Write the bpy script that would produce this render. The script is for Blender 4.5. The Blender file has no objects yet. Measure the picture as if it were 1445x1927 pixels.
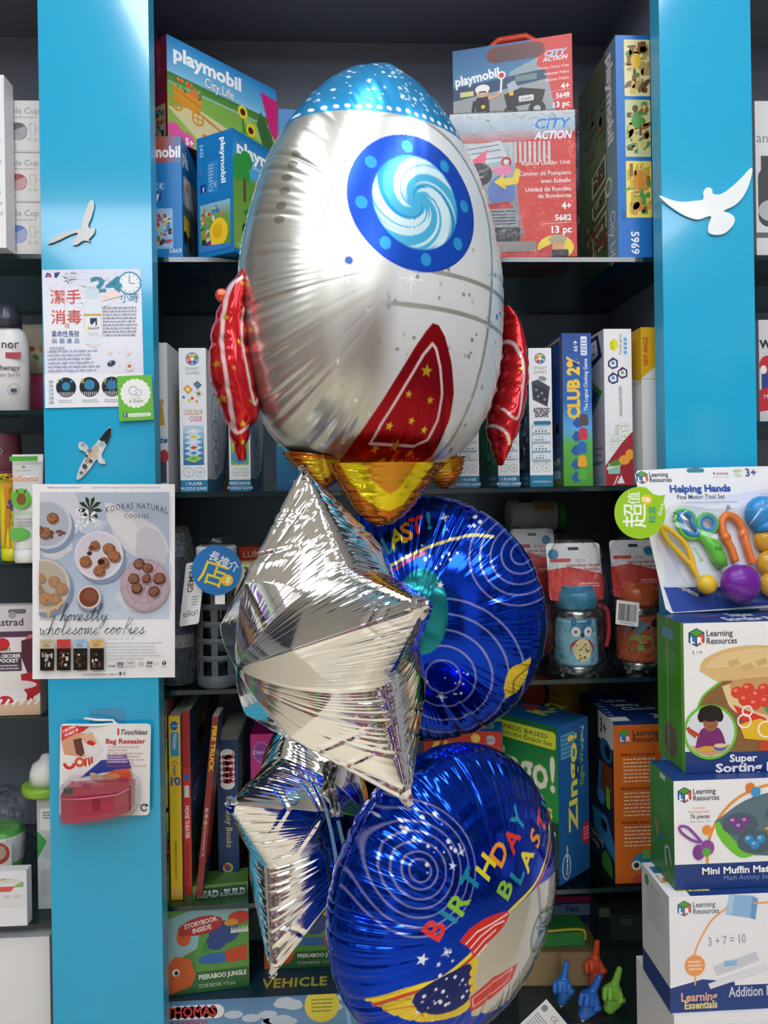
import bpy, math, random
import numpy as np
from mathutils import Vector, Matrix
COL = bpy.context.scene.collection
PI = math.pi
# ------------------------------------------------------------------ camera model (1445 x 1927 photo)
FPX, IW, IH = 1447.0, 1445.0, 1927.0
YAW, ROLL, HOR, CAMZ = math.radians(3.0), 0.0155, 921.0, 1.35
CAMP = Vector((0, 0, CAMZ))
_f = Vector((math.sin(YAW), math.cos(YAW), 0)); _r = Vector((math.cos(YAW), -math.sin(YAW), 0)); _u = Vector((0, 0, 1))
CUP = _u*math.cos(ROLL) + _r*math.sin(ROLL); CRT = _r*math.cos(ROLL) - _u*math.sin(ROLL); CFW = _f

def ray(px, py):
    return CRT*((px-IW/2)/FPX) + CUP*((HOR-py)/FPX) + CFW
def at(px, py, Y):
    d = ray(px, py); return CAMP + d*(Y/d.y)
def on_plane(px, py, P, n):
    d = ray(px, py); return CAMP + d*((P-CAMP).dot(n)/d.dot(n))

def make_camera():
    cam = bpy.data.cameras.new('camera'); o = bpy.data.objects.new('camera', cam); COL.objects.link(o)
    M = Matrix((CRT, CUP, -CFW)).transposed().to_4x4(); M.translation = CAMP
    o.matrix_world = M
    cam.sensor_fit = 'AUTO'; cam.sensor_width = 36; cam.lens = 36*FPX/IH
    cam.shift_y = -(IH/2-HOR)/IH; cam.clip_start = .02
    bpy.context.scene.camera = o

# ------------------------------------------------------------------ colour
def s2l(c): return c/12.92 if c <= .04045 else ((c+.055)/1.055)**2.4
_cc = {}
def hx(h):
    """sRGB hex -> linear rgb"""
    if not isinstance(h, str): return tuple(h)
    if h not in _cc:
        s = h.lstrip('#')
        if len(s) == 3: s = ''.join(c*2 for c in s)
        _cc[h] = tuple(s2l(int(s[i:i+2], 16)/255) for i in (0, 2, 4))
    return _cc[h]
def mixc(a, b, t):
    a, b = hx(a), hx(b); return tuple(a[i]*(1-t)+b[i]*t for i in range(3))

# ------------------------------------------------------------------ materials
def nodes_of(m):
    m.use_nodes = True; nt = m.node_tree; nt.nodes.clear()
    out = nt.nodes.new('ShaderNodeOutputMaterial'); return nt, out
_mats = {}
def mat(key, rough=.5, metal=0., color=None, coat=0., spec=.5, bump=0., bscale=200., emit=None, estr=0., mfroma=False, croug=.05):
    """Principled material; colour from the printed-colour attribute unless one is given."""
    if key in _mats: return _mats[key]
    m = bpy.data.materials.new(key); nt, out = nodes_of(m)
    b = nt.nodes.new('ShaderNodeBsdfPrincipled'); nt.links.new(b.outputs[0], out.inputs[0])
    b.inputs['Roughness'].default_value = rough; b.inputs['Metallic'].default_value = metal
    b.inputs['Specular IOR Level'].default_value = spec
    b.inputs['Coat Weight'].default_value = coat; b.inputs['Coat Roughness'].default_value = croug
    if color is None:
        a = nt.nodes.new('ShaderNodeVertexColor'); a.layer_name = 'Col'
        nt.links.new(a.outputs['Color'], b.inputs['Base Color'])
        if mfroma: nt.links.new(a.outputs['Alpha'], b.inputs['Metallic'])
    else:
        b.inputs['Base Color'].default_value = (*hx(color), 1)
    if bump > 0:
        n = nt.nodes.new('ShaderNodeTexNoise'); n.inputs['Scale'].default_value = bscale; n.inputs['Detail'].default_value = 3
        tc = nt.nodes.new('ShaderNodeTexCoord'); nt.links.new(tc.outputs['Object'], n.inputs['Vector'])
        bp = nt.nodes.new('ShaderNodeBump'); bp.inputs['Strength'].default_value = bump; bp.inputs['Distance'].default_value = .002
        nt.links.new(n.outputs['Fac'], bp.inputs['Height']); nt.links.new(bp.outputs[0], b.inputs['Normal'])
    if emit:
        b.inputs['Emission Color'].default_value = (*hx(emit), 1); b.inputs['Emission Strength'].default_value = estr
    _mats[key] = m; return m
def film(key, tint='ffffff', rough=.05, refl=1.0, ior=1.45, bump=0., bscale=40., haze=0.):
    """thin clear plastic or glass: see-through with fresnel reflections"""
    if key in _mats: return _mats[key]
    m = bpy.data.materials.new(key); nt, out = nodes_of(m)
    tr = nt.nodes.new('ShaderNodeBsdfTransparent'); tr.inputs[0].default_value = (*hx(tint), 1)
    gl = nt.nodes.new('ShaderNodeBsdfGlossy'); gl.inputs['Roughness'].default_value = rough
    lw = nt.nodes.new('ShaderNodeLayerWeight'); lw.inputs[0].default_value = .5; pw = nt.nodes.new('ShaderNodeMath'); pw.operation = 'POWER'; pw.inputs[1].default_value = 5.0; fr = nt.nodes.new('ShaderNodeMath'); fr.operation = 'MULTIPLY_ADD'; fr.inputs[1].default_value = .96; fr.inputs[2].default_value = .04; nt.links.new(lw.outputs['Facing'], pw.inputs[0]); nt.links.new(pw.outputs[0], fr.inputs[0])
    mu = nt.nodes.new('ShaderNodeMath'); mu.operation = 'MULTIPLY'; mu.inputs[1].default_value = refl; mu.use_clamp = True
    mx = nt.nodes.new('ShaderNodeMixShader')
    nt.links.new(fr.outputs[0], mu.inputs[0]); nt.links.new(mu.outputs[0], mx.inputs[0])
    last = tr
    if haze > 0:
        df = nt.nodes.new('ShaderNodeBsdfDiffuse'); df.inputs[0].default_value = (.8, .8, .8, 1)
        m2 = nt.nodes.new('ShaderNodeMixShader'); m2.inputs[0].default_value = haze
        nt.links.new(tr.outputs[0], m2.inputs[1]); nt.links.new(df.outputs[0], m2.inputs[2]); last = m2
    nt.links.new(last.outputs[0], mx.inputs[1]); nt.links.new(gl.outputs[0], mx.inputs[2]); nt.links.new(mx.outputs[0], out.inputs[0])
    if bump > 0:
        n = nt.nodes.new('ShaderNodeTexNoise'); n.inputs['Scale'].default_value = bscale; n.inputs['Detail'].default_value = 4
        n.inputs['Distortion'].default_value = 1.5
        tc = nt.nodes.new('ShaderNodeTexCoord'); nt.links.new(tc.outputs['Object'], n.inputs['Vector'])
        bp = nt.nodes.new('ShaderNodeBump'); bp.inputs['Strength'].default_value = bump; bp.inputs['Distance'].default_value = .02
        nt.links.new(n.outputs['Fac'], bp.inputs['Height'])
        nt.links.new(bp.outputs[0], gl.inputs['Normal']); nt.links.new(bp.outputs[0], lw.inputs['Normal'])
    _mats[key] = m; return m
CARD = mat('printed_card', .38, spec=.45)
GLOSSCARD = mat('glossy_printed_card', .16, coat=.35)
MATTE = mat('matte_print', .7, spec=.3)
PLASTIC = mat('coloured_plastic', .28)
SOFTPL = mat('soft_plastic', .5)
STEEL = mat('brushed_steel', .25, 1., 'c8cac8')
FOIL = mat('printed_foil', .1, 1., mfroma=True)
CLEAR = film('clear_film', 'fbfcfd', .07, 1.0, bump=1., bscale=26)
CRINKLE = film('crinkled_film', 'f6f8fa', .1, 1.5, bump=.8, bscale=40)
BLISTER = film('clear_blister', 'f8fafc', .06, 1.4)
BUBBLE = film('bubble_film', 'dfe4ea', .15, 2.2, bump=1., bscale=90, haze=.06)

# ------------------------------------------------------------------ mesh builder
class MB:
    def __init__(s): s.v = []; s.f = []; s.c = []; s.m = []; s.sm = []
    def vert(s, p): s.v.append(tuple(p)); return len(s.v)-1
    def face(s, idx, col, m=0, sm=False):
        s.f.append(tuple(idx)); s.m.append(m); s.sm.append(sm)
        if isinstance(col, list): s.c.extend(hx(x) for x in col)
        else: s.c.extend([hx(col)]*len(idx))
    def poly(s, pts, col, m=0):
        n = len(s.v); s.v.extend(tuple(p) for p in pts); s.face(range(n, n+len(pts)), col, m)
    def box(s, a, b, col, m=0, cols=None, M=None):
        """axis box a..b; cols overrides per face: front(-y) back(+y) left(-x) right(+x) bottom top"""
        x0, y0, z0 = a; x1, y1, z1 = b; cols = cols or {}
        P = [Vector(p) for p in ((x0,y0,z0),(x1,y0,z0),(x1,y1,z0),(x0,y1,z0),(x0,y0,z1),(x1,y0,z1),(x1,y1,z1),(x0,y1,z1))]
        if M: P = [M@p for p in P]
        n = len(s.v); s.v.extend(tuple(p) for p in P)
        for k, q in (('front',(0,1,5,4)),('right',(1,2,6,5)),('back',(2,3,7,6)),('left',(3,0,4,7)),('top',(4,5,6,7)),('bottom',(3,2,1,0))):
            s.face([n+i for i in q], cols.get(k, col), m)
    def rbox(s, a, b, col, r=.004, m=0, seg=3, M=None, axis=2):
        """box with rounded edges round one axis (0,1,2)"""
        o = [i for i in range(3) if i != axis]
        pts = rrect(a[o[0]], a[o[1]], b[o[0]], b[o[1]], r, seg)
        def mk(p, h):
            q = [0, 0, 0]; q[o[0]], q[o[1]] = p; q[axis] = h; q = Vector(q); return M@q if M else q
        s.loft([[mk(p, a[axis]) for p in pts], [mk(p, b[axis]) for p in pts]], col, m, cap=True, sm=False, flip=(axis == 1))
    def loft(s, rings, col, m=0, cap=False, sm=True, closed=True, flip=False):
        n0 = len(s.v); k = len(rings[0])
        for r in rings: s.v.extend(tuple(p) for p in r)
        for i in range(len(rings)-1):
            for j in range(k if closed else k-1):
                j2 = (j+1) % k
                q = (n0+i*k+j, n0+i*k+j2, n0+(i+1)*k+j2, n0+(i+1)*k+j)
                s.face(q[::-1] if flip else q, col[i] if isinstance(col, list) else col, m, sm)
        if cap:
            a = [n0+j for j in range(k)]; b = [n0+(len(rings)-1)*k+j for j in range(k)]
            c0 = col[0] if isinstance(col, list) else col; c1 = col[-1] if isinstance(col, list) else col
            s.face(a if flip else a[::-1], c0, m); s.face(b[::-1] if flip else b, c1, m)
    def lathe(s, prof, col, m=0, n=32, M=None, cap=True, sm=True):
        """prof: (radius, z) list from bottom to top round local z"""
        rings = []
        for r, z in prof:
            ring = [Vector((r*math.cos(2*PI*j/n), r*math.sin(2*PI*j/n), z)) for j in range(n)]
            rings.append([M@p for p in ring] if M else ring)
        s.loft(rings, col, m, cap, sm)
    def tube(s, pts, r, col, m=0, n=10, cap=True, up=None):
        pts = [Vector(p) for p in pts]; rings = []
        rr = r if isinstance(r, (list, tuple)) else [r]*len(pts)
        prev = None
        for i, p in enumerate(pts):
            t = (pts[min(i+1, len(pts)-1)]-pts[max(i-1, 0)]).normalized()
            a = prev if prev else (Vector(up) if up else (Vector((0,0,1)) if abs(t.z) < .9 else Vector((1,0,0))))
            x = (a - t*a.dot(t)).normalized(); y = t.cross(x); prev = x
            rings.append([p + x*(rr[i]*math.cos(2*PI*j/n)) + y*(rr[i]*math.sin(2*PI*j/n)) for j in range(n)])
        s.loft(rings, col, m, cap)
    def ball(s, c, r, col, m=0, n=20, sc=(1,1,1), M=None):
        rings = []; k = max(6, n//2)
        for i in range(1, k):
            t = PI*i/k
            ring = [Vector((c[0]+sc[0]*r*math.sin(t)*math.cos(2*PI*j/n), c[1]+sc[1]*r*math.sin(t)*math.sin(2*PI*j/n), c[2]-sc[2]*r*math.cos(t))) for j in range(n)]
            rings.append([M@p for p in ring] if M else ring)
        s.loft(rings, col, m, True, True)
    def prism(s, pts, y0, y1, col, m=0, side=None, M=None):
        """outline in local x,z pushed from y0 (front) to y1 (back)"""
        def mk(p, y): q = Vector((p[0], y, p[1])); return M@q if M else q
        ar = sum(pts[i][0]*pts[(i+1) % len(pts)][1]-pts[(i+1) % len(pts)][0]*pts[i][1] for i in range(len(pts)))
        if ar < 0: pts = pts[::-1]
        a = [mk(p, y0) for p in pts]; b = [mk(p, y1) for p in pts]
        n = len(s.v); k = len(pts); s.v.extend(tuple(p) for p in a+b)
        s.face(range(n, n+k), col, m); s.face(range(n+2*k-1, n+k-1, -1), col, m)
        for j in range(k):
            j2 = (j+1) % k; s.face((n+j, n+k+j, n+k+j2, n+j2), side or col, m)
    def build(s, name, mats, parent=None, loc=(0,0,0), rotz=0.):
        me = bpy.data.meshes.new(name); me.from_pydata(s.v, [], s.f); me.update()
        a = me.color_attributes.new('Col', 'FLOAT_COLOR', 'CORNER')
        arr = np.ones((len(s.c), 4), np.float32); arr[:, :3] = np.array(s.c, np.float32).reshape(-1, 3)
        a.data.foreach_set('color', arr.ravel())
        me.polygons.foreach_set('material_index', s.m); me.polygons.foreach_set('use_smooth', s.sm)
        for mm in (mats if isinstance(mats, (list, tuple)) else [mats]): me.materials.append(mm)
        o = bpy.data.objects.new(name, me); COL.objects.link(o)
        o.location = loc; o.rotation_euler = (0, 0, rotz)
        if parent: o.parent = parent
        return o
def rrect(x0, y0, x1, y1, r, seg=3):
    r = min(r, abs(x1-x0)/2.01, abs(y1-y0)/2.01); out = []
    for cx, cy, a0 in ((x1-r,y0+r,-90),(x1-r,y1-r,0),(x0+r,y1-r,90),(x0+r,y0+r,180)):
        for i in range(seg+1):
            a = math.radians(a0+90*i/seg); out.append((cx+r*math.cos(a), cy+r*math.sin(a)))
    return out
def smooth_path(pts, n=8, closed=False):
    """Catmull-Rom through the points"""
    P = [Vector(p) for p in pts]; N = len(P); out = []
    for i in range(N if closed else N-1):
        p0 = P[(i-1) % N] if closed else P[max(i-1, 0)]; p1 = P[i]; p2 = P[(i+1) % N]; p3 = P[(i+2) % N] if closed else P[min(i+2, N-1)]
        for k in range(n):
            t = k/n
            out.append(.5*((2*p1)+(p2-p0)*t+(2*p0-5*p1+4*p2-p3)*t*t+(3*p1-p0-3*p2+p3)*t**3))
    if not closed: out.append(P[-1])
    return [tuple(p) for p in out]

# ------------------------------------------------------------------ lettering
_tx = {}
def glyphs(body, bold=0., shear=0., sp=1., res=2):
    if not body: return np.zeros((0, 2)), []
    bold = min(bold, .006) if ord(body[0]) > 0x2e80 else min(bold*.62, .05)
    k = (body, bold, shear, sp, res)
    if k not in _tx:
        cu = bpy.data.curves.new('lettering', 'FONT'); cu.body = body; cu.resolution_u = res; cu.offset = bold; cu.shear = shear; cu.space_character = sp
        ob = bpy.data.objects.new('lettering', cu); me = ob.to_mesh()
        v = np.empty(len(me.vertices)*3); me.vertices.foreach_get('co', v); v = v.reshape(-1, 3)[:, :2].copy()
        f = [tuple(p.vertices) for p in me.polygons]; ob.to_mesh_clear()
        bpy.data.objects.remove(ob); bpy.data.curves.remove(cu)
        _tx[k] = (v, f)
    return _tx[k]
CAPH = .69

# ------------------------------------------------------------------ flat print on a face: x right, y DOWN, in its own units
class Face:
    STEP = .000028
    def __init__(s, mb, o, U, V, uw, uh, m=0):
        """o: top-left corner; U, V: full right / down vectors; canvas is uw x uh units"""
        s.mb = mb; s.o = Vector(o); s.U = Vector(U); s.V = Vector(V); s.uw = uw; s.uh = uh; s.m = m; s.k = 1; s.clip = True
        s.N = s.V.cross(s.U).normalized(); s.sx = s.U.length/uw; s.sy = s.V.length/uh
    def P(s, x, y): return s.o + s.U*(x/s.uw) + s.V*(y/s.uh) + s.N*(s.STEP*s.k)
    def up(s): s.k += 1; return s
    def poly(s, pts, col, up=True):
        if up: s.k += 1
        if s.clip: pts = [(min(max(x, 0), s.uw), min(max(y, 0), s.uh)) for x, y in pts]
        ar = sum(pts[i][0]*pts[(i+1) % len(pts)][1]-pts[(i+1) % len(pts)][0]*pts[i][1] for i in range(len(pts)))
        if ar > 0:
            pts = list(pts)[::-1]
            if isinstance(col, list): col = col[::-1]
        s.mb.poly([s.P(*p) for p in pts], col, s.m)
    def rect(s, x0, y0, x1, y1, col, r=0, up=True):
        s.poly(rrect(x0, y0, x1, y1, r, 4) if r else [(x0,y0),(x1,y0),(x1,y1),(x0,y1)], col, up)
    def grad(s, x0, y0, x1, y1, stops, vert=True):
        """band of colours, stops [(t, col)...]"""
        s.k += 1
        for (t0, c0), (t1, c1) in zip(stops[:-1], stops[1:]):
            if vert: p = [(x0, y0+(y1-y0)*t0), (x1, y0+(y1-y0)*t0), (x1, y0+(y1-y0)*t1), (x0, y0+(y1-y0)*t1)]; c = [c0, c0, c1, c1]
            else: p = [(x0+(x1-x0)*t0, y0), (x0+(x1-x0)*t1, y0), (x0+(x1-x0)*t1, y1), (x0+(x1-x0)*t0, y1)]; c = [c0, c1, c1, c0]
            s.poly(p, c, False)
    def ell(s, x, y, rx, ry=None, col='000', n=28, rot=0, up=True):
        ry = rx*s.sx/s.sy if ry is None else ry; c, q = math.cos(math.radians(rot)), math.sin(math.radians(rot)); k = s.sx/s.sy
        P = []
        for i in range(n):
            a = 2*PI*i/n; u, v = rx*math.cos(a), ry/k*math.sin(a)
            P.append((x+u*c-v*q, y+(u*q+v*c)*k))
        s.poly(P, col, up)
    def ring(s, x, y, rx, w, col, a0=0, a1=360, n=32, up=True, ry=None):
        """stroked circle of half-width set by w (x units)"""
        k = (s.sx/s.sy) if ry is None else ry/rx
        pts = [(x+rx*math.cos(math.radians(a0+(a1-a0)*i/n)), y+rx*k*math.sin(math.radians(a0+(a1-a0)*i/n))) for i in range(n+1)]
        s.line(pts, w, col, up)
    def line(s, pts, w, col, up=True):
        if up: s.k += 1
        P = [Vector((p[0]*s.sx, p[1]*s.sy)) for p in pts]; h = w*s.sx/2; L = []; R = []
        for i in range(len(P)):
            t = (P[min(i+1, len(P)-1)]-P[max(i-1, 0)]); t = t.normalized() if t.length else Vector((1, 0)); n = Vector((-t.y, t.x))
            L.append(P[i]+n*h); R.append(P[i]-n*h)
        for i in range(len(P)-1):
            q = [L[i], L[i+1], R[i+1], R[i]]; s.poly([(a.x/s.sx, a.y/s.sy) for a in q], col, False)
    def star(s, x, y, r, col, n=5, q=.45, rot=-90, up=True):
        k = s.sx/s.sy
        s.poly([(x+(r if i % 2 == 0 else r*q)*math.cos(math.radians(rot+180*i/n)), y+k*(r if i % 2 == 0 else r*q)*math.sin(math.radians(rot+180*i/n))) for i in range(2*n)], col, up)
    def text(s, body, x, y, h, col, w=None, al='l', rot=0, bold=0., shear=0., sp=1., up=True, outl=None, ow=.06, arc=None):
        """baseline at x,y ; h capital height in y units; rot degrees clockwise; w fits the width (x units along the baseline if rot is 0)"""
        if outl is not None: s.text(body, x, y, h, outl, w, al, rot, bold+ow, shear, sp, up, arc=arc)
        v, f = glyphs(body, bold, shear, sp)
        if len(v) == 0: return
        if up: s.k += 1
        b0 = glyphs(body, 0., shear, sp)[0]
        x0, x1 = b0[:, 0].min(), b0[:, 0].max()
        k = h*s.sy/CAPH                                      # metres per font unit
        kx = k if w is None else w*s.sx/(x1-x0)
        ox = {'l': x0, 'c': (x0+x1)/2, 'r': x1}[al]
        c, q = math.cos(math.radians(rot)), math.sin(math.radians(rot))
        n = len(s.mb.v); base = s.o + s.U*(x/s.uw) + s.V*(y/s.uh) + s.N*(s.STEP*s.k); eu = s.U.normalized(); ev = s.V.normalized()
        for px, py in v:
            a, b = (px-ox)*kx, -py*k
            if arc: b += arc*s.sy*((px-(x0+x1)/2)/((x1-x0)/2))**2
            s.mb.v.append(tuple(base + eu*(a*c-b*q) + ev*(a*q+b*c)))
        for t in f: s.mb.face([n+i for i in t], col, s.m)
    def greek(s, x0, y0, x1, y1, n, col, seed=1, fill=.5, rag=.25):
        """lines of tiny unreadable print: n rows of word-like dashes"""
        rg = random.Random(seed); s.k += 1; dy = (y1-y0)/n
        for i in range(n):
            x = x0; e = x1-(x1-x0)*rag*rg.random()
            while x < e-(x1-x0)*.02:
                w = (x1-x0)*rg.uniform(.04, .14); b = min(x+w, e)
                s.rect(x, y0+dy*(i+.25), b, y0+dy*(i+.25+fill), col, up=False); x = b+(x1-x0)*.025
    def clutter(s, x0, y0, x1, y1, pal, n, seed=1, size=.2):
        """busy printed picture of little toys: coloured blobs"""
        rg = random.Random(seed)
        for i in range(n):
            if i % 6 == 0: s.k += 1
            w = (x1-x0)*size*rg.uniform(.3, 1)*.5; h = (y1-y0)*size*rg.uniform(.3, 1)*.5
            x = rg.uniform(x0+w, x1-w); y = rg.uniform(y0+h, y1-h); c = rg.choice(pal)
            if rg.random() < .5: s.ell(x, y, w, h, c, n=9, rot=rg.uniform(0, 90), up=False) if w < h*2 else s.rect(x-w, y-h, x+w, y+h, c, up=False)
            else: s.rect(x-w, y-h, x+w, y+h, c, r=min(w, h)*.5, up=False)

# ------------------------------------------------------------------ objects
def tag(o, label, cat, group=None):
    o['label'] = label; o['category'] = cat
    if group: o['group'] = group
    return o
def thing(name, label, cat, loc=(0,0,0), rotz=0, group=None):
    o = bpy.data.objects.new(name, None); COL.objects.link(o); o.empty_display_size = .05
    o.location = loc; o.rotation_euler = (0, 0, rotz); return tag(o, label, cat, group)
def structure(o): o['kind'] = 'structure'; return o

class Carton:
    """a box standing on zb: front face through the pixel edges xl..xr at depth Y (of the left front edge), turned by yaw (degrees,
    + = right end farther); local x along the front, y into the shelf, z up"""
    def __init__(s, xl, xr, yt, yb, Y, depth, yaw=0, zb=None, col='fff', cols=None, m=CARD, pivot='l', w=None, h=None):
        a = math.radians(yaw); s.yaw = a; d = Vector((math.cos(a), math.sin(a), 0)); nrm = Vector((math.sin(a), -math.cos(a), 0))
        P = at(xl if pivot == 'l' else xr, yb, Y); T = on_plane(xl if pivot == 'l' else xr, yt, P, nrm)
        Q = on_plane(xr if pivot == 'l' else xl, yb, P, nrm)
        s.w = w or abs((Q-P).dot(d)); s.h = h or (T.z-P.z)
        if zb is not None:
            s.h = h or (T.z-zb); P.z = zb
        if pivot != 'l': P = P-d*s.w
        s.P = P; s.d = depth; s.mb = MB(); s.mats = [m]
        e = .0006
        s.mb.box((0, 0, 0), (s.w, depth, s.h), col, 0, cols)
    def front(s, uw, uh, m=0): return Face(s.mb, (0, 0, s.h), (s.w, 0, 0), (0, 0, -s.h), uw, uh, m)
    def left(s, uw, uh, m=0): return Face(s.mb, (0, s.d, s.h), (0, -s.d, 0), (0, 0, -s.h), uw, uh, m)
    def right(s, uw, uh, m=0): return Face(s.mb, (s.w, 0, s.h), (0, s.d, 0), (0, 0, -s.h), uw, uh, m)
    def top(s, uw, uh, m=0): return Face(s.mb, (0, s.d, s.h), (s.w, 0, 0), (0, -s.d, 0), uw, uh, m)
    def bottom(s, uw, uh, m=0): return Face(s.mb, (0, 0, 0), (s.w, 0, 0), (0, s.d, 0), uw, uh, m)
    def done(s, name, label, cat, group=None, parent=None):
        o = s.mb.build(name, s.mats, parent, s.P, s.yaw); s.ob = o
        return tag(o, label, cat, group) if label else o
# ------------------------------------------------------------------ the shop and the cabinet
make_camera()
YP0, YP1, YS, YB = 1.255, 1.292, 1.315, 1.72            # pillar front/back, shelf front, cabinet back wall
def slab(name, a, b, m, col='fff'):
    mb = MB(); mb.box(a, b, col); return structure(mb.build(name, m))
FLOORM = mat('floor_tile', .25, 0, 'e0d4ba', coat=.2); CEILM = mat('ceiling_paint', .8, 0, 'f1f1ef'); WALLM = mat('shop_wall_paint', .7, 0, 'e2e3e2')
CABM = mat('cabinet_laminate', .5, 0, '7d8494', spec=.4); PILM = mat('cyan_gloss_laminate', .14, 0, '1faad6', coat=.3)
EDGEM = mat('cyan_edge_band', .3, 0, '3fb0d6')
RX0, RX1, RY0, RY1, RZ = -2.4, 2.6, -3.6, 1.76, 2.72
slab('floor', (RX0, RY0, -.05), (RX1, RY1, 0), FLOORM)
slab('ceiling', (RX0, RY0, RZ), (RX1, RY1, RZ+.05), CEILM)
slab('wall_left', (RX0-.06, RY0, 0), (RX0, RY1, RZ), WALLM)
slab('wall_right', (RX1, RY0, 0), (RX1+.06, RY1, RZ), WALLM)
slab('wall_rear', (RX0, RY0-.06, 0), (RX1, RY0, RZ), WALLM)
slab('wall_front', (RX0, YB+.02, 0), (RX1, YB+.08, RZ), WALLM)
# cabinet back board and the two partitions behind the cyan uprights
XL = at(308, 584, YB).x; XR = at(1143, 581, YB).x
slab('wall_back', (RX0+.02, YB, 0), (RX1-.02, YB+.018, 2.35), CABM)
xpl0, xpl1 = at(86, 1000, YP0).x, at(294, 1000, YP0).x
xpr0, xpr1 = at(1247, 500, YP0).x, at(1419, 500, YP0).x
slab('trim_1', (XL-.10, YP1, 0), (XL, YB, 2.35), CABM)
slab('trim_2', (XR, YP1, 0), (XR+.075, YB, 2.35), CABM)
for n, (a, b) in enumerate(((xpl0, xpl1), (xpr0, xpr1))):
    mb = MB(); mb.box((a, YP0, .0), (b, YP1, 2.35), 'fff', 0)
    for f in range(len(mb.m)): mb.m[f] = 0 if f == 0 else 1
    structure(mb.build('trim_%d' % (n+3), [PILM, EDGEM]))
slab('trim_5', (RX0+.02, YS-.01, 2.35), (RX1-.02, YB+.018, 2.44), CABM)      # cabinet top board
# ---- glass shelves
GLASS = film('shelf_glass', 'b6c8c6', .02, 1.0, 1.5); GEDGE = mat('glass_edge', .15, 0, '0e2a2c', coat=.5)
def shelf(x0, x1, z, label, y0=YS, y1=YB-.004, t=.008):
    mb = MB(); mb.box((x0, y0, z-t), (x1, y1, z), 'fff')
    for f in (0, 1, 2, 3): mb.m[f] = 1
    return tag(mb.build('glass_shelf', [GLASS, GEDGE]), label, 'shelf')
def zpix(px, py, Y=YS): return at(px, py, Y).z
Z1, Z2, Z3, Z4 = zpix(700, 484), zpix(700, 922), zpix(700, 1289), zpix(700, 1690)
Z5 = CAMZ-.931
g = .002
shelf(XL+g, XR-g, Z1, 'middle bay glass shelf carrying the toy figure cartons, topmost')
shelf(XL+g, XR-g, Z2, 'middle bay glass shelf carrying the white puzzle game boxes')
shelf(XL+g, XR-g, Z3, 'middle bay glass shelf carrying the wrapped drinking bottles')
shelf(XL+g, XR-g, Z4, 'middle bay glass shelf carrying the row of picture books')
shelf(XL+g, XR-g, Z5, 'lowest middle bay glass shelf, under the storybook brick boxes')
# left bay and right bay shelves
LX0, LX1 = RX0+.03, XL-.10-g
LZ = [zpix(40, y) for y in (478, 772, 1060, 1350, 1740)]
for z, lb in zip(LZ, ('white cup cartons', 'lotion bottle', 'toothpaste tubes', 'pastry decorating pack', 'lime green dish')):
    shelf(LX0, LX1, z, 'left bay glass shelf holding the '+lb)
RX_0, RX_1 = XR+.075+g, RX1-.03
RZs = [zpix(1435, y) for y in (480, 793)]
for z, lb in zip(RZs, ('dark appliance box', 'red figure toy pack')):
    shelf(RX_0, RX_1, z, 'right bay glass shelf under the '+lb)
# ---- lamps in the shop ceiling
LAMP = mat('lamp_diffuser', .5, 0, 'ffffff', emit='f3f7ff', estr=15.); PANEL = mat('panel_diffuser', .5, 0, 'ffffff', emit='f3f7ff', estr=7.)
LFR = mat('lamp_frame', .4, 0, 'd8d8d8')
def lamp(x, y0, y1, w, label, m, grp):
    t = thing('ceiling_light', label, 'ceiling light', (x, (y0+y1)/2, RZ), 0, grp)
    l = (y1-y0)/2
    mb = MB(); mb.box((-w/2-.02, -l-.02, -.05), (w/2+.02, l+.02, -.012), 'fff'); mb.build('housing', LFR, t)
    mb = MB(); mb.box((-w/2, -l, -.062), (w/2, l, -.0505), 'fff'); mb.build('diffuser', m, t)
for i, x in enumerate((-.5, .12, .8)):
    lamp(x, -.35, .8, .14, 'long white ceiling light running towards the shelves, '+('over the left bay', 'over the middle bay', 'over the right bay')[i], LAMP, 'long ceiling lights')
    lamp((-1.15, .1, 1.35)[i], -2.5, -1.1, .8, 'broad white ceiling panel at the rear of the shop, '+('on the left', 'in the middle', 'on the right')[i], PANEL, 'broad ceiling panels')
# goods added along the unseen far walls for the foil to reflect
mb = MB(); rg = random.Random(12); pal = ('f0f0f0','e8e8e8','d83a3a','7a3a9a','4a9a4a','2a6ab0','e8b83a','e07a2a','b85a9a','8a5a3a','2a2a30','c8c8c8','3aa0b8')
for wall in range(3):
    for row in range(5):
        z = .25+row*.42; u = 0.
        L = 4.2 if wall < 2 else 4.6
        while u < L-.3:
            w_, h_ = rg.uniform(.12, .34), rg.uniform(.14, .33); c = rg.choice(pal)
            if rg.random() < .85:
                if wall == 0: mb.box((RX0+.01, RY0+.2+u, z), (RX0+.3, RY0+.2+u+w_, z+h_), c)
                elif wall == 1: mb.box((RX1-.3, RY0+.2+u, z), (RX1-.01, RY0+.2+u+w_, z+h_), c)
                elif not 1.9 < u < 2.9: mb.box((RX0+.35+u, RY0+.01, z), (RX0+.35+u+w_, RY0+.3, z+h_), c)
            u += w_+.02
        if wall == 0: mb.box((RX0+.005, RY0+.2, z-.02), (RX0+.32, RY0+.2+L, z), '6a6e78')
        elif wall == 1: mb.box((RX1-.32, RY0+.2, z-.02), (RX1-.005, RY0+.2+L, z), '6a6e78')
        else: mb.box((RX0+.35, RY0+.005, z-.02), (RX0+2.2, RY0+.32, z), '6a6e78'); mb.box((RX0+3.3, RY0+.005, z-.02), (RX1-.35, RY0+.32, z), '6a6e78')
o = tag(mb.build('added_merchandise', CARD), 'assorted goods added along the unseen far walls for the silver balloons to mirror', 'goods'); o['kind'] = 'stuff'
sc = bpy.context.scene
w = bpy.data.worlds.new('world'); sc.world = w; w.use_nodes = True
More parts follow.
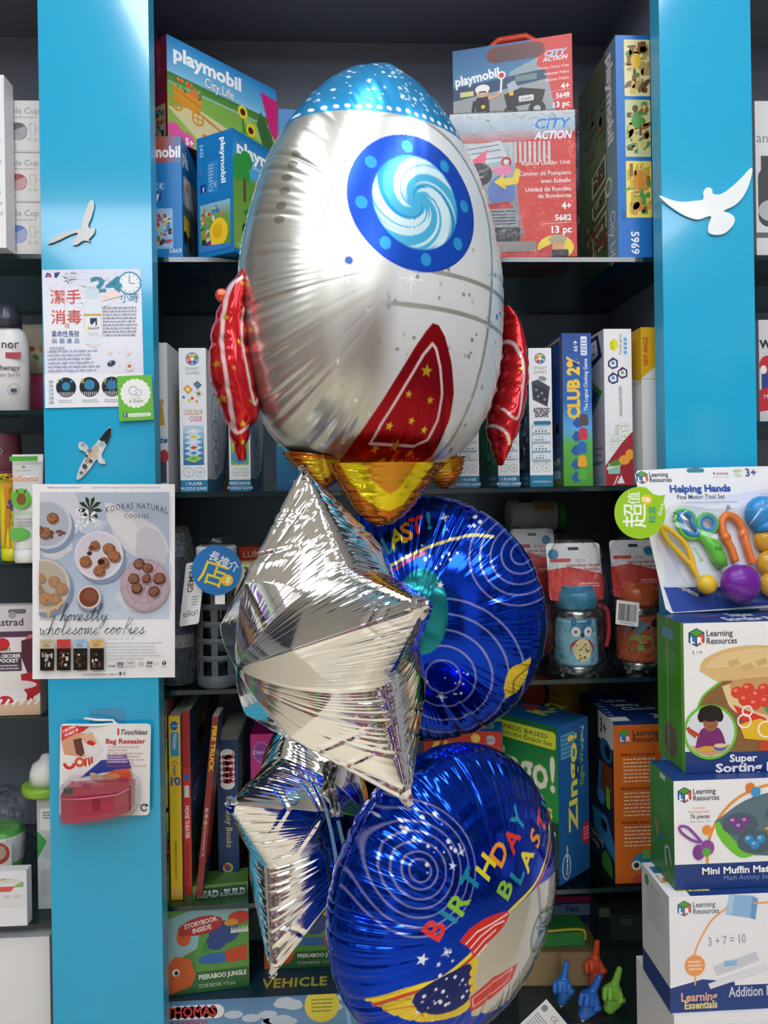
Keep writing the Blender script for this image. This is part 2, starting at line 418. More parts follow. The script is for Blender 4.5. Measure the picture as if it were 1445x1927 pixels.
w.node_tree.nodes['Background'].inputs[0].default_value = (.8, .85, .95, 1); w.node_tree.nodes['Background'].inputs[1].default_value = .15
sc.view_settings.view_transform = 'Standard'; sc.view_settings.look = 'None'; sc.view_settings.gamma = 1.0; sc.view_settings.exposure = 0.22
sc.view_settings.use_curve_mapping = False
sc.cycles.max_bounces = 10; sc.cycles.transparent_max_bounces = 24; sc.cycles.caustics_reflective = False; sc.cycles.caustics_refractive = False
# ------------------------------------------------------------------ prints of the two blue balloons (flat units on the sheet)
YE, OR, RD, TL, GR = 'eedc28', 'f39a1e', 'e33127', '1e8aa6', '8cc63a'
LAV = '7f85c2'
def dots(a, c, n, spread, seed, smin=1.2, smax=4):
    rg = random.Random(seed)
    for i in range(n): a.disc(c[0]+rg.gauss(0, spread), c[1]+rg.gauss(0, spread), rg.uniform(smin, smax), 'dfe8f6', metal=.2)
def sparkle(a, c, L, rot=0):
    for k in range(4):
        t = math.radians(45*k+rot); l = L if k % 2 == 0 else L*.55
        a.line([(c[0]-l*math.cos(t), c[1]-l*math.sin(t)), (c[0]+l*math.cos(t), c[1]+l*math.sin(t))], 1.6, 'e6eef8', .2)
def swirl(a, c, radii, w, col=LAV):
    for q in radii: a.ring(c[0], c[1], q, w, col, metal=.4)
def spell(a, items, h, bold=.045):
    for ch, col, c, ro in items: a.text(ch, c[0], c[1], h, col, ro, bold, .25)
def crv(pts, n=6): return [p[:2] for p in smooth_path([(x, z, 0) for x, z in pts], n)]
def art_birthday(a):
    swirl(a, (-156, 120), (17, 28, 43, 57, 71, 87, 101), 3.2)
    # comet trail and planet
    a.poly(crv([(-240, -82), (-217, -71), (-190, -62), (-135, -57), (-81, -35), (-59, -38), (-66, -89), (-71, -143), (-150, -137), (-199, -115)]), 'e3c62c', .3)
    a.line(crv([(-228, -92), (-189, -76), (-134, -66), (-80, -44), (13, -3), (102, 20), (179, 62), (211, 94)]), 6, 'c03a2a', .3)
    a.line(crv([(-236, -86), (-189, -67), (-134, -59), (-81, -36), (11, 7), (100, 29), (168, 72), (199, 106)]), 6, YE, .3)
    a.line(crv([(-221, -93), (-206, -85), (-169, -85), (-143, -80), (-106, -64)]), 2, '8a8a58', .3)
    a.line(crv([(-215, -103), (-174, -100), (-154, -125)]), 2, 'c03a2a', .3)
    a.poly(crv([(-178, -90), (-171, -73), (-145, -60), (-107, -52), (-81, -50), (-66, -66), (-69, -87), (-61, -108), (-86, -128), (-126, -129), (-165, -113)]), '15256e', .7)
    dots(a, (-125, -90), 26, 22, 3, 1.2, 3.6)
    # rocket drawn at the right edge
    a.poly([(-66, -41), (16, 8), (102, 20), (187, 9), (202, -61), (167, -131), (105, -188), (19, -185), (-54, -162), (-72, -115), (-64, -68)], 'c9c7bb', .75)
    o = (123, -73); a.disc(o[0], o[1], 42, '6f8f6a', 42, .6); a.disc(o[0], o[1], 33, 'a9b4bc', 33, .7)
    a.poly(crv([(-100, -5), (-77, 11), (-35, 17), (13, 8), (-3, -13), (-54, -32), (-70, -41), (-79, -24)]), 'd8281f', .4)
    for k in range(4):
        a.line([(-87, -13), (-64, -0), (-28, 3), (9, 6)] if k == 0 else [(-78, -23), (-56, -10), (-24, -2), (-0, -3)] if k == 1 else [(-70, -33), (-49, -20), (-21, -11)] if k == 2 else [(-61, -41), (-42, -29)], 3, 'f4d8d4', .2)
    a.poly([(-70, -116), (-22, -98), (47, -101), (36, -130), (-29, -146), (-60, -151)], 'cf2a22', .4)
    a.line([(-63, -122), (-17, -108), (32, -104), (22, -124), (-36, -135), (-57, -141), (-63, -122)], 2, 'f0c8c0', .2)
    for k, c in enumerate(((-67, -54), (-69, -68), (-70, -84), (-65, -100))): a.disc(c[0], c[1], 8, 'e3c62c', metal=.3)
    spell(a, [('B', RD, (-145, 27), 50), ('I', TL, (-119, 41), 50), ('R', GR, (-97, 58), 48), ('T', TL, (-69, 87), 46), ('H', YE, (-33, 99), 44), ('D', OR, (3, 111), 42), ('A', RD, (42, 122), 38), ('Y', TL, (71, 146), 36)], 36)
    spell(a, [('B', GR, (7, 50), 48), ('L', TL, (43, 62), 46), ('A', YE, (75, 79), 44), ('S', OR, (114, 101), 40), ('T', RD, (153, 114), 36), ('!', TL, (200, 123), 30)], 36)
    for c, q in (((-167, -18), 11), ((-139, -33), 5), ((-100, 117), 8)): a.star(c[0], c[1], q, 'e2ecf8', rot=70, metal=.2)
    sparkle(a, (-125, -16), 9, 20); sparkle(a, (-78, 134), 7, 20); sparkle(a, (215, 132), 8, 10)
    dots(a, (-120, 150), 14, 20, 5); dots(a, (-160, 191), 6, 14, 6)
def art_up(a):
    swirl(a, (54, -86), (30, 56, 84, 112, 138), 3.6)
    swirl(a, (189, 124), (18, 34, 52, 70, 88), 3)
    o = (20, 29); a.disc(o[0], o[1], 46, '1b8a92', 75, .7)
    a.line(crv([(-34, 109), (-3, 126), (44, 145), (98, 159), (140, 156)]), 5, 'e8dc7a', .4)
    a.line(crv([(-34, 98), (2, 121), (26, 131)]), 4, 'b83a2a', .4)
    a.poly(crv([(156, -110), (166, -78), (188, -67), (203, -60), (194, -96), (177, -123), (159, -132)]), 'e3c62c', .3)
    a.line(crv([(172, -121), (175, -96), (198, -80)]), 3, '8a6a20', .3)
    spell(a, [('L', TL, (-44, 144), 30), ('A', YE, (-29, 157), 24), ('S', OR, (-12, 167), 20), ('T', RD, (6, 178), 16), ('!', TL, (27, 186), 12)], 30)
    for c, q in (((52, 75), 7),): a.star(c[0], c[1], q, 'e2ecf8', rot=80, metal=.2)
    dots(a, (54, 119), 11, 20, 8, 1.2, 3); dots(a, (80, -93), 11, 24, 9, 1.2, 3); dots(a, (112, 182), 5, 14, 10)
    sparkle(a, (55, 191), 7, 15); sparkle(a, (50, -124), 9, 0)
RIVETS = [(-185, 183), (-193, 162), (-202, 139), (-207, 115), (-213, 89), (-217, 64)]
# ------------------------------------------------------------------ foil balloons
class Art:
    """prints on foil: colours every vertex from its flat coordinates (x right, z up, own units)"""
    def __init__(s, X, Z, base, metal=1.0, aa=1.0):
        s.X, s.Z = X, Z; s.c = np.empty((X.size, 4), np.float32); s.c[:, :3] = hx(base); s.c[:, 3] = metal; s.aa = aa
    def put(s, mask, col, metal=None, sel=None):
        t = np.clip(mask, 0, 1)[:, None]; k = np.array([*hx(col), 0 if metal is None else metal], np.float32)
        tgt = s.c if sel is None else s.c[sel]
        new = tgt*(1-t)+k*t
        if metal is None: new[:, 3] = tgt[:, 3]
        if sel is None: s.c = new
        else: s.c[sel] = new
    def m(s, d): return .5-d/s.aa
    def disc(s, x, z, r, col, rz=None, metal=None):
        rz = rz or r; d = (np.hypot((s.X-x)/r, (s.Z-z)/rz)-1)*min(r, rz); s.put(s.m(d), col, metal)
    def ring(s, x, z, r, w, col, rz=None, metal=None, cut=None):
        rz = rz or r; d = np.abs(np.hypot((s.X-x)/r, (s.Z-z)/rz)-1)*min(r, rz)-w/2; k = s.m(d)
        if cut is not None: k = k*cut
        s.put(k, col, metal)
    def near(s, pts, pad):
        p = np.array(pts); return np.nonzero((s.X > p[:, 0].min()-pad) & (s.X < p[:, 0].max()+pad) & (s.Z > p[:, 1].min()-pad) & (s.Z < p[:, 1].max()+pad))[0]
    def seg(s, pts, idx, closed):
        X, Z = s.X[idx], s.Z[idx]; best = np.full(X.size, 1e9); p = np.array(pts, float); n = len(p)
        for i in range(n if closed else n-1):
            a, b = p[i], p[(i+1) % n]; e = b-a; L = (e**2).sum()+1e-12
            t = np.clip(((X-a[0])*e[0]+(Z-a[1])*e[1])/L, 0, 1)
            best = np.minimum(best, np.hypot(X-a[0]-t*e[0], Z-a[1]-t*e[1]))
        return best
    def line(s, pts, w, col, metal=None, closed=False):
        i = s.near(pts, w+s.aa)
        if i.size: s.put(s.m(s.seg(pts, i, closed)-w/2), col, metal, i)
    def poly(s, pts, col, metal=None):
        i = s.near(pts, s.aa*2)
        if not i.size: return
        X, Z = s.X[i], s.Z[i]; ins = np.zeros(X.size, bool); p = np.array(pts, float)
        for a, b in zip(p, np.roll(p, -1, 0)):
            if a[1] == b[1]: continue
            ins ^= ((a[1] > Z) != (b[1] > Z)) & (X < (b[0]-a[0])*(Z-a[1])/(b[1]-a[1])+a[0])
        d = s.seg(pts, i, True); s.put(s.m(np.where(ins, -d, d)), col, metal, i)
    def star(s, x, z, r, col, n=5, q=.42, rot=90, metal=None):
        s.poly([(x+(r if k % 2 == 0 else r*q)*math.cos(math.radians(rot+180*k/n)), z+(r if k % 2 == 0 else r*q)*math.sin(math.radians(rot+180*k/n))) for k in range(2*n)], col, metal)
    def text(s, body, x, z, h, col, rot=0, bold=.03, metal=None, stretch=1.):
        """letters centred on x, z; rot degrees anticlockwise"""
        v, f = glyphs(body, bold, 0., 1., 3); k = h/CAPH
        v = (v-[(v[:, 0].min()+v[:, 0].max())/2, CAPH/2])*[k*stretch, k]
        c, q = math.cos(math.radians(rot)), math.sin(math.radians(rot)); v = np.stack([x+v[:, 0]*c-v[:, 1]*q, z+v[:, 0]*q+v[:, 1]*c], -1)
        i = s.near(v, s.aa)
        if not i.size: return
        X, Z = s.X[i], s.Z[i]; ins = np.zeros(X.size, bool)
        for t in f:
            p = v[list(t)]
            for j in range(1, len(p)-1):
                a, b, d = p[0], p[j], p[j+1]
                e0 = (b[0]-a[0])*(Z-a[1])-(b[1]-a[1])*(X-a[0]); e1 = (d[0]-b[0])*(Z-b[1])-(d[1]-b[1])*(X-b[0]); e2 = (a[0]-d[0])*(Z-d[1])-(a[1]-d[1])*(X-d[0])
                ins |= ((e0 >= 0) & (e1 >= 0) & (e2 >= 0)) | ((e0 <= 0) & (e1 <= 0) & (e2 <= 0))
        s.put(ins.astype(np.float32), col, metal, i)

def polar(pts, nth, c=(0, 0)):
    p = np.array(smooth_path([(x, y, 0) for x, y in pts], 10, True))[:, :2]-c
    a = np.arctan2(p[:, 1], p[:, 0]); o = np.argsort(a); a, r = a[o], np.hypot(p[:, 0], p[:, 1])[o]
    th = np.arange(nth)*2*PI/nth-PI
    return th, np.interp(th, np.r_[a-2*PI, a, a+2*PI], np.r_[r, r, r])
def star_radius(th, R, q, phi, n=5, soft=.0):
    k = PI/n; t = np.abs((th-phi+k) % (2*k)-k)              # 0 at a tip, k at a notch
    tip = np.array([1., 0]); no = np.array([q*math.cos(k), q*math.sin(k)]); e = no-tip
    d = np.stack([np.cos(t), np.sin(t)], -1)
    r = (tip[0]*e[1]-tip[1]*e[0])/(d[:, 0]*e[1]-d[:, 1]*e[0])
    return R*r
def creases(th, rg, n, width, amp, length):
    """random seam wrinkles: list of angular profiles and how far inward each one runs"""
    out = []
    for i in range(n):
        c = -PI+2*PI*(i+rg.uniform(-.42, .42))/n; w = width*rg.uniform(.5, 1.5); a = amp*rg.uniform(.25, 1)**1.3; L = length*rg.uniform(.35, 1.)
        d = (th-c+PI) % (2*PI)-PI
        out.append((a*np.exp(-(d/w)**2), L))
    return out
def foil_mesh(name, th, r, tf, tb, ns, paint, seed=1, power=2.0, root=.5, nb=26, cr=(60, .03, .006, .5), fine=(150, .0016), scallop=.35,
              parent=None, M=None, material=None, bulge=None):
    """inflated two-sheet balloon lying in local x,z; front sheet towards -y. paint(x, z, front) -> rgba"""
    rg = random.Random(seed); nth = th.size
    CR = creases(th, rg, *cr); cre = creases(th, rg, *cr)
    per = np.array([rg.uniform(0, 6.28) for _ in range(6)])
    fa = (.5+.5*np.sin(3*th+per[0])*np.sin(5*th+per[1]))
    fn = np.sin(fine[0]*th+2.2*np.sin(7*th+per[2])+1.7*np.sin(13*th+per[3]))
    def sheet(S, T, sign, C):
        h = T*(1-S[:, None]**power)**root*np.ones(nth)
        if bulge is not None: h = h*bulge(S[:, None], th[None, :])
        rr = r[None, :]*S[:, None]
        w = np.zeros((S.size, nth))
        for a, L in C:
            ramp = np.clip((S-(1-L))/L, 0, 1); ramp = ramp**1.5*(1-.75*np.clip((S-.93)/.07, 0, 1)); w += ramp[:, None]*a[None, :]
        rp = np.clip((S-.62)/.3, 0, 1)**1.5*(1-.8*np.clip((S-.95)/.05, 0, 1))
        w -= rp[:, None]*(fn*fa)[None, :]*fine[1]
        y = h-np.minimum(w, h*.8)
        x = rr*np.cos(th); z = rr*np.sin(th)
        return x, sign*y, z, w
    sc = np.ones(nth)
    for a, L in CR: sc -= scallop*a/max(r.max(), 1e-6)*L
    r0 = r; r = r*sc
    Sf = np.sin(np.linspace(0, 1, ns+1)[1:]*PI/2)**.9; Sf[-1] = 1.0
    Sb = np.sin(np.linspace(0, 1, nb+1)[1:]*PI/2)**.9; Sb[-1] = 1.0
    xf, yf, zf, _ = sheet(Sf, tf, -1, CR); xb, yb, zb, _ = sheet(Sb[:-1], tb, 1, cre)
    yf[-1] = .0008*fn
    V = np.concatenate([[[0, -tf, 0]], np.stack([xf, yf, zf], -1).reshape(-1, 3), np.stack([xb, yb, zb], -1).reshape(-1, 3), [[0, tb, 0]]])
    F3, F4 = [], []
    j = np.arange(nth); j2 = (j+1) % nth
    base = 1
    ftri = np.stack([np.zeros(nth, int), base+j, base+j2], -1)
    quads = []
    for i in range(ns-1):
        a = base+i*nth; b = a+nth; quads.append(np.stack([a+j, b+j, b+j2, a+j2], -1))
    seam = base+(ns-1)*nth; bb = base+ns*nth
    for i in range(nb-2):
        a = bb+i*nth; b = a+nth; quads.append(np.stack([a+j, a+j2, b+j2, b+j], -1))
    a = bb+(nb-2)*nth; quads.append(np.stack([seam+j, a+j, a+j2, seam+j2], -1)[:, ::-1])
    btri = np.stack([np.full(nth, len(V)-1), bb+j2, bb+j], -1)
    Q = np.concatenate(quads); T3 = np.concatenate([ftri, btri])
    if tb > 0:
        pass
    me = bpy.data.meshes.new(name)
    nl = Q.size+T3.size
    me.vertices.add(len(V)); me.vertices.foreach_set('co', V.astype(np.float32).ravel())
    me.loops.add(nl); me.loops.foreach_set('vertex_index', np.r_[Q.ravel(), T3.ravel()].astype(np.int32))
    me.polygons.add(len(Q)+len(T3))
    me.polygons.foreach_set('loop_start', np.r_[np.arange(len(Q))*4, Q.size+np.arange(len(T3))*3].astype(np.int32))
    me.polygons.foreach_set('use_smooth', np.ones(len(Q)+len(T3), bool))
    me.update(calc_edges=True); me.validate()
    ca = me.color_attributes.new('Col', 'FLOAT_COLOR', 'POINT')
    # flat coordinates are the unwrinkled outline scaled by s
    nf = 1+ns*nth
    ff = paint(np.r_[0, (Sf[:, None]*r0*np.cos(th)).ravel()], np.r_[0, (Sf[:, None]*r0*np.sin(th)).ravel()], True)
    fb = paint(np.r_[(Sb[:-1, None]*r0*np.cos(th)).ravel(), 0], np.r_[(Sb[:-1, None]*r0*np.sin(th)).ravel(), 0], False)
    ca.data.foreach_set('color', np.concatenate([ff, fb]).astype(np.float32).ravel())
    me.materials.append(material or FOIL)
    o = bpy.data.objects.new(name, me); COL.objects.link(o)
    if M is not None: o.matrix_world = M
    if parent: o.parent = parent
    FOILS.append((o, V[:nf], th, r0, Sf))
    return o
FOILS = []
def foil_strip(name, L, R, H, nt, nu, paint, seed=1, wr=(14, .004), material=None, parent=None, seamr=.03, hp=.5):
    """inflated tube between two outlines (local x,z lists of equal meaning from one end to the other)"""
    rg = random.Random(seed)
    def rs(P, n):
        p = np.array(smooth_path([(x, 0, z) for x, z in P], 12)); d = np.r_[0, np.cumsum(np.hypot(*(np.diff(p[:, [0, 2]], axis=0).T)))]
        t = np.linspace(0, d[-1], n); return np.stack([np.interp(t, d, p[:, 0]), np.interp(t, d, p[:, 2])], -1)
    l, r = rs(L, nt), rs(R, nt); wd = np.hypot(*(r-l).T); wm = wd.max()
    u = np.sin(np.linspace(-1, 1, nu)*PI/2); t = np.linspace(0, 1, nt)
    hh = H*np.minimum(wd/wm, 1)**.7
    cr = np.zeros(nt)
    for i in range(wr[0]):
        c = (i+rg.uniform(.2, .8))/wr[0]; cr += rg.uniform(.3, 1)*np.exp(-((t-c)/(.22/wr[0]))**2)
    prof = (1-u**2)**hp
    edge = np.abs(u)**1.5*(1-np.clip((np.abs(u)-.9)/.1, 0, 1)*.6)
    y = hh[:, None]*prof[None, :]; w = wr[1]*cr[:, None]*edge[None, :]
    k = (u+1)/2
    shrink = wr[1]*.5*cr/np.maximum(wd, wr[1]*4)
    kk = (k-.5)[None, :]*(1-2*np.minimum(shrink, .12))[:, None]+.5
    X = l[:, None, 0]*(1-kk)+r[:, None, 0]*kk; Z = l[:, None, 1]*(1-kk)+r[:, None, 1]*kk
    yy = np.maximum(y-w, y*.25)
    V = np.concatenate([np.stack([X, -yy, Z], -1).reshape(-1, 3), np.stack([X, yy, Z], -1)[:, 1:-1].reshape(-1, 3)])
    fr = lambda i, j: i*nu+j
    def bk(i, j): return i*nu+j if j in (0, nu-1) else nt*nu+i*(nu-2)+(j-1)
    F = []
    for i in range(nt-1):
        for j in range(nu-1):
            F.append((fr(i, j), fr(i+1, j), fr(i+1, j+1), fr(i, j+1))); F.append((bk(i, j), bk(i, j+1), bk(i+1, j+1), bk(i+1, j)))
    me = bpy.data.meshes.new(name); me.from_pydata([tuple(v) for v in V], [], F); me.update()
    me.polygons.foreach_set('use_smooth', np.ones(len(F), bool))
    ca = me.color_attributes.new('Col', 'FLOAT_COLOR', 'POINT')
    ca.data.foreach_set('color', paint(V[:, 0], V[:, 2], True).astype(np.float32).ravel())
    me.materials.append(material or FOIL)
    import bmesh
    b = bmesh.new(); b.from_mesh(me); bmesh.ops.recalc_face_normals(b, faces=b.faces[:]); b.to_mesh(me); b.free()
    o = bpy.data.objects.new(name, me); COL.objects.link(o)
    if parent: o.parent = parent
    return o
def pose(px, py, Y, a, b=0., c=0.):
    return Matrix.Translation(at(px, py, Y)) @ Matrix.Rotation(a, 4, 'Z') @ Matrix.Rotation(b, 4, 'X') @ Matrix.Rotation(c, 4, 'Y')
def pix_local(M, pts, y=0.):
    """pixels -> local x,z on the plane local y = y"""
    n = (M.to_3x3() @ Vector((0, -1, 0))); P = M @ Vector((0, y, 0)); I = M.inverted(); out = []
    for p in pts:
        q = I @ on_plane(p[0], p[1], P, n); out.append((q.x, q.z))
    return out
SATIN = mat('satin_foil', .29, 1., mfroma=True)
# ---- the rocket
RM = pose(707, 540, 1.06, math.radians(22), 0, math.radians(1.2))
K = 1.06/1447
prof = [(415,0),(405,30),(390,64),(350,112),(285,161),(210,201),(120,229),(40,246),(-20,249),(-110,246),(-180,236),(-250,212),(-300,178),(-328,128),(-340,70),(-342,0)]
RK = K/.957
outl = [(w*RK, z*K) for z, w in prof[1:-1]]+[(0, -342*K)]+[(-w*RK, z*K) for z, w in prof[1:-1]][::-1]+[(0, 415*K)]
rocket = thing('rocket_balloon', 'big silver foil rocket balloon with blue nose, round porthole and red fins', 'balloon', RM.translation, 0)
rocket.matrix_world = RM
th, r = polar(outl, 1000)
WHITE = 'dfe2e0'
def paint_rocket(X, Z, front):
    a = Art(X/K, Z/K, 'c6c6be', .88, 1.2)                   # units: photo pixels at the balloon
    if front:
        exec_art_rocket(a)
    else:
        a.put(a.m(285-a.Z), '2f9fdc', 1.0)
    return a.c
def exec_art_rocket(a):
    X, Z = a.X, a.Z; rg = random.Random(5)
    # pearl white printed panel round the porthole, clear foil elsewhere
    a.put(np.clip((X+70)/40, 0, 1)*.95, 'dfe2e2', .3)
    # grid of panel lines
    G = 'c9c8bd'
    for zc, k, xm in ((-10, .00022, 30), (-72, .00030, -400)):
        a.put(a.m(np.abs(Z-(zc-k*X*X*1.2))-4)*(X > xm), G, .8)
    for sg in (-1, 1):                                      # arched panel: two uprights and a rounded head
        a.put(a.m(np.abs(X-4-sg*172*(1-np.clip((90-Z)/640, 0, 1)**2))-3.5)*(Z < 90), G, .8)
    a.ring(4, 90, 172, 7, G, 172, .8, (Z >= 90).astype(float))
    # flecks
    for i in range(110):
        x, z = rg.uniform(-130, 235), rg.uniform(-330, 60)
        a.disc(x, z, rg.uniform(1.5, 4.2), rg.choice(('c2c4c0', 'f6f6f4', 'b4b8b8')), rg.uniform(1.5, 5), .8)
    for i, z in enumerate((215, 190, 166, 141, 116, 92)):
        pass
    for c in RIVETS: a.disc(c[0], c[1], 7, '8f8c84', 7, .8)
    a.disc(-118, -8, 6.5, '3f5fa8', 6.5, .7); a.disc(192, -62, 4, '4a78b8', 6); a.disc(205, -52, 3, '4a78b8', 4)
    for x, z in ((-10, -28), (-128, -22)):
        for k in range(4):
            t = math.radians(45*k); L = 22 if k % 2 == 0 else 11
            a.line([(x-L*math.cos(t), z-L*math.sin(t)), (x+L*math.cos(t), z+L*math.sin(t))], 2, 'f8f8f4', .3)
    # nose
    nz = 262-.0*X
    a.put(a.m(nz-Z), '2fa2e0', .7)
    for i in range(21):
        x = -170+i*17.; a.disc(x, 271+rg.uniform(-1, 2), 4.5, 'eef4f6', 4.5, .2)
    for i in range(170):
        x, z = rg.uniform(-10, 160), rg.uniform(285, 400)
        if rg.random() < .3: x = rg.uniform(-150, 0)
        s = rg.uniform(1.2, 4.); a.poly([(x+s*math.cos(t)*rg.uniform(.6, 1.3), z+s*math.sin(t)*rg.uniform(.6, 1.3)) for t in (0, 1.2, 2.4, 3.6, 4.9)], 'e8f2f6', .3)
    # porthole
    px, pz = 4, 105
    a.disc(px, pz, 123, '0f4bc0', 120, .6)
    a.disc(px, pz, 119, '1050c6', 116, .55)
    R = np.hypot(X-px, Z-pz); A = np.arctan2(Z-pz, X-px)
    sw = A+R*.022+.9*np.log(R+6)
    f1 = np.clip(.5+.5*np.sin(3*sw)+.35*np.sin(8*sw+1)+.25*np.sin(17*sw+2), 0, 1.2)*np.clip(R/40, 0, 1)
    base = a.m(R-82)
    a.put(base, '1794d2', .45)
    a.put(base*np.clip(.5+.5*np.sin(2*sw+.7), 0, 1)*.7, '4db9e2', .45)
    a.put(base*np.clip(f1-.45, 0, 1)*.6*np.clip((R-14)/22, 0, 1), 'd4eef5', .35)
    for k in range(8):
        t = math.radians(8+45*k); a.disc(px+101*math.cos(t), pz+98*math.sin(t), 10, '2f9fe2', 11, .5)
    # printed front fin
    F = [(34,-98),(22,-112),(2,-142),(-30,-200),(-62,-262),(-80,-300),(-92,-340),(30,-352),(85,-344),(92,-300),(96,-258),(92,-210),(78,-160),(60,-118),(46,-100)]
    a.poly(F, 'a81420', .85)
    W = [(36,-132),(20,-152),(-8,-205),(-38,-268),(-48,-302),(40,-304),(62,-292),(70,-258),(68,-215),(56,-170),(44,-140)]
    a.line(W, 5, 'eecdd0', .3, True)
    for x, z, s in ((30,-178,12),(2,-218,7),(46,-226,7),(18,-262,7),(-22,-272,8),(48,-276,7),(2,-304,11),(-34,-310,9),(38,-316,8),(-8,-330,8),(30,-332,7)):
        a.star(x, z, s, 'e8c92c', rot=90+rg.uniform(-15, 15), metal=.7)
foil_mesh('body', th, r, .122, .115, 250, paint_rocket, 3, 2.4, .5, cr=(40, .022, .0055, .4), fine=(120, .0005), scallop=.6, parent=rocket, material=SATIN)
RED = 'd6262c'
def paint_fin(lines, stars):
    def f(X, Z, front):
        a = Art(X/K, Z/K, RED, .6, 1.6)
        for l in lines: a.line([(x/K, z/K) for x, z in l], 5.5, 'f0d2d4', .3)
        for x, z, s in stars: a.star(x/K, z/K, s, 'ecc22a', rot=100, metal=.7)
        return a.c
    return f
def fin(left, right, lines, stars, H, seed, y=0.):
    L, R = pix_local(RM, left, y), pix_local(RM, right, y)
    ln = [smooth_path([(x, z, 0) for x, z in pix_local(RM, l, y-.02)], 6) for l in lines]; ln = [[p[:2] for p in l] for l in ln]
    st = [(*pix_local(RM, [(x, z)], y-.02)[0], s) for x, z, s in stars]
    o = foil_strip('fin', L, R, H, 170, 60, paint_fin(ln, st), seed, (9, .006), parent=rocket); o.location.y = y
    return o
fin([(448,512),(424,545),(403,600),(393,660),(397,715),(414,765),(430,810),(440,845),(447,866)],
    [(463,506),(461,560),(462,610),(468,660),(477,715),(487,778),(470,815),(464,845),(461,866)],
    [[(458,520),(440,532),(428,560),(418,610),(416,660),(422,710),(432,760),(444,808),(452,813),(466,802)],
     [(459,580),(452,620),(454,660),(463,710),(472,752),(476,762),(484,752)]],
    [(424,598,6),(444,645,5),(408,685,6),(434,695,4),(420,750,7),(468,757,5),(455,798,6),(459,832,6),(457,532,5),(462,620,4)], .036, 1, -.004)
fin([(945,575),(950,640),(946,690),(936,740),(922,790),(925,830),(932,850),(935,868),(940,876)],
    [(956,584),(972,606),(981,640),(987,690),(984,740),(974,790),(962,830),(952,852),(944,876)],
    [[(958,632),(970,650),(979,690),(974,740),(966,785),(955,786),(946,770)], [(928,790),(948,815),(956,836)]],
    [(957,645,4),(976,695,5),(948,712,6),(943,746,5),(958,788,4),(956,832,5),(944,850,5),(960,672,4)], .034, 2, .03)
# flames under the body
def paint_flame(outer, inner, mid, L, R):
    def f(X, Z, front):
        a = Art(X/K, Z/K, outer, .95, 2.)
        t = (L-Z/K)/(L-R)
        return a, t
    return f
def flame(left, right, y, H, seed, vs=None, dark=False):
    L, R = pix_local(RM, left, y), pix_local(RM, right, y)
    def pf(X, Z, front):
        a = Art(X/K, Z/K, 'c4701e', .75, 2.)
        if vs:
            for pts, col in vs: a.poly([(x/K, z/K) for x, z in pix_local(RM, pts, y-.03)], col, .5)
            rg = random.Random(seed)
            for i in range(14):
                x, z = pix_local(RM, [(rg.uniform(640, 830), rg.uniform(890, 985))], y)[0]; a.star(x/K, z/K, 3.5, 'd8a030', metal=.9)
        return a.c
    o = foil_strip('flame', L, R, H, 90, 70, pf, seed, (9, .004), parent=rocket); o.location.y = y
    return o
flame([(618,872),(628,892),(648,925),(666,955),(688,978),(706,990)], [(838,872),(818,892),(796,925),(774,955),(746,980),(720,990)], -.045, .045, 4,
      [([(640,862),(664,904),(690,938),(714,956),(736,962),(760,950),(784,914),(808,880),(816,862)], 'ecd614'),
       ([(672,862),(700,905),(722,925),(734,930),(748,918),(770,885),(780,862)], 'cf8a18')])
flame([(532,850),(545,868),(566,888),(590,910),(606,920)], [(660,868),(648,888),(632,908),(618,918),(610,924)], .0, .035, 5, [([(570,862),(600,898),(612,905),(625,893),(640,866)], 'd8b41a')])
flame([(790,868),(800,888),(815,905),(828,916),(835,920)], [(872,858),(868,880),(862,898),(850,912),(840,920)], .03, .03, 6, [([(815,866),(826,896),(836,904),(850,890),(862,862)], 'c89a18')])
mb = MB()
for (px, py, y) in ((418, 556, -.004), (972, 612, .03)):
    x, z = pix_local(RM, [(px, py)], y)[0]
    mb = MB(); mb.ball((x, y, z), .009, 'e0604a', sc=(1, .7, 1)); mb.build('valve_tab', mat('foil_red', .25, .6), rocket)
mb = MB(); x, z = pix_local(RM, [(820, 902)], .0)[0]

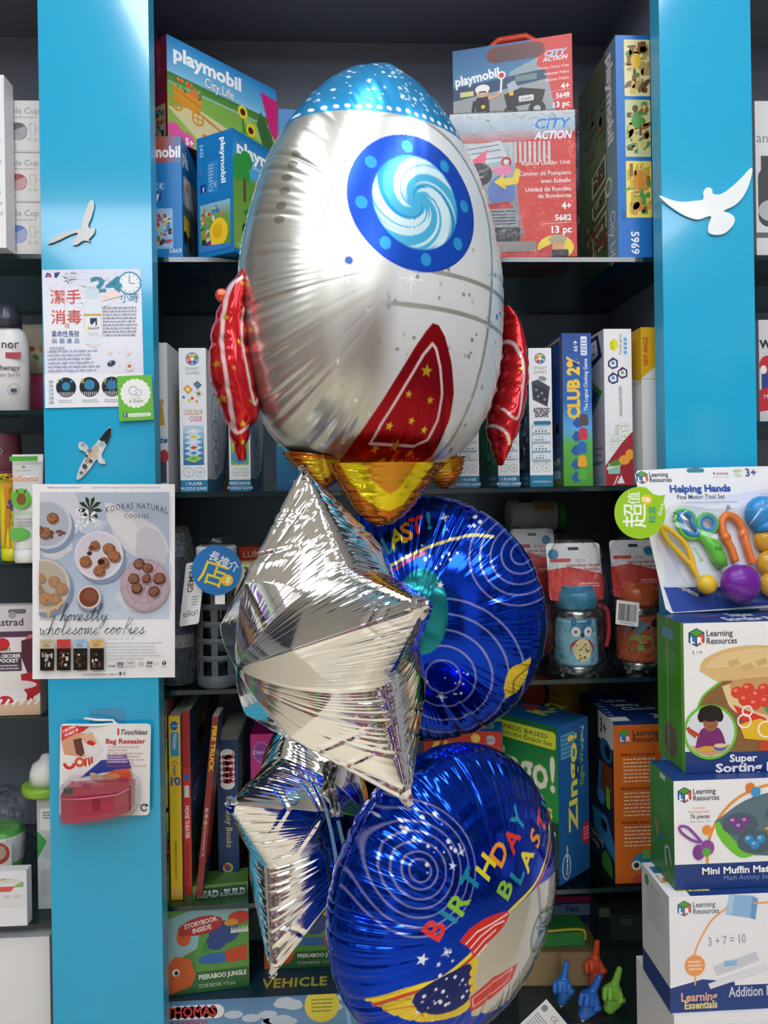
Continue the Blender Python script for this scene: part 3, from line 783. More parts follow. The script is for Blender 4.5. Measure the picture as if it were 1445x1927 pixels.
# ---- silver stars
def silver(X, Z, front):
    c = np.empty((X.size, 4), np.float32); c[:, :3] = hx('eeeeec'); c[:, 3] = 1; return c
SILVER = mat('silver_foil', .045, 1., mfroma=True)
def star_balloon(name, label, M, R, q, phi, T, seed):
    t = thing(name, label, 'balloon', M.translation, 0); t.matrix_world = M
    n = 1100; th = np.arange(n)*2*PI/n-PI; r = star_radius(th, R, q, phi)
    ker = np.hanning(17); ker /= ker.sum(); r = np.convolve(np.r_[r[-8:], r, r[:8]], ker, 'valid')
    rg = random.Random(seed+5); lines = [(R*rg.uniform(.35, .85), phi+2*PI*rg.randrange(5)/5, rg.uniform(-.2, .2)) for _ in range(10)]
    def starb(S, th):
        rho = S*r[None, :]; k = 1-.5*np.clip((rho/R-.45)/.55, 0, 1)
        for q, A, sl in lines:                             # fold lines running across the arms
            d = rho*np.cos(th-A)+sl*rho*np.sin(th-A)-q; w = np.clip(np.cos(th-A)*3-1.4, 0, 1)
            k = k-.035*w*np.exp(-(d/(.014*R))**2)+.02*w*np.exp(-(d/(.05*R))**2)
        return k
    foil_mesh('body', th, r, T, T, 150, silver, seed, 1.6, .64, nb=120, bulge=starb, cr=(75, .011, .0038, .5), fine=(210, .0006), scallop=.5, parent=t, material=SILVER)
    # crimped tips
    for k in range(5):
        mb = MB(); rg = random.Random(seed*10+k); A = phi+2*PI*k/5; n2 = 9
        rings = []
        for i in range(5):
            rad = R*(.945+.018*i); wd = (.011-.001*i)
            rings.append([Vector((rad*math.cos(A)-math.sin(A)*wd*u, rg.uniform(-.0035, .0035)*(1-abs(u)*.4)-.006*(1-i/4)*(1-u*u), rad*math.sin(A)+math.cos(A)*wd*u)) for u in [-1+2*j/(n2-1) for j in range(n2)]])
        mb.loft(rings, 'e4e4e2', closed=False)
        mb.build('crimped_tip', SILVER, t)
    return t
SM = pose(617.3, 1201, .79, -.992, .154, 0)
big = star_balloon('star_balloon', 'large silver foil star balloon hanging right under the rocket', SM, .1765, .54, math.radians(13.5)+.073, .102, 21)
S2 = pose(585.8, 1537, 1.06, 1.08, -.144, 0)
sml = star_balloon('star_balloon', 'smaller silver star balloon, half hidden, beside the lowest blue balloon', S2, .1905, .58, math.radians(162)-.13, .088, 22)
sml['group'] = big['group'] = 'silver star balloons'
# dangling foil tail of the star
mb = MB(); rg = random.Random(4); rings = []
for i in range(26):
    t = i/25; px = 614+16*t+4*math.sin(t*9); py = 1432+105*t; w = 15*(1-.25*t)+3*math.sin(t*14)
    rings.append([at(px-w+2*w*j/8, py+rg.uniform(-2, 2), .785+.006*math.sin(j*1.9+i*.8)+rg.uniform(-.003, .003)) for j in range(9)])
I = SM.inverted(); rings = [[I@p for p in q] for q in rings]
mb.loft(rings, 'e8e8e6', closed=False, sm=False); mb.build('tail', mat('crumpled_foil', .32, .9, 'dcdcda'), big)

# ---- round blue balloons
BL = '0c3cc4'
B1 = pose(846, 1672, .93, math.radians(36), 0, 0)
K1 = .93/1447
def paint_low(X, Z, front):
    a = Art(X/K1, Z/K1, BL, .92, 1.5)
    if front: art_birthday(a)
    return a.c
blue1 = thing('round_balloon', 'round blue birthday balloon lowest in the bunch, lettering slanting up', 'balloon', B1.translation); blue1.matrix_world = B1
n = 900; thb = np.arange(n)*2*PI/n-PI
foil_mesh('body', thb, np.full(n, .173), .088, .085, 230, paint_low, 31, 2.1, .5, nb=60, cr=(54, .022, .0065, .6), fine=(150, .0008), scallop=.5, parent=blue1)
B2 = pose(794, 1162, 1.15, math.radians(-16), 0, 0); K2 = 1.15/1447
def paint_up(X, Z, front):
    a = Art(X/K2, Z/K2, BL, .92, 1.5); 
    if front: art_up(a)
    return a.c
blue2 = thing('round_balloon', 'round blue birthday balloon between the rocket and the lowest balloon, behind the silver star', 'balloon', B2.translation); blue2.matrix_world = B2
blue1['group'] = blue2['group'] = 'round blue birthday balloons'
foil_mesh('body', thb, np.full(n, .184), .088, .085, 230, paint_up, 32, 2.1, .5, nb=60, cr=(48, .024, .0075, .65), fine=(150, .0008), scallop=.5, parent=blue2)
# ------------------------------------------------------------------ topmost shelf: toy figure cartons
PB, PBD = '1276b8', '0d5c9e'
TOYS = ('c8322a','e8c53a','3d7a3a','2a2a30','d8d4c8','7a5a38','3a78b8','c87a3a')
g_toy = 'toy figure cartons on the topmost shelf'
def ce(F, x, y, h, col='d8e8f4'):
    F.rect(x-h*.2, y-h*1.3, x+h*2.6, y+h*.5, '2f7fc0', r=h*.2); F.ring(x+h*.7, y-h*.4, h*.5, h*.14, col, 60, 300, 14); F.ring(x+h*1.8, y-h*.4, h*.5, h*.14, col, 60, 300, 14, up=False); F.line([(x+h*1.3, y-h*.4), (x+h*1.8, y-h*.4)], h*.14, col, up=False)
def fb(F, x, y, s):
    F.rect(x, y, x+s, y+s*F.sx/F.sy, '1f3f86', r=s*.1); F.text('f', x+s*.6, y+s*.92*F.sx/F.sy, s*.72, 'fff', al='c', bold=.04)
Yc = YS+.004
# -- small carton by the upright
A = Carton(258, 344, 256, 477, Yc, .2, -3, Z1+.001, PB, pivot='r')
F = A.front(86, 222)
F.grad(0, 0, 86, 48, [(0, 'b0301e'), (.55, 'a8503a'), (1, '4a7aa8')], False); F.text('playmobil', 83, 38, 20, 'f4f4f4', w=88, al='r', bold=.05)
ce(F, 33, 95, 9); fb(F, 31, 103, 16); F.rect(30, 132, 68, 206, '8fb6d8', r=3); F.clutter(31, 140, 67, 204, TOYS, 40, 3, .22); F.text('6869', 84, 214, 8, 'cfe0ee', al='r')
F.text('playmobil', 12, 120, 12, 'd8e6f2', rot=90, bold=.03)
F = A.right(200, 222)
F.text('pla', 8, 44, 26, 'fff', bold=.05); F.rect(8, 62, 190, 190, '9aa8b0', r=20); F.rect(8, 120, 190, 190, '5d6670'); F.poly([(14,70),(60,60),(80,110),(30,120)], 'e8e8e6'); F.star(34, 84, 12, 'e88a2a'); F.rect(10, 140, 48, 172, 'e8c420', r=4); F.ell(20, 180, 12, col='222'); F.ell(50, 182, 12, col='222', up=False); F.rect(10, 196, 190, 216, '4a6a86')
F.text('6869', 150, 212, 10, 'fff')
A.done('toy_carton', 'small blue toy carton squeezed against the cyan left upright, red band along its top', 'box', g_toy)
# -- 5435
B = Carton(373, 441, 239, 474, 1.287, .17, -33, Z1+.001, PB, pivot='r')
F = B.front(68, 234)
F.text('5435', 6, 14, 9, 'cfe2f2', rot=90); F.text('playmobil', 46, 12, 11, 'f2f6fa', rot=90, bold=.05, w=64)
F.rect(20, 52, 40, 112, '2f82c4', r=2); F.greek(22, 56, 32, 110, 9, '9cc4e4'); ce(F, 25, 100, 6); fb(F, 5, 92, 12); F.text('You', 6, 62, 5, 'e04040', rot=90)
F.grad(5, 132, 62, 224, [(0, '8fb7cf'), (.3, '6f9a4a'), (1, '5d8a3c')]); F.clutter(6, 136, 50, 222, TOYS, 60, 5, .16); F.ell(40, 190, 17, 27, 'f0c81e'); F.ell(38, 188, 9, 15, 'dcae14'); F.poly([(5,210),(62,216),(62,224),(5,224)], '3c7ac0')
F = B.right(150, 234)
F.grad(0, 8, 150, 226, [(0, '1a7cc2'), (.3, '4fb0e0'), (.36, '5d9a3c'), (1, '86b04a')]); F.text('playmobil', 10, 42, 24, 'fff', w=128, bold=.06)
F.text('Summer Fun', 40, 58, 9, 'd8ecf8', shear=.2)
for x, y, q in ((16,62,16),(30,48,14),(8,76,14),(26,76,12)): F.ell(x, y, q, col='2f9a3e', n=14)
F.rect(22, 84, 28, 130, '6a4a2a'); F.rect(50, 96, 66, 140, 'e8e4de', r=5); F.rect(52, 138, 64, 166, '2c3a78'); F.ell(57, 88, 7, col='d8a878'); F.ell(40, 150, 18, 8, '2a8a40'); F.ell(28, 186, 10, 16, '1c1c20'); F.clutter(60, 90, 148, 220, TOYS, 40, 8, .16); F.text('5435', 8, 222, 8, 'fff')
B.done('toy_carton', 'blue toy carton standing corner out, yellow picture low on its narrow side', 'box', g_toy)
# -- farm cart carton lying across the two
zt = Z1+.001+max(A.h, B.h)+.002
Cc = Carton(316, 521, 65, 256, 1.335, .085, 47, zt, '8a1f3a')
F = Cc.front(240, 190)
F.grad(0, 0, 240, 190, [(0, '1c86c8'), (.28, '6fb9e2'), (.42, 'a8d4e8'), (.46, '7fae4a'), (1, '9cc253')])
F.grad(0, 66, 240, 82, [(0, '3f7a3a'), (1, '5d9440')]); F.poly([(0,130),(60,112),(150,130),(240,170),(240,190),(90,190)], 'd9cf9a'); F.poly([(150,84),(240,100),(240,140),(190,120)], 'a9ca62')
F.text('playmobil', 14, 38, 24, 'fff', w=140, bold=.06); F.text('City Life', 76, 62, 17, 'f4f4f0', w=62, bold=.03, outl='2a6a9a', ow=.05)
F.poly([(10,82),(68,96),(64,124),(14,112)], 'e0982c'); F.line([(12,92),(66,106)], 2, 'b87420'); F.line([(66,120),(150,150)], 4, 'c98a34')
for x, y in ((18,118),(60,130)):
    F.ring(x, y, 11, 3, 'd88f2a', n=20); F.line([(x-10,y),(x+10,y)], 2, 'd88f2a'); F.line([(x,y-10),(x,y+10)], 2, 'd88f2a', up=False)
rgp = random.Random(2)
for i in range(26): F.ell(rgp.uniform(12, 66), rgp.uniform(68, 92), 3.4, col=rgp.choice(('d8342a','3f8a3a','e87a3a','58a04a')), n=8, up=i % 5 == 0)
for x, y in ((158,78),(176,108)):
    F.line([(x, y), (x+2, y+60)], 4, '3a8a36'); F.ell(x, y, 11, 13, 'f0d22c'); F.ell(x, y, 6, 7, '4a2a18'); F.ell(x+9, y+34, 9, 5, '4a9a3a', rot=30)
F.ell(160, 138, 12, 10, '2e2420'); F.poly([(200,60),(226,100),(240,140),(240,170),(205,130),(190,90)], '3d6a38')
F.poly([(200,20),(240,24),(240,112),(222,90)], 'd8287a'); F.poly([(225,140),(240,146),(240,172),(218,160)], 'b0705a')
for x, y, q in ((12,170,14),(24,176,12),(40,178,12),(28,186,11)): F.ell(x, y, q, col='e85aa0', n=12)
for x, y, c in ((74,160,'e87a2a'),(80,172,'d8342a'),(96,170,'f0f0ee'),(104,176,'e8e8f4'),(88,182,'58a04a')): F.ell(x, y, 6, col=c, n=8)
F.text('5+', 34, 187, 12, 'fff', bold=.04)
F = Cc.left(86, 190)
F.text('playmobil', 58, 14, 10, 'c06a80', rot=90); fb(F, 34, 98, 17); F.ring(24, 70, 7, 2, 'b06478', 60, 300, 12); F.rect(20, 122, 80, 182, 'b7a878', r=4); F.clutter(22, 126, 78, 180, TOYS, 40, 2, .2)
Cc.done('toy_carton', 'flower cart toy carton lying slanted on top of the two blue cartons', 'box', g_toy)
# -- one behind the rocket nose
D = Carton(528, 640, 205, 480, 1.52, .1, 4, Z1+.001, PB)
F = D.front(112, 270); F.text('playmobil', 12, 64, 44, 'f4f8fb', w=200, bold=.06) if False else F.text('pla', 10, 64, 40, 'f4f8fb', bold=.06); F.clutter(8, 120, 104, 250, TOYS, 40, 4, .2)
D.done('toy_carton', 'blue toy carton at the back, half hidden by the rocket nose', 'box', g_toy)
# -- rescue carton in a clear bag, and the carry case on it
R_ = Carton(850, 1086, 206, 486, Yc, .13, -6, Z1+.003, 'c8342a', pivot='r')
F = R_.front(236, 282)
F.grad(0, 0, 236, 60, [(0, 'cfd6da'), (.5, 'a9bfcc'), (1, 'c9584a')]); F.grad(0, 58, 150, 240, [(0, 'b8c2c6'), (.4, '8a9aa8'), (1, '8a6a62')]); F.poly([(120,60),(236,40),(236,282),(150,282),(130,200)], 'd83c30')
F.text('CITY', 228, 34, 19, '3d8fd0', al='r', w=66, bold=.06, shear=.25, outl='e8eef2'); F.text('ACTION', 230, 54, 15, 'f4f4f4', al='r', w=70, bold=.05, shear=.25, outl='4a86b4')
F.poly([(4,66),(96,54),(110,92),(8,104)], 'c9d0d4'); F.line([(14,72),(92,62)], 2, '6a7a86'); F.line([(16,82),(96,72)], 2, '6a7a86'); F.line([(20,94),(100,86)], 2, '6a7a86')
for k in range(9): F.rect(112+k*9, 58, 117+k*9, 98, 'c4c8c8', up=k == 0)
F.ell(106, 96, 10, col='b8362a'); F.ell(106, 96, 5, col='e0e0e0')
F.poly([(30,98),(72,70),(64,104),(86,110),(40,130)], 'e8587a'); F.poly([(76,108),(110,100),(120,116),(96,124)], 'e07aa0'); F.ell(96, 152, 26, 30, '5a78b8')
F.ell(56, 118, 23, 22, '1d1d1f'); F.line([(40,122),(58,112),(72,108)], 5, '6a6a6c'); F.line([(42,130),(62,122)], 4, '8a8a8c')
F.poly([(82,134),(100,120),(100,128),(118,126),(124,108),(132,112),(128,138),(104,142),(104,150)], 'ecd02a')
F.poly([(54,178),(110,172),(126,196),(124,240),(62,248)], 'b82a22'); F.rect(68, 186, 126, 222, '8d9296', r=3)
for k in range(5): F.rect(72, 190+k*6, 122, 193+k*6, '4c5054', up=k == 0)
F.rect(60, 222, 130, 258, '2c2e32', r=4); F.ell(74, 246, 12, col='1a1a1c'); F.ell(116, 250, 12, col='1a1a1c', up=False); F.rect(44, 250, 160, 270, '8e8684')
for i, t in enumerate(('Rescue Ladder Unit', 'Camion de Pompiers', 'avec Echelle', 'Unidad de Rescate', 'de Bomberos')): F.text(t, 226, (104, 124, 139, 155, 168)[i], 8, 'f6dcd8', al='r', bold=.03)
F.text('4+', 226, 190, 12, 'fff', al='r', bold=.04); F.text('5682', 226, 212, 11, 'fff', al='r', bold=.04); F.line([(168,218),(228,216)], 1, 'f0b8b0'); F.text('13 pc', 226, 236, 13, 'fff', al='r', bold=.04)
F.ell(196, 264, 34, 24, 'ecd434'); F.ell(200, 258, 13, 14, 'd8a070'); F.ell(200, 248, 17, 9, 'b0a47a'); F.rect(184, 268, 220, 282, '26262c', r=4); F.poly([(160,270),(190,256),(188,282),(158,282)], 'c8342a')
R_.done('toy_carton', 'red fire engine toy carton in a clear plastic bag, below the carry case', 'box', g_toy)
def bag(o, w, d, h, pad=.004, seed=1, top=.03, nx=16, nz=20, name='plastic_bag', amp=.004, m=None):
    """crumpled clear bag round a local box 0..w, 0..d, 0..h"""
    rg = random.Random(seed); mb = MB(); n = 4*nx; rings = []
    ph = [rg.uniform(0, 6.28) for _ in range(8)]
    for i in range(nz+1):
        t = i/nz; z = .0008+t*(h+top); k = 1-.75*max(0, (z-h)/top)**1.3 if top > 0 and z > h else 1
        ring = []
        for x, y in [(-pad+(w+2*pad)*j/nx, -pad) for j in range(nx)]+[(w+pad, -pad+(d+2*pad)*j/nx) for j in range(nx)]+[(w+pad-(w+2*pad)*j/nx, d+pad) for j in range(nx)]+[(-pad, d+pad-(d+2*pad)*j/nx) for j in range(nx)]:
            e = abs(math.sin(z*70+ph[0]+x*40)+math.sin(x*90+z*50+ph[1])+math.sin(y*80-z*66+ph[2]))*amp*.6+rg.random()*amp*.5
            cx, cy = x-w/2, (y-d/2); s = 1+e/max(.02, math.hypot(cx, cy))
            ring.append((w/2+cx*s, d/2+cy*s*k if z > h else d/2+cy*s, z))
        rings.append(ring)
    mb.loft(rings, 'fff'); b = mb.build(name, m or CLEAR, o); return b
bag(R_.ob, R_.w, R_.d, R_.h, .003, 3, .02, amp=.003)
zr = Z1+.001+R_.h+.024
P_ = Carton(853, 1078, 62, 205, 1.375, .07, -17, Z1+.001+R_.h+.0225, '2f6fa8', pivot='r', cols={'right': 'b02c28', 'top': 'c23a30'})
hh = P_.h
F = P_.front(226, 190)
F.grad(0, 0, 226, 190, [(0, '2c6496'), (.5, '4a88b4'), (.75, '7c98a8'), (1, 'a0a8a8')]); F.poly([(150,0),(226,0),(226,190),(196,190),(180,90),(160,62)], 'd03a30')
F.poly([(110,70),(164,44),(160,62),(180,90),(196,190),(90,190)], '8fa4ac'); F.poly([(0,120),(180,96),(186,190),(0,190)], '9aa2a2'); F.poly([(0,92),(176,74),(180,98),(0,124)], '23486a')
F.rect(14, 104, 40, 116, 'd8d48a'); F.rect(120, 82, 160, 96, '6a8a8a')
F.rect(66, 6, 176, 44, '7a2c24', r=18); F.rect(74, 14, 168, 44, '5a3a38', r=14)
F.text('playmobil', 6, 88, 22, 'f2f6f8', w=84, bold=.06, rot=-6)
F.text('CITY', 216, 46, 13, '9cc4e8', al='r', w=40, bold=.05, shear=.25, outl='e8eef2'); F.text('ACTION', 218, 58, 10, 'e8ecf0', al='r', w=46, bold=.05, shear=.25)
for i, t in enumerate(('Police Carry Case', 'Valisette Police', 'Maletin Policia')): F.text(t, 220, 76+i*15, 6.5, 'f6d0cc', al='r', bold=.03)
F.text('4+', 220, 128, 13, 'fff', al='r', bold=.04); F.text('5648', 220, 148, 11, 'fff', al='r', bold=.04); F.text('13 pc', 220, 170, 13, 'fff', al='r', bold=.04); F.line([(186,132),(222,130)], 1, 'f0b8b0'); F.line([(186,152),(222,150)], 1, 'f0b8b0', up=False)
F.rect(44, 122, 70, 168, '1c1d24', r=6); F.rect(48, 162, 56, 186, '14141a'); F.rect(60, 162, 68, 186, '14141a', up=False); F.ell(57, 112, 12, 11, 'd8a682'); F.ell(57, 103, 14, 11, 'f0f0ec'); F.rect(50, 108, 64, 112, '3a2c26'); F.ell(58, 146, 4, col='d8c020')
F.line([(68,128),(84,124),(92,116)], 6, 'd8a682'); F.line([(92,118),(94,84)], 4, 'e8e8e4'); F.ell(94, 76, 8, col='f0f0ec'); F.ell(94, 76, 5, col='c8342a'); F.line([(42,130),(38,160)], 7, '1c1d24')
F.poly([(104,100),(118,92),(128,116),(108,120)], 'a9b8c2'); F.poly([(98,124),(130,112),(176,124),(170,150),(104,156)], '1a1a1e'); F.rect(126, 132, 154, 146, 'dcdcd8', r=2); F.rect(108, 118, 116, 128, 'e8c020'); F.ell(110, 170, 14, col='18181c'); F.ell(160, 168, 16, col='18181c', up=False); F.ell(160, 168, 7, col='b8bcc0')
F.text('AWM', 130, 144, 7, '333')
P_.done('carry_case', 'police motorbike toy carry case with grip, standing on the red fire engine carton', 'case', g_toy)
mb = MB(); mb.tube([(P_.w*.30, P_.d*.5, hh), (P_.w*.32, P_.d*.5, hh+.016), (P_.w*.38, P_.d*.5, hh+.026), (P_.w*.62, P_.d*.5, hh+.026), (P_.w*.68, P_.d*.5, hh+.016), (P_.w*.70, P_.d*.5, hh)], .007, 'c8432a'); mb.build('grip', PLASTIC, P_.ob)
# -- tall house carton on edge
H_ = Carton(1164, 1228, 66, 486, Yc, .21, 0, Z1+.001, '1c6fc0')
F = H_.front(64, 420)
for i, (y0, y1) in enumerate(((8,115),(122,230),(238,345))):
    F.rect(16, y0, 64, y1, ('e4dc9c', 'c8d09a', 'ecd868')[i], r=2); F.clutter(17, y0+3, 64, y1-3, (('8a5a38','b8a060','5a8a4a','d8c070','6a4a30') if i < 2 else ('e0a03a','4f9a48','d89048','c8b040','8a6a30')), 46, i+3, .26)
    F.ell(38, y0+40, 10, 14, ('e8c03a', '5aa04a', 'd8902a')[i])
F.text('5969', 24, 372, 15, 'f2f6fa', rot=90, bold=.04); F.rect(8, 330, 14, 348, '2a5a9a')
F = H_.left(200, 420)
F.grad(0, 0, 200, 420, [(0, '55644a'), (.2, '4a5a38'), (.55, '62803c'), (1, '3f6a34')]); F.rect(150, 0, 200, 420, '4c78a8') ; F.grad(150, 0, 200, 420, [(0, '6a8aa0'), (.4, '7aa0a8'), (1, '8fb8cc')])
F.text('playmobil', 158, 18, 30, 'f0f4f0', rot=90, w=150, bold=.06); F.text('City Life', 164, 322, 26, 'f4f6f4', w=90, rot=90, bold=.04, outl='3a5a8a')
for y0, y1 in ((200,250),(262,300),(310,372)):
    F.poly([(70,y0+14),(146,y0-4),(146,y1-4),(70,y1+10)], 'd8dcb0'); F.poly([(78,y0+16),(140,y0+2),(140,y1-8),(78,y1+2)], '4a5a3a')
    F.clutter(78, y0+10, 142, y1-6, ('8a3a2a','c8b060','5a8a4a','d0d0b0'), 14, y0, .3)
F.clutter(10, 300, 150, 415, ('8a4a2a','5a7a3a','c8a050','7a3a2a','446a3a'), 60, 9, .16); F.clutter(20, 60, 150, 180, ('5a4a30','3f5a30','6a5a3a'), 30, 4, .2); F.ring(160, 270, 14, 6, 'e4e8c0')
H_.done('toy_carton', 'tall blue toy house carton beside the cyan right upright, three pictures down its spine', 'box', g_toy)
# ------------------------------------------------------------------ second shelf: puzzle game boxes
g_game = 'puzzle game boxes on the second shelf'
Y2 = YS+.012; ZB = Z2+.001
TE = '1c7ba4'
def logo(F, x, y, r):
    for k, c in enumerate(('e8b820','4a9a3a','2a7ac0','d83a30','e87a20')):
        t = math.radians(-90+72*k); F.ell(x+r*.55*math.cos(t), y+r*.55*math.sin(t), r*.34, col=c, n=10, up=k == 0)
    F.ring(x, y, r*.92, r*.16, '3a6ab0', 0, 360, 24)
    for k in range(5):
        t = math.radians(-90+72*k); F.line([(x+r*.2*math.cos(t), y+r*.2*math.sin(t)), (x+r*.3*math.cos(t), y+r*.3*math.sin(t))], r*.2, 'f4f4f4', up=k == 0)
    F.text('SMART', x, y+r*1.75, r*.48, '8a8e92', al='c'); F.text('GAMES', x, y+r*2.4, r*.48, '8a8e92', al='c', up=False)
def circ(F, x, y, r, big, small, ink='6f9ab4'):
    F.ring(x, y, r, r*.09, ink, 0, 360, 24); F.text(big, x, y+r*.2, r*.5*F.sx/F.sy, ink, al='c', bold=.02); F.text(small, x, y+r*.62, r*.2*F.sx/F.sy, ink, al='c')
def spine(F, band1, band2, n1, n2):
    """50 x 264 canvas of a narrow puzzle box end"""
    F.rect(0, 242, 50, 264, TE); F.text(band1, 25, 251, 5, 'e4f0f6', al='c', bold=.03); F.text(band2, 25, 260, 5, 'e4f0f6', al='c', bold=.03, up=False)
    logo(F, 25, 20, 12)
    if n1: circ(F, 15, 228, 9, n1, 'years'); circ(F, 36, 228, 9, n2, 'tasks')
def sidebadges(F, items):
    """240 x 264 canvas of the broad side nearest the spine"""
    F.poly([(0,264),(0,240),(90,240),(170,220),(240,150),(240,264)], TE); F.poly([(150,264),(200,240),(240,190),(240,264)], 'd8a020')
    for i, (b, s) in enumerate(items): circ(F, 90, 120+i*52, 44, b, s)
def gamebox(xl, xr, yt, depth, name='puzzle_game', yaw=0, Y=Y2, cols=None, col='eceef0', yb=918):
    return Carton(xl, xr, yt, yb, Y, depth, yaw, ZB, col, cols)
b = gamebox(268, 318, 645, .22)
F = b.front(50, 272); F.text('Snow White', 48, 182, 11, '2a5a9a', al='r', shear=.3, bold=.05); F.poly([(30,150),(44,150),(40,110),(34,110)], 'd8b030'); F.ell(37, 108, 6, col='d8a888'); F.rect(8, 196, 46, 254, '2f5a8a'); F.ell(42, 206, 8, 12, 'c83a3a')
for k in range(5): F.rect(26, 218+k*7, 46, 222+k*7, '6a4a40', up=k == 0)
F = b.right(220, 272); F.ell(110, 110, 50, 40, 'e8d88a'); F.ell(110, 46, 30, 18, 'b8d0e0'); circ(F, 110, 170, 40, '3', ''); circ(F, 110, 220, 40, '48', ''); F.poly([(60,140),(160,140),(110,100)], 'e0c8d0')
b.done('puzzle_game', 'white puzzle game box half hidden behind the cyan left upright', 'game box', g_game)
b = gamebox(340, 391, 655, .22)
F = b.front(50, 264); spine(F, '1 PLAYER', 'PUZZLE GAME', '5', '100')
for x, y, c, q in ((16,76,'e8a020',9),(34,68,'5a6a7a',8),(36,84,'e8d8a0',8)): F.poly([(x-q,y-2),(x,y-q),(x+q,y),(x,y+q)], c); F.poly([(x-q*.5,y-1),(x,y-q*.5),(x+q*.5,y),(x,y+q*.5)], '3a7ac0' if c != 'e8a020' else 'f4e4b0')
for x, y, c in ((8,90,'3a8ad0'),(18,96,'e8d020'),(24,92,'d83a30'),(32,98,'e8a020')): F.ell(x, y, 3, col=c, n=6)
F.text('COLOUR', 26, 122, 9, 'd87a20', al='c', w=34); F.text('CODE', 30, 134, 9, 'c83a7a', al='c', w=22)
F.grad(6, 142, 44, 214, [(0, 'bcd8e6'), (.5, '4f96c4'), (1, '2a6aa4')]); 
for k, c in enumerate(('e8f0f4','e8d020','e8f0f4','d83a30','3a8ad0','5ab040')):
    F.poly([(8,154+k*10),(24,146+k*10),(42,152+k*10),(26,160+k*10)], ('cfe2ee' if k % 2 == 0 else 'd8e8f0') if k < 5 else 'a8d060'); F.poly([(18,153+k*10),(25,149+k*10),(33,152+k*10),(26,156+k*10)], c)
F = b.right(220, 264); sidebadges(F, (('5','levels'),('1','player'),('100','challenges')))
b.done('puzzle_game', 'white puzzle game box with stacked coloured sheets on its end, left of the rocket fin', 'game box', g_game)
b = gamebox(432, 472, 660, .22)
F = b.front(50, 264); spine(F, 'PRESCHOOL', 'PUZZLE GAME', '3-6', '48'); F.rect(4, 140, 46, 214, '7ab85a'); F.ell(24, 200, 20, 12, '3a9ac0'); F.rect(8, 150, 40, 180, 'e8b830'); F.text('LITTLE', 25, 120, 9, 'd83a30', al='c')
F = b.right(220, 264); sidebadges(F, (('1','player'),('48','challenges'))) ; F.rect(20, 60, 200, 100, 'e8ecee')
b.done('puzzle_game', 'white preschool puzzle box behind the tip of the left rocket fin', 'game box', g_game)
b = gamebox(521, 606, 735, .1, col='1f78ac')
F = b.front(80, 190); F.grad(0, 0, 80, 190, [(0, '3f9ac0'), (1, '155f94')]); F.poly([(10,30),(52,24),(60,84),(14,96)], '7fb84a'); F.poly([(0,96),(40,90),(62,110),(20,120)], '4aa8d8'); F.line([(4,104),(40,98)], 3, 'a8e040'); F.ell(50, 130, 18, 20, '2a4a7a'); F.text('1 PLAYER', 40, 176, 6, 'cfe4f0', al='c')
b.done('puzzle_game', 'blue and green game box peeping out under the rocket, left of the flames', 'game box', g_game)
def dots_panel(F, y0, rows=4):
    for k in range(rows):
        F.rect(5, y0+k*17, 45, y0+k*17+14, 'e4eef4', r=4); F.ring(25, y0+k*17+7, .1, .1, TE); F.text('speed', 25, y0+k*17+6, 3, TE, al='c')
        F.line([(5,y0+k*17),(45,y0+k*17),(45,y0+k*17+14),(5,y0+k*17+14),(5,y0+k*17)], 1, TE)
        for j in range(4): F.ell(14+j*7, y0+k*17+10, 2, col='2a5a7a' if j < 4-k % 2 else 'b8d0dc', n=6, up=j == 0)
b = gamebox(862, 902, 655, .22)
F = b.front(50, 264); spine(F, '1 PLAYER', 'PUZZLE GAME', '6', '60'); dots_panel(F, 146)
b.done('puzzle_game', 'white puzzle box end right of the orange rocket flames', 'game box', g_game)
b = gamebox(938, 978, 655, .22)
F = b.front(50, 264); spine(F, '1 PLAYER', 'PUZZLE GAME', '7', '60'); dots_panel(F, 146)
F = b.left(220, 264); F.grad(0, 0, 220, 240, [(0, '5aa880'), (1, '1f7a5a')]); F.rect(0, 236, 220, 264, TE); F.clutter(10, 120, 210, 232, ('2f9a70','1a6a50','7ab89a','3a4a50'), 40, 3, .25); F.text('Help the rabbits', 196, 250, 7, 'e8f2f6', al='r', bold=.03); F.text('jump and hide!', 196, 260, 7, 'e8f2f6', al='r', bold=.03)
b.done('puzzle_game', 'white puzzle box with a green side, under the tip of the right rocket fin', 'game box', g_game)
b = gamebox(998, 1041, 655, .22)
F = b.front(50, 264); spine(F, '', '', '8', '60'); F.text('www.SmartGames.eu', 25, 256, 4.5, 'e4f0f6', al='c', w=40)
F.poly([(6,64),(20,60),(46,74),(40,112),(8,98)], '3c4452'); F.poly([(10,68),(42,80),(38,106),(12,94)], '2a303c')
for x, y in ((16,80),(28,86),(20,92),(34,98)): F.ell(x, y, 3.2, col='8a94a2', n=8)
F.ell(30, 58, 9, 4, '8a8e96', rot=15); F.text('ASTEROID', 27, 122, 8, '30343c', al='c', w=36, bold=.05); F.text('ESCAPE', 27, 131, 8, '30343c', al='c', w=28, bold=.05)
F.rect(9, 139, 47, 146, TE, r=3); dots_panel(F, 148)
for k in (4,): F.rect(5, 216, 45, 217, TE)
F = b.left(220, 264); F.grad(0, 0, 220, 240, [(0, '1c2c48'), (.4, '2f5a74'), (1, '28323c')]); F.rect(0, 236, 220, 264, TE); F.rect(0, 0, 220, 30, TE); F.clutter(40, 90, 216, 230, ('5aa0b8','3a4450','6a7480','8ab0c0'), 50, 6, .2); F.star(180, 190, 12, 'e8f4f8', 4, .25)
F.text('the spaceship', 208, 250, 7, 'e8f2f6', al='r'); F.text('and hold!', 208, 260, 7, 'e8f2f6', al='r')
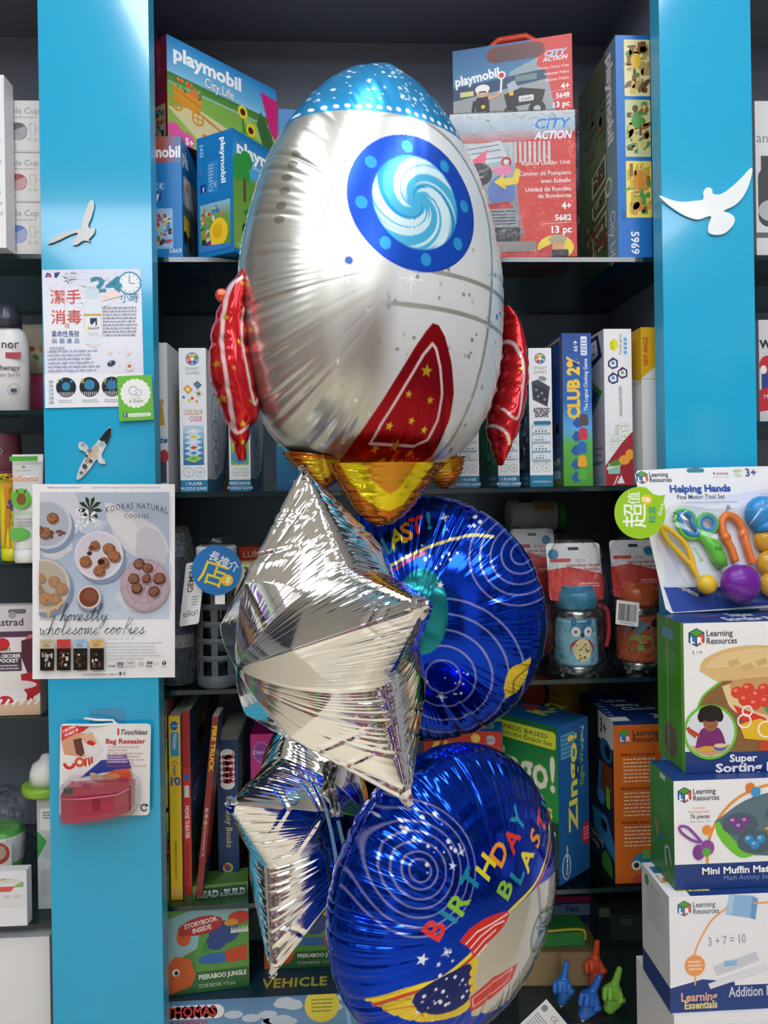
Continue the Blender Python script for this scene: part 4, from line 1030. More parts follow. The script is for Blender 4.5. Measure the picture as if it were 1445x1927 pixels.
b.done('puzzle_game', 'white puzzle box with dark grey tray on its end, right of the red fin', 'game box', g_game)
# -- larger family games
b = gamebox(1061, 1116, 627, .3, col='1c4a8c', yb=914)
F = b.front(56, 288); F.grad(0, 0, 56, 288, [(0, '1a4890'), (.45, '2668b8'), (.62, '58a8e0'), (.72, '5ab04a'), (1, '4a9a30')])
F.text('4-99', 22, 14, 8, 'fff', rot=90, al='l'); F.rect(36, 6, 48, 42, 'dfe8f0', r=2); F.greek(37, 10, 47, 40, 5, '3a7ab0')
F.text('CLUB 2%', 32, 160, 22, 'f4c838', rot=-90, w=116, bold=.09, outl='fff', ow=.1); F.text('The Logical Clothing Game', 48, 146, 7, 'e8f0f8', rot=-90, w=98, bold=.02)
for x, y, c in ((40,164,'5a4a48'),(38,190,'c83a4a'),(36,216,'2a6ab8'),(36,242,'e8a82a'),(36,266,'58b048')):
    F.poly([(x-22,y+6),(x-14,y-6),(x-4,y-2),(x-4,y+12),(x-14,y+14)], '2a5aa8'); F.ell(x, y-6, 8, 6, c); F.rect(x-9, y-4, x+9, y+10, c, r=4)
F = b.left(300, 288); F.grad(0, 0, 300, 288, [(0, '123a74'), (.5, '1f5aa4'), (.8, '3a6a9a'), (1, '4a9a38')]); F.line([(290,8),(290,280),(4,280),(4,8),(290,8)], 5, 'b8864a'); F.text('4-99', 240, 250, 16, 'fff'); F.rect(230, 258, 280, 274, 'b0d0e8'); F.clutter(180, 160, 284, 240, ('4a2a2a','2a1a2a','6a4a50','2a5aa8'), 20, 3, .3)
b.done('family_game', 'dark blue family game box with tall yellow title, right of the white puzzle boxes', 'game box', 'family game boxes by the cyan right upright')
b = gamebox(1140, 1192, 619, .28, col='e6e6e6', yb=916)
F = b.front(50, 294); F.ell(18, 30, 8, 11, 'd8d820'); F.text('4-15', 17, 38, 5, '333', rot=-90); F.text('Family game', 32, 48, 5, '333', rot=-90, w=36); F.rect(36, 14, 42, 50, 'b8d4e8'); F.greek(36, 16, 42, 48, 4, '3a7ab0')
for x, y in ((16,64),(33,82),(16,92)):
    F.poly([(x-9,y-3),(x,y-11),(x+9,y-5),(x+9,y+8),(x-1,y+12),(x-9,y+6)], '3a2a5a'); F.poly([(x-6,y-2),(x+2,y-6),(x+6,y-3),(x+6,y+6),(x-2,y+8),(x-6,y+4)], 'dce4ee' if y != 82 else 'f0e8dc'); F.ell(x, y, 3, col='3a9ab0' if y != 82 else '5ab040')
F.text('Hit the Hat!', 20, 226, 16, '2a3a2a', rot=-90, w=1, bold=.1) if False else None
F.text('Hit', 24, 226, 15, 'e8eede', rot=-90, w=26, bold=.06, outl='2a5a2a', ow=.12); F.text('me', 24, 196, 9, 'e8eede', rot=-90, w=14, bold=.04, outl='2a5a2a', ow=.12); F.text('Hat!', 42, 220, 17, 'e8eede', rot=-90, w=40, bold=.06, outl='2a5a2a', ow=.12)
F.text('develops intuitive thinking', 31, 164, 6, 'e8e8e8', rot=-90, w=54, outl='6a6a6a', ow=.06)
F.poly([(0,294),(0,256),(30,214),(50,192),(50,294)], 'a01f30'); F.rect(4, 252, 26, 272, '8ac0b0', r=2); F.line([(2,262),(28,254)], 4, 'e8e0c0'); F.ell(24, 250, 18, 6, '4a8a3a', rot=-15); F.ell(34, 246, 10, 9, 'e8a030'); F.ell(44, 236, 8, 10, 'e89a28'); F.poly([(20,290),(28,274),(34,290)], 'e8e8e8'); F.line([(14,294),(22,276)], 3, 'e8b8b0')
F = b.left(280, 294); F.grad(0, 0, 280, 294, [(0, 'c8ccd4'), (1, 'e0dce2')]); F.poly([(140,10),(250,4),(270,50),(180,70),(140,66)], '2a2458'); F.poly([(150,16),(240,12),(250,44),(160,58)], 'd8dce8'); F.text('2', 220, 40, 20, 'c83a3a')
F.poly([(120,90),(200,84),(270,116),(150,200),(110,160)], '4a9a3a'); F.poly([(130,96),(200,94),(250,118),(150,180),(120,150)], '2a5a9a')
for k in range(5): F.line([(130+k*22,98),(128+k*16,170)], 6, 'bcd4e4', up=k == 0)
F.ring(160, 184, 26, 10, '3a8a3a'); F.text('develops intuitive', 270, 226, 8, '3a3a5a', al='r'); F.text('thinking', 260, 238, 8, '3a3a5a', al='r'); F.clutter(150, 244, 270, 256, ('3a6a9a','5a8a9a','8ab0c0'), 8, 2, .3); F.rect(180, 276, 270, 288, 'b8d4e0')
b.done('family_game', 'white family game box with purple dice and red corner', 'game box', 'family game boxes by the cyan right upright')
b = gamebox(1210, 1262, 616, .27, col='ecebe9', yb=914)
F = b.front(50, 290); F.poly([(0,0),(50,0),(50,50),(0,94)], 'e8b41c'); F.text('NEW ANGLE', 12, 70, 8, 'c8382a', rot=-90, w=50, bold=.04); F.rect(0, 94, 50, 96, 'c8c8c8'); F.ell(42, 30, 16, 24, '2a6ab0')
F = b.left(270, 290); F.poly([(0,10),(0,0),(270,0),(270,100),(120,60)], 'e6b830'); F.poly([(0,60),(140,84),(270,100),(270,104),(0,96)], 'd8d4d0'); F.poly([(0,100),(60,96),(80,140),(0,170)], '8a2a3a'); F.ell(60, 190, 60, 40, '2a2a2e'); F.rect(30, 240, 120, 280, 'c8b0c0'); F.text('7+', 150, 282, 12, '444')
b.done('family_game', 'white game box with yellow top corner, against the cyan right upright', 'game box', 'family game boxes by the cyan right upright')
# ------------------------------------------------------------------ third shelf: bottles and jars
Z3T = Z3+.001
def standing(name, label, cat, px, py_b, Y, group=None, z=None):
    p = at(px, py_b, Y); p.z = Z3T if z is None else z
    return thing(name, label, cat, p, 0, group), p
def pxm(Y): return Y/FPX
# bottle in bubble wrap
Y = 1.37; k = pxm(Y)
t, p = standing('wrapped_bottle', 'glass bottle wrapped in bubble film beside the grey sleeved bottle', 'bottle', 335, 1270, Y)
hb = 285*k
mb = MB(); mb.lathe([(.026,0.002),(.029,.01),(.029,hb*.3),(.031,hb*.34),(.029,hb*.62),(.026,hb*.7),(.016,hb*.82),(.015,hb*.97)], ['3a4a70','36486e','3f62a8','36486e','2c3a58','2c3a58','8a94a0'], 0, 28); mb.build('bottle', PLASTIC, t)
mb = MB(); mb.lathe([(.0298,hb*.24),(.0302,hb*.25),(.0302,hb*.42),(.0298,hb*.43)], ['e4e2e0','e4e2e0','e4e2e0'], 0, 28, cap=False)
for q in range(4): mb.ball((-.006+.005*q, -.0302, hb*.36), .0024, 'a83050', sc=(1,.3,1), n=8)
mb.build('label', CARD, t)
mb = MB(); rg = random.Random(8); rings = []
for i in range(34):
    u = i/33; r0 = (.035 if u < .75 else .035-.015*((u-.75)/.25)**1.2)
    rings.append([(r0*(1+.10*math.sin(j*1.9+i*1.3)*rg.random()+.05*rg.random())*math.cos(2*PI*j/40), r0*(1+.12*rg.random())*math.sin(2*PI*j/40), .002+u*hb*1.01) for j in range(40)])
mb.loft(rings, 'fff'); mb.build('bubble_wrap', BUBBLE, t)
# grey silicone sleeved bottle with its tags
Y = 1.345; k = pxm(Y); t, p = standing('sleeved_bottle', 'grey grid sleeved drinking bottle carrying a round blue sticker', 'bottle', 411, 1276, Y); R0 = 38*k
H1 = 235*k; H2 = 276*k
mb = MB(); mb.lathe([(R0*.92, .002), (R0*.95, H1*1.0), (R0*.9, H1*1.06)], 'c8d0d4', 0, 36); mb.build('glass_body', film('bottle_glass', 'cfd8dc', .04, 1.3), t)
mb = MB(); SLV = '4e555d'
nx, nz = 8, 6
mb.lathe([(R0*.90, .0), (R0, .004), (R0, .022)], SLV, 0, 48)
mb.lathe([(R0, H1*.9), (R0, H1*.98), (R0*.93, H1)], SLV, 0, 48, cap=False)
for i in range(nx):
    a = 2*PI*i/nx; M = Matrix.Rotation(a, 4, 'Z'); rings = []
    for z in (.02, H1*.92):
        rings.append([M@Vector((R0*q*math.cos(b), R0*q*math.sin(b), z)) for q, b in ((1.0, -.15), (1.0, .0), (1.0, .15), (.96, .15), (.96, -.15))])
    mb.loft(rings, SLV, cap=True, sm=False)
for j in range(1, nz): zc = .022+(H1*.9-.022)*j/nz; mb.lathe([(R0*.955, zc-.005), (R0, zc-.0045), (R0, zc+.0045), (R0*.955, zc+.005)], SLV, 0, 48, cap=False)
mb.build('sleeve', SOFTPL, t)
mb = MB(); mb.lathe([(R0*.97, H1*1.0), (R0*.99, H1*1.02), (R0*.99, H1*1.09), (R0*.9, H1*1.1)], 'd4d6d6', 0, 36); mb.lathe([(R0*.8, H1*1.1), (R0*.8, H2*.98), (R0*.7, H2)], 'e4e8ea', 1, 36)
mb.build('cap', [PLASTIC, BLISTER], t)
mb = MB(); F = Face(mb, (-R0*1.25, -R0*1.15, H1*.98), (R0*.95, -.006, .006), (-.012, -.004, -.105*1.0), 60, 130); F.rect(0, 0, 60, 130, 'f0f0ee', r=5); F.text('ello', 8, 112, 13, '3a4a44'); F.ring(48, 106, 5, 2, '5a9a7a', n=12); F.text('GEMINI', 30, 62, 12, '444', rot=-90, bold=.03); F.greek(30, 70, 50, 92, 4, '9a9a9a'); mb.build('hang_tag', CARD, t)
# blue round sticker tag (a flat printed card clipped to the neck)
pc = at(408, 1073, 1.27); u = .047*1.27/1.27
mb = MB(); mb.lathe([(.0405, -.0004), (.0405, .0004)], '2277bd', 0, 48, M=Matrix.Rotation(PI/2, 4, 'X'))
F = Face(mb, (-.041, -.0006, .041), (.082, 0, 0), (0, 0, -.082), 94, 94)
F.text('店', 34, 70, 36, 'f0d42a', rot=28-8, al='c', bold=.05, outl='f0d42a'); F.text('長', 40, 28, 14, 'fff', rot=26, al='c', bold=.05); F.text('推', 58, 38, 14, 'fff', rot=26, al='c', bold=.05); F.text('介', 75, 47, 14, 'fff', rot=26, al='c', bold=.05)
F.ell(66, 66, 11, col='f0c83a'); F.text('S', 66, 71, 10, 'fff', al='c', rot=20, bold=.06)
o = mb.build('round_tag', CARD, None, pc, 0); tag(o, 'round blue tag with large yellow character, clipped to the grey sleeved bottle', 'tag')
mb = MB(); mb.box((-.004, .0015, -.056), (.012, .003, -.03), 'f4f4f4'); mb.build('clip', PLASTIC, o)
# yellow carton and red one behind the star
b = Carton(443, 520, 1062, 1284, 1.335, .06, 0, Z3T, 'e8d9a4'); F = b.front(76, 222); F.text('0.', 12, 196, 12, '333'); F.rect(8, 204, 40, 214, 'f4ecd0'); F.greek(10, 206, 38, 213, 1, '777'); b.done('cream_carton', 'cream carton half hidden behind the large silver star', 'box')
b = Carton(452, 540, 1030, 1200, 1.45, .06, 0, Z3T, 'c23a22', cols={'top': 'd84a2a'}); F = b.front(88, 170); F.rect(0, 18, 88, 170, 'e8a62a'); F.text('LUNCH', 8, 14, 9, 'f4e4c0'); b.done('red_carton', 'red and yellow carton at the back, left of the large silver star', 'box')
# jar lying on its side at the back
P = at(1000, 972, 1.58)
t = thing('jar', 'labelled jar with green lid lying on its side at the back of the bottle shelf', 'jar', (P.x, P.y, Z3T))
# it rests on a plain carton
b = Carton(930, 1075, 1006, 1230, 1.55, .12, 0, Z3T, '2c3038'); F = b.front(140, 224); F.rect(10, 20, 130, 200, '353a44'); F.text('BABY', 40, 70, 18, '6a7080'); b.done('dark_carton', 'dark carton standing behind the wrapped bottles, carrying the lying jar', 'box')
t.location.z = Z3T+b.h+.001
RJ = .034; t.location.y = 1.60
MX = Matrix.Translation((-.045, 0, RJ)) @ Matrix.Rotation(PI/2, 4, 'Y')
mb = MB(); mb.lathe([(RJ*.94, 0), (RJ, .004), (RJ, .096), (RJ*.9, .102)], ['c8ccca','d8dad6','c8ccca'], 0, 32, M=MX)
for a0, x0, x1, c in ((-.5, .015, .06, '8a2a30'), (.3, .02, .05, '3a3a44'), (.9, .05, .09, 'c8b840'), (-.2, .07, .09, '6a2a34')):
    rr = [[MX@Vector((RJ*1.006*math.cos(PI/2*0+a+PI*1.5-PI/2), RJ*1.006*math.sin(a+PI*1.5-PI/2), x)) for a in (a0-.25, a0, a0+.25)] for x in (x0, x1)]
    mb.loft(rr, c, closed=False)
mb.build('body', CARD, t)
mb = MB(); mb.lathe([(RJ*1.03, .099), (RJ*1.03, .114), (RJ*.95, .117)], '2f8a3a', 0, 32, M=MX); mb.build('lid', PLASTIC, t)

# ---- straw bottles in clear bags
def straw_bottle(px, pyb, Y, label, body, cap, strap, art, cardw, cardx, card_txt, seed, flip=False, owl=None):
    t, p = standing('straw_bottle', label, 'bottle', px, pyb, Y, 'straw bottles on hanging cards'); k = pxm(Y); s = k
    mb = MB(); R1 = 40*s
    mb.lathe([(R1*.80, .001), (R1*.86, .006), (R1*.88, 22*s)], 'c8cac8', 1, 36)
    mb.lathe([(R1, 20*s), (R1*1.03, 26*s), (R1*.98, 70*s), (R1*.94, 98*s), (R1*.93, 102*s), (R1*.86, 104*s)], body, 0, 40)
    mb.lathe([(R1*.82, 103*s), (R1*.84, 112*s), (R1*.80, 124*s)], 'c8cac8', 1, 36)
    mb.build('bottle_body', [PLASTIC, STEEL], t)
    # printed animal face on the sleeve: small raised patches following the curve
    mb = MB()
    def patch(cx, cz, rx, rz, c, lift=.0006, n=18, rings=5):
        P = []
        for i in range(n):
            a = 2*PI*i/n; x, z = (cx+rx*math.cos(a))*s, (cz+rz*math.sin(a))*s; P.append((x, z))
        R = R1*(1.03-.1*(cz-26)/76)+lift
        V = [Vector((R*math.sin(x/R), -R*math.cos(x/R), z)) for x, z in P]; c0 = Vector((R*math.sin(cx*s/R), -R*math.cos(cx*s/R)-.0002, cz*s))
        for i in range(n): mb.poly([c0, V[i], V[(i+1) % n]], c)
    art(patch); mb.build('printed_face', CARD, t)
    mb = MB(); mb.lathe([(R1*.9, 124*s), (R1*1.0, 128*s), (R1*.98, 150*s), (R1*.9, 158*s)], cap, 0, 36); mb.rbox((-R1*.75, -R1*.5, 156*s), (R1*.75, R1*.5, 166*s), cap, .008); mb.build('lid', PLASTIC, t)
    # hang card standing behind the neck, bent forward over the lid
    cw = cardw*s/2; cx = cardx*s; mb = MB()
    zt, zb = 246*s, 140*s
    F = Face(mb, (cx-cw, R1*.2, zt), (2*cw, 0, 0), (0, -.022, zb-zt), 100, 110)
    F.rect(0, 0, 100, 110, 'e9e6e3', r=7); F.poly([(0,52),(40,46),(100,60),(100,104),(96,110),(4,110),(0,104)], 'dc3a2c'); F.rect(40, 8, 60, 14, '2a3038', r=2)
    F.ell(82 if not flip else 12, 22, 10, col='2a86b4'); F.rect(6, 30, 44, 37, 'd8402f') ; F.text('ZOO', 52, 37, 6, 'd8584a')
    for i, tx in enumerate(card_txt): F.text(tx, 96, 46+i*8, 6.5, 'b8322a', al='r', bold=.03, w=60)
    F.greek(60, 76, 94, 86, 2, 'f0c8c0'); mb.build('hang_card', CARD, t)
    mb = MB(); mb.tube(smooth_path([(R1*1.0, -.004, 128*s), (R1*1.45, -.004, 118*s), (R1*1.55, -.004, 80*s), (R1*1.4, -.004, 48*s)], 5), .0045, strap); mb.build('strap', SOFTPL, t)
    # clear bag
    rg = random.Random(seed); mb = MB(); rings = []
    for i in range(30):
        u = i/29; z = .0008+u*252*s; wx = (49 if u < .9 else 49-16*(u-.9)*10)*s; wy = (46*s if u < .55 else 46*s*(1-.75*(u-.55)/.45))
        ring = []
        for j in range(48):
            a = 2*PI*j/48; q = 1+.10*math.sin(5*a+i*.7+seed)*rg.random()+.07*rg.random()
            sx = abs(math.cos(a))**.7*math.copysign(1, math.cos(a)); sy = abs(math.sin(a))**.8*math.copysign(1, math.sin(a))
            ring.append((wx*sx*q+cx*.3, wy*sy*q, z))
        rings.append(ring)
    mb.loft(rings, 'fff', sm=False); mb.build('plastic_bag', CRINKLE, t)
    return t
def owl(p):
    p(0, 92, 20, 10, '1d7a9c'); p(-15, 100, 6, 6, '1d7a9c'); p(15, 100, 6, 6, '1d7a9c'); p(0, 84, 24, 12, '1d7a9c')
    p(0, 52, 24, 20, 'b82a30', .0007); p(0, 50, 17, 22, 'e8dc9a', .001)
    rg = random.Random(3)
    for q in range(16): p(rg.uniform(-12, 12), rg.uniform(34, 64), 1.6, 1.6, '8a3a2a', .0014, 8)
    for x in (-12, 12): p(x, 84, 9, 9, 'f0f0ee', .001); p(x, 84, 2.6, 2.6, '222', .0014, 10)
    p(0, 78, 3.5, 4.5, '12303c', .0014)
def dog(p):
    p(-14, 70, 27, 28, '6f9aa8', .0007); p(-10, 56, 26, 16, '9ab84a', .0009); p(-4, 62, 6, 5, 'e0703a', .0014); p(4, 84, 3, 3, '222', .0012, 10); p(-24, 84, 3, 3, '222', .0012, 10); p(22, 92, 12, 8, '3a2218', .001)
    p(-4, 54, 8, 1, '4a2a20', .0016); p(-4, 50, 2, 1.4, '4a2a20', .0016)
def fox(p): p(0, 60, 24, 26, 'd8d8d4', .0007); p(8, 70, 4, 4, '222', .001)
straw_bottle(1085, 1256, 1.36, 'blue straw bottle with an owl face, bagged on a red and white card', '8ac6da', '1f7f9e', 'a82a38', owl, 104, -2, ('stainless steel', 'straw bottle'), 2, True)
ob_ = straw_bottle(1202, 1252, 1.375, 'orange straw bottle with a dog face, bagged, close to the right upright', 'cf5f2a', 'd8622a', '5a9a3a', dog, 92, -6, ('stainless steel straw bottle', 'avec paille integree'), 5)
o = straw_bottle(1000, 1246, 1.48, 'red strapped straw bottle, mostly hidden behind the upper blue balloon', 'd8402f', 'b8302a', 'b82a2a', fox, 84, 6, ('straw bottle', 'gourde'), 9)
# barcode ticket on the orange bottle
pt = at(1182, 1152, 1.31); mb = MB(); F = Face(mb, (-.02, 0, .022), (.04, 0, -.006), (-.003, 0, -.042), 44, 46); F.rect(0, 0, 44, 46, 'f2f2ee', r=2); rg = random.Random(5); x = 5
while x < 38: w = rg.choice((.6, 1, 1.6)); F.rect(x, 6, x+w, 38, '111', up=x == 5); x += w+rg.choice((.6, 1))
F.text('8 79674 02', 22, 44, 4, '333', al='c'); o = mb.build('barcode_label', CARD, ob_, pt-ob_.location); o['label'] = 'white barcode label'
# ------------------------------------------------------------------ fourth shelf: picture books, boxed games
Z4T = Z4+.001; gb = 'picture books standing on the fourth shelf'
def book(xl, xr, yt, yb, Y, depth, label, spinec, cover=None, yaw=0, tilt=0, name='picture_book', grp=gb, z=None):
    b = Carton(xl, xr, yt, yb, Y, depth, yaw, Z4T if z is None else z, spinec, {'right': cover or spinec, 'top': 'd8d2c4', 'left': cover or spinec})
    return b
b = book(300, 319, 1325, 1694, 1.335, .2, '', '6a8a4a', '3a5a34')
F = b.front(19, 370); F.clutter(0, 0, 19, 370, ('c8382a','d8c050','3a7a4a','8ab060','6a3a50'), 60, 3, .3); F = b.right(200, 370); F.poly([(0,0),(60,0),(0,80)], 'b83050'); F.clutter(0, 60, 200, 360, ('c8b050','5a8a3a','d8d0a0','8a3a2a'), 50, 5, .2)
b.done('picture_book', 'thick green picture book with scribbled spine, first by the cyan left upright', 'book', gb)
b = book(322, 344, 1348, 1692, 1.335, .2, '', 'e8c62a', '5a3a6a')
F = b.front(21, 346); F.ell(10, 18, 7, 9, '2a6ab0'); F.text('Disney', 7, 20, 3.5, 'fff'); F.rect(3, 30, 18, 76, '3a9ac8', r=2); F.text('Mickey', 8, 34, 7, 'fff', rot=90); F.text('Count to', 7, 84, 7.5, '2a5a9a', rot=90, bold=.03); F.text('10', 3, 130, 15, '2a5ab0', bold=.06); F.text('publications international, ltd.', 8, 236, 5.5, '4a4a2a', rot=90, w=70); F.grad(0, 318, 21, 346, [(0, 'e8c62a'), (1, 'd8a838')]); F.ell(10, 330, 6, 8, 'e0b870')
F = b.right(200, 346); F.rect(0, 0, 200, 346, '4a3a78'); F.ell(60, 60, 50, 40, '8a5ab0'); F.clutter(10, 90, 190, 340, ('c83a2a','3a4a9a','e0b050','2a2a2a'), 40, 4, .3)
b.done('picture_book', 'yellow spined counting picture book, second from the cyan left upright', 'book', gb)
b = book(347, 362, 1338, 1684, 1.35, .2, '', 'c8332c', '1f3f66')
F = b.front(15, 340); F.rect(0, 0, 15, 106, 'a82a2a'); F.ell(8, 122, 5, 7, '2a5ab0'); F.rect(3, 138, 12, 160, 'd8d8c8'); F.text('MOVIE THEATER', 4, 176, 7, 'f4e4e0', rot=90, w=62, bold=.05); F.text('Storybook & Movie Projector', 5, 246, 5, '4a1a1a', rot=90, w=72); F.rect(2, 324, 13, 338, 'b82a20')
F = b.right(200, 340); F.grad(0, 0, 200, 340, [(0, '1c3f68'), (.4, '2f5f86'), (.5, '3a6a7a'), (1, '2c5a3a')]); F.rect(60, 14, 170, 100, '7a6a3a', r=16); F.rect(66, 18, 164, 94, '4a3a2a', r=12); F.clutter(66, 20, 160, 92, ('8a5a2a','c89a4a','2a1a1a'), 12, 3, .4); F.rect(0, 110, 200, 200, '3f74a8'); F.text('MICKEY', 20, 140, 18, 'c83a3a', bold=.05); F.text('CIT', 20, 178, 26, 'dfe8ee', bold=.06, outl='2a4a7a'); F.clutter(10, 210, 190, 320, ('2a4a3a','4a7a4a','b8c8c8','2a2a4a'), 30, 9, .3)
b.done('picture_book', 'red spined picture book with white capitals and blue cover, right of the yellow counting book', 'book', gb)
# leaning fire engine book
P0 = at(379, 1570, 1.335); P1 = at(398, 1350, 1.33); L = (P1-P0)
MB_ = MB(); n = Vector((0, 1, 0)); ax = L.normalized(); side = ax.cross(n).normalized()*-1
wv = .0105; 
zb = Z4T; P0 = P0-ax*((P0.z-zb-.0035)/ax.z); h = (P1-P0).length
Mx = Matrix(((1,0,0,0),(0,1,0,0),(0,0,1,0),(0,0,0,1)))
X = Vector((ax.z, 0, -ax.x)).normalized()
Mb = Matrix((( X.x, 0, ax.x, 0), (0, 1, 0, 0), (X.z, 0, ax.z, 0), (0, 0, 0, 1)))
mb = MB(); mb.box((0, 0, 0), (wv, .058, h), '8a2f28', cols={'right': '2a4a6a', 'top': 'd8d2c4'}, M=Mb)
o3 = lambda x, y, z: Mb@Vector((x, y, z))
F = Face(mb, o3(0, 0, h), Mb@Vector((wv, 0, 0)), Mb@Vector((0, 0, -h)), 12, 360)
F.text('FIRE TRUCK', 3, 20, 8, 'e8c030', rot=90, w=88, bold=.06); F.greek(3, 180, 9, 220, 3, 'c8a8a0'); F.text('publications international, ltd.', 4, 190, 5, 'd8c0b8', rot=90, w=90)
F = Face(mb, o3(wv, 0, h), Mb@Vector((0, .058, 0)), Mb@Vector((0, 0, -h)), 190, 360)
F.grad(0, 0, 190, 360, [(0, '3a5a78'), (.5, '16304e'), (1, '20405c')]); F.rect(20, 150, 180, 300, 'b8281f', r=20); F.ell(70, 300, 26, col='22242a'); F.ell(70, 300, 12, col='a8acb0'); F.rect(60, 170, 130, 210, '3a4a5a'); F.line([(0,150),(120,100)], 6, '8a8e92')
o = mb.build('picture_book', CARD, None, (P0.x, P0.y, P0.z)); tag(o, 'leaning picture book with brown red spine and yellow capitals', 'book', gb)
b = book(412, 451, 1392, 1668, 1.40, .17, '', '123a66', '1b2d4c')
F = b.front(40, 280); c = 'eef0f2'
for y in range(30, 96, 12): F.ell(20, y, 14, 11, c, n=12, up=y == 30)
F.text('THOMAS', 21, 27, 11, 'c8282a', rot=90, w=60, bold=.03); F.text('& FRIENDS', 10, 32, 7, 'c8282a', rot=90, w=52, bold=.02); F.text('My Busy Books', 16, 116, 12, 'd8ca8a', rot=90, w=98, shear=.15); F.ell(18, 258, 10, col='c8a83a'); F.ell(18, 258, 6, col='3a5a9a'); F.ell(14, 254, 4, col='b83a2a')
F = b.right(170, 280); F.grad(0, 0, 170, 280, [(0, '6a8ab0'), (.25, '5a7aa0'), (.6, '1c1c2a'), (1, '16161e')]); F.line([(4,20),(170,0)], 4, 'c88a3a'); F.rect(20, 30, 160, 110, '8aa0b0'); F.ell(70, 200, 40, 50, '101018'); F.line([(40,250),(120,230)], 6, 'd8a02a')
b.done('picture_book', 'thick navy busy book with red lettering in a white cloud on its spine', 'book', gb)
b = book(475, 519, 1382, 1660, 1.42, .17, '', 'c01f86', '8a1a66')
F = b.front(44, 276); F.ell(20, 36, 16, 22, 'a86ab0'); F.ell(20, 36, 13, 18, '8a3a9a'); F.text('Disney', 20, 40, 8, 'f0e0f4', al='c', rot=0); F.text('Princess', 18, 110, 14, 'e8b8dc', rot=90, shear=.2); F.ell(20, 262, 9, col='5a6ac0'); F.ell(16, 258, 5, col='d8a83a'); F.clutter(4, 200, 40, 240, ('d84aa0','a01870'), 8, 2, .4)
F = b.top(44, 100); F.rect(0, 0, 44, 100, 'a81a70')
b.done('picture_book', 'thick pink princess busy book beside the small silver star', 'book', gb)
b = book(546, 580, 1372, 1668, 1.44, .16, '', '5f8a34', '7aa042'); F = b.front(34, 290); F.clutter(2, 30, 32, 280, ('8ab050','3a6a3a','c8b060'), 20, 3, .4)
b.done('picture_book', 'green picture book peeping out behind the small silver star', 'book', gb)
b = book(385, 402, 1300, 1668, 1.60, .08, '', '10283c', '16324c'); b.done('picture_book', 'dark book at the back above the leaning fire engine book', 'book', gb)
# ---- boxed games on the right
gz = 'word game boxes behind the lowest balloon'
b = Carton(800, 946, 1378, 1560, 1.345, .062, -14, Z4T, 'c83a26', {'right': '1f6aa4', 'top': '1f6aa4', 'left': '1f6aa4'}, pivot='r')
F = b.front(146, 250); F.text('Zingo', 6, 52, 44, 'f0d848', w=110, bold=.07, outl='7a2a18', ow=.08); F.ell(98, 12, 9, col='e8c83a'); F.text('123', 98, 15, 6, 'fff', al='c'); F.ell(126, 14, 9, col='b8b4b8'); F.text('BEST', 126, 17, 5, '555', al='c'); F.rect(0, 90, 146, 250, 'd04a2a')
F = b.right(62, 250); F.rect(8, 16, 40, 56, '8ac8d8', r=2); F.greek(10, 18, 38, 54, 5, '3a7a9a'); F.text('Ages 4 & up', 44, 20, 7, 'd8e8f0', rot=90)
F = b.top(146, 62); F.text('Zingo! 1-2-3', 50, 44, 22, 'b8d848', w=80, bold=.05, shear=.1)
b.done('word_game', 'red and blue word game box, its corner just above the lowest balloon', 'game box', gz)
b = Carton(1053, 1110, 1368, 1634, 1.325, .2, 40, Z4T, '1f5f9c', {'top': '1d5a94', 'left': '1f7a3c'})
F = b.front(63, 270); F.rect(6, 16, 34, 58, '5aa4c8', r=2); F.greek(8, 18, 32, 56, 5, '2a6a94'); F.text('Pre-K-1', 48, 14, 9, 'd8e8f4', rot=90, bold=.03)
F.text('Zingo!', 38, 186, 30, 'e8e25a', rot=-90, w=1, bold=.0) if False else F.text('Zingo!', 38, 188, 26, 'e8e060', rot=-90, bold=.05, outl='14406c', ow=.05, w=112)
F.text('Sight Words', 52, 116, 11, '7ab848', rot=-90, bold=.03, w=60); F.ell(56, 204, 10, 20, 'c82a34'); F.greek(50, 192, 62, 216, 4, 'e8b0b0'); F.ell(14, 244, 9, 22, 'c8d4e0'); F.ell(14, 244, 7, 20, '1f5f9c'); F.text('ThinkFun', 17, 260, 6, 'f0f4f8', rot=-90, w=34, bold=.03)
F = b.left(200, 270); F.grad(0, 0, 200, 270, [(0, '1a6a38'), (.5, '2f9a48'), (1, '18603a')]); F.rect(60, 10, 196, 40, 'd8e03a', r=6); F.text('CARDS BASED', 68, 24, 8, '333', w=110); F.text('from the Dolch list', 68, 35, 8, '333', w=120); F.text('Zingo!', 192, 112, 58, 'f0f0e0', al='r', bold=.03, outl='6aa03a', ow=.05, w=160); F.text('Words', 186, 160, 26, 'f0e060', al='r', bold=.04); F.poly([(0,176),(200,164),(200,270),(0,270)], '124a34'); F.text('words that are', 192, 190, 13, 'f0f4f0', al='r', bold=.04, rot=8); F.text('reading!', 186, 216, 15, 'f0f4f0', al='r', bold=.05, rot=8)
F = b.top(63, 200); F.text('K-2', 30, 140, 40, 'c8d848', bold=.06); F.ell(48, 90, 9, 22, 'c83a3a')
b.done('word_game', 'green and blue word game box with big yellow title on its blue end', 'game box', gz)
b = Carton(1158, 1262, 1358, 1668, 1.325, .19, 0, Z4T, 'd06a1e', {'top': '16356f', 'left': '0e1a30'})
F = b.front(104, 310); F.rect(0, 0, 104, 7, '16356f')
F.poly([(11,22),(22,15),(33,22),(22,29)], '4aa03a'); F.poly([(11,22),(22,29),(22,44),(11,37)], '2a78b8'); F.poly([(22,29),(33,22),(33,37),(22,44)], 'd85a3a'); F.text('L', 14, 38, 9, 'fff', bold=.05); F.text('R', 25, 38, 9, 'fff', bold=.05)
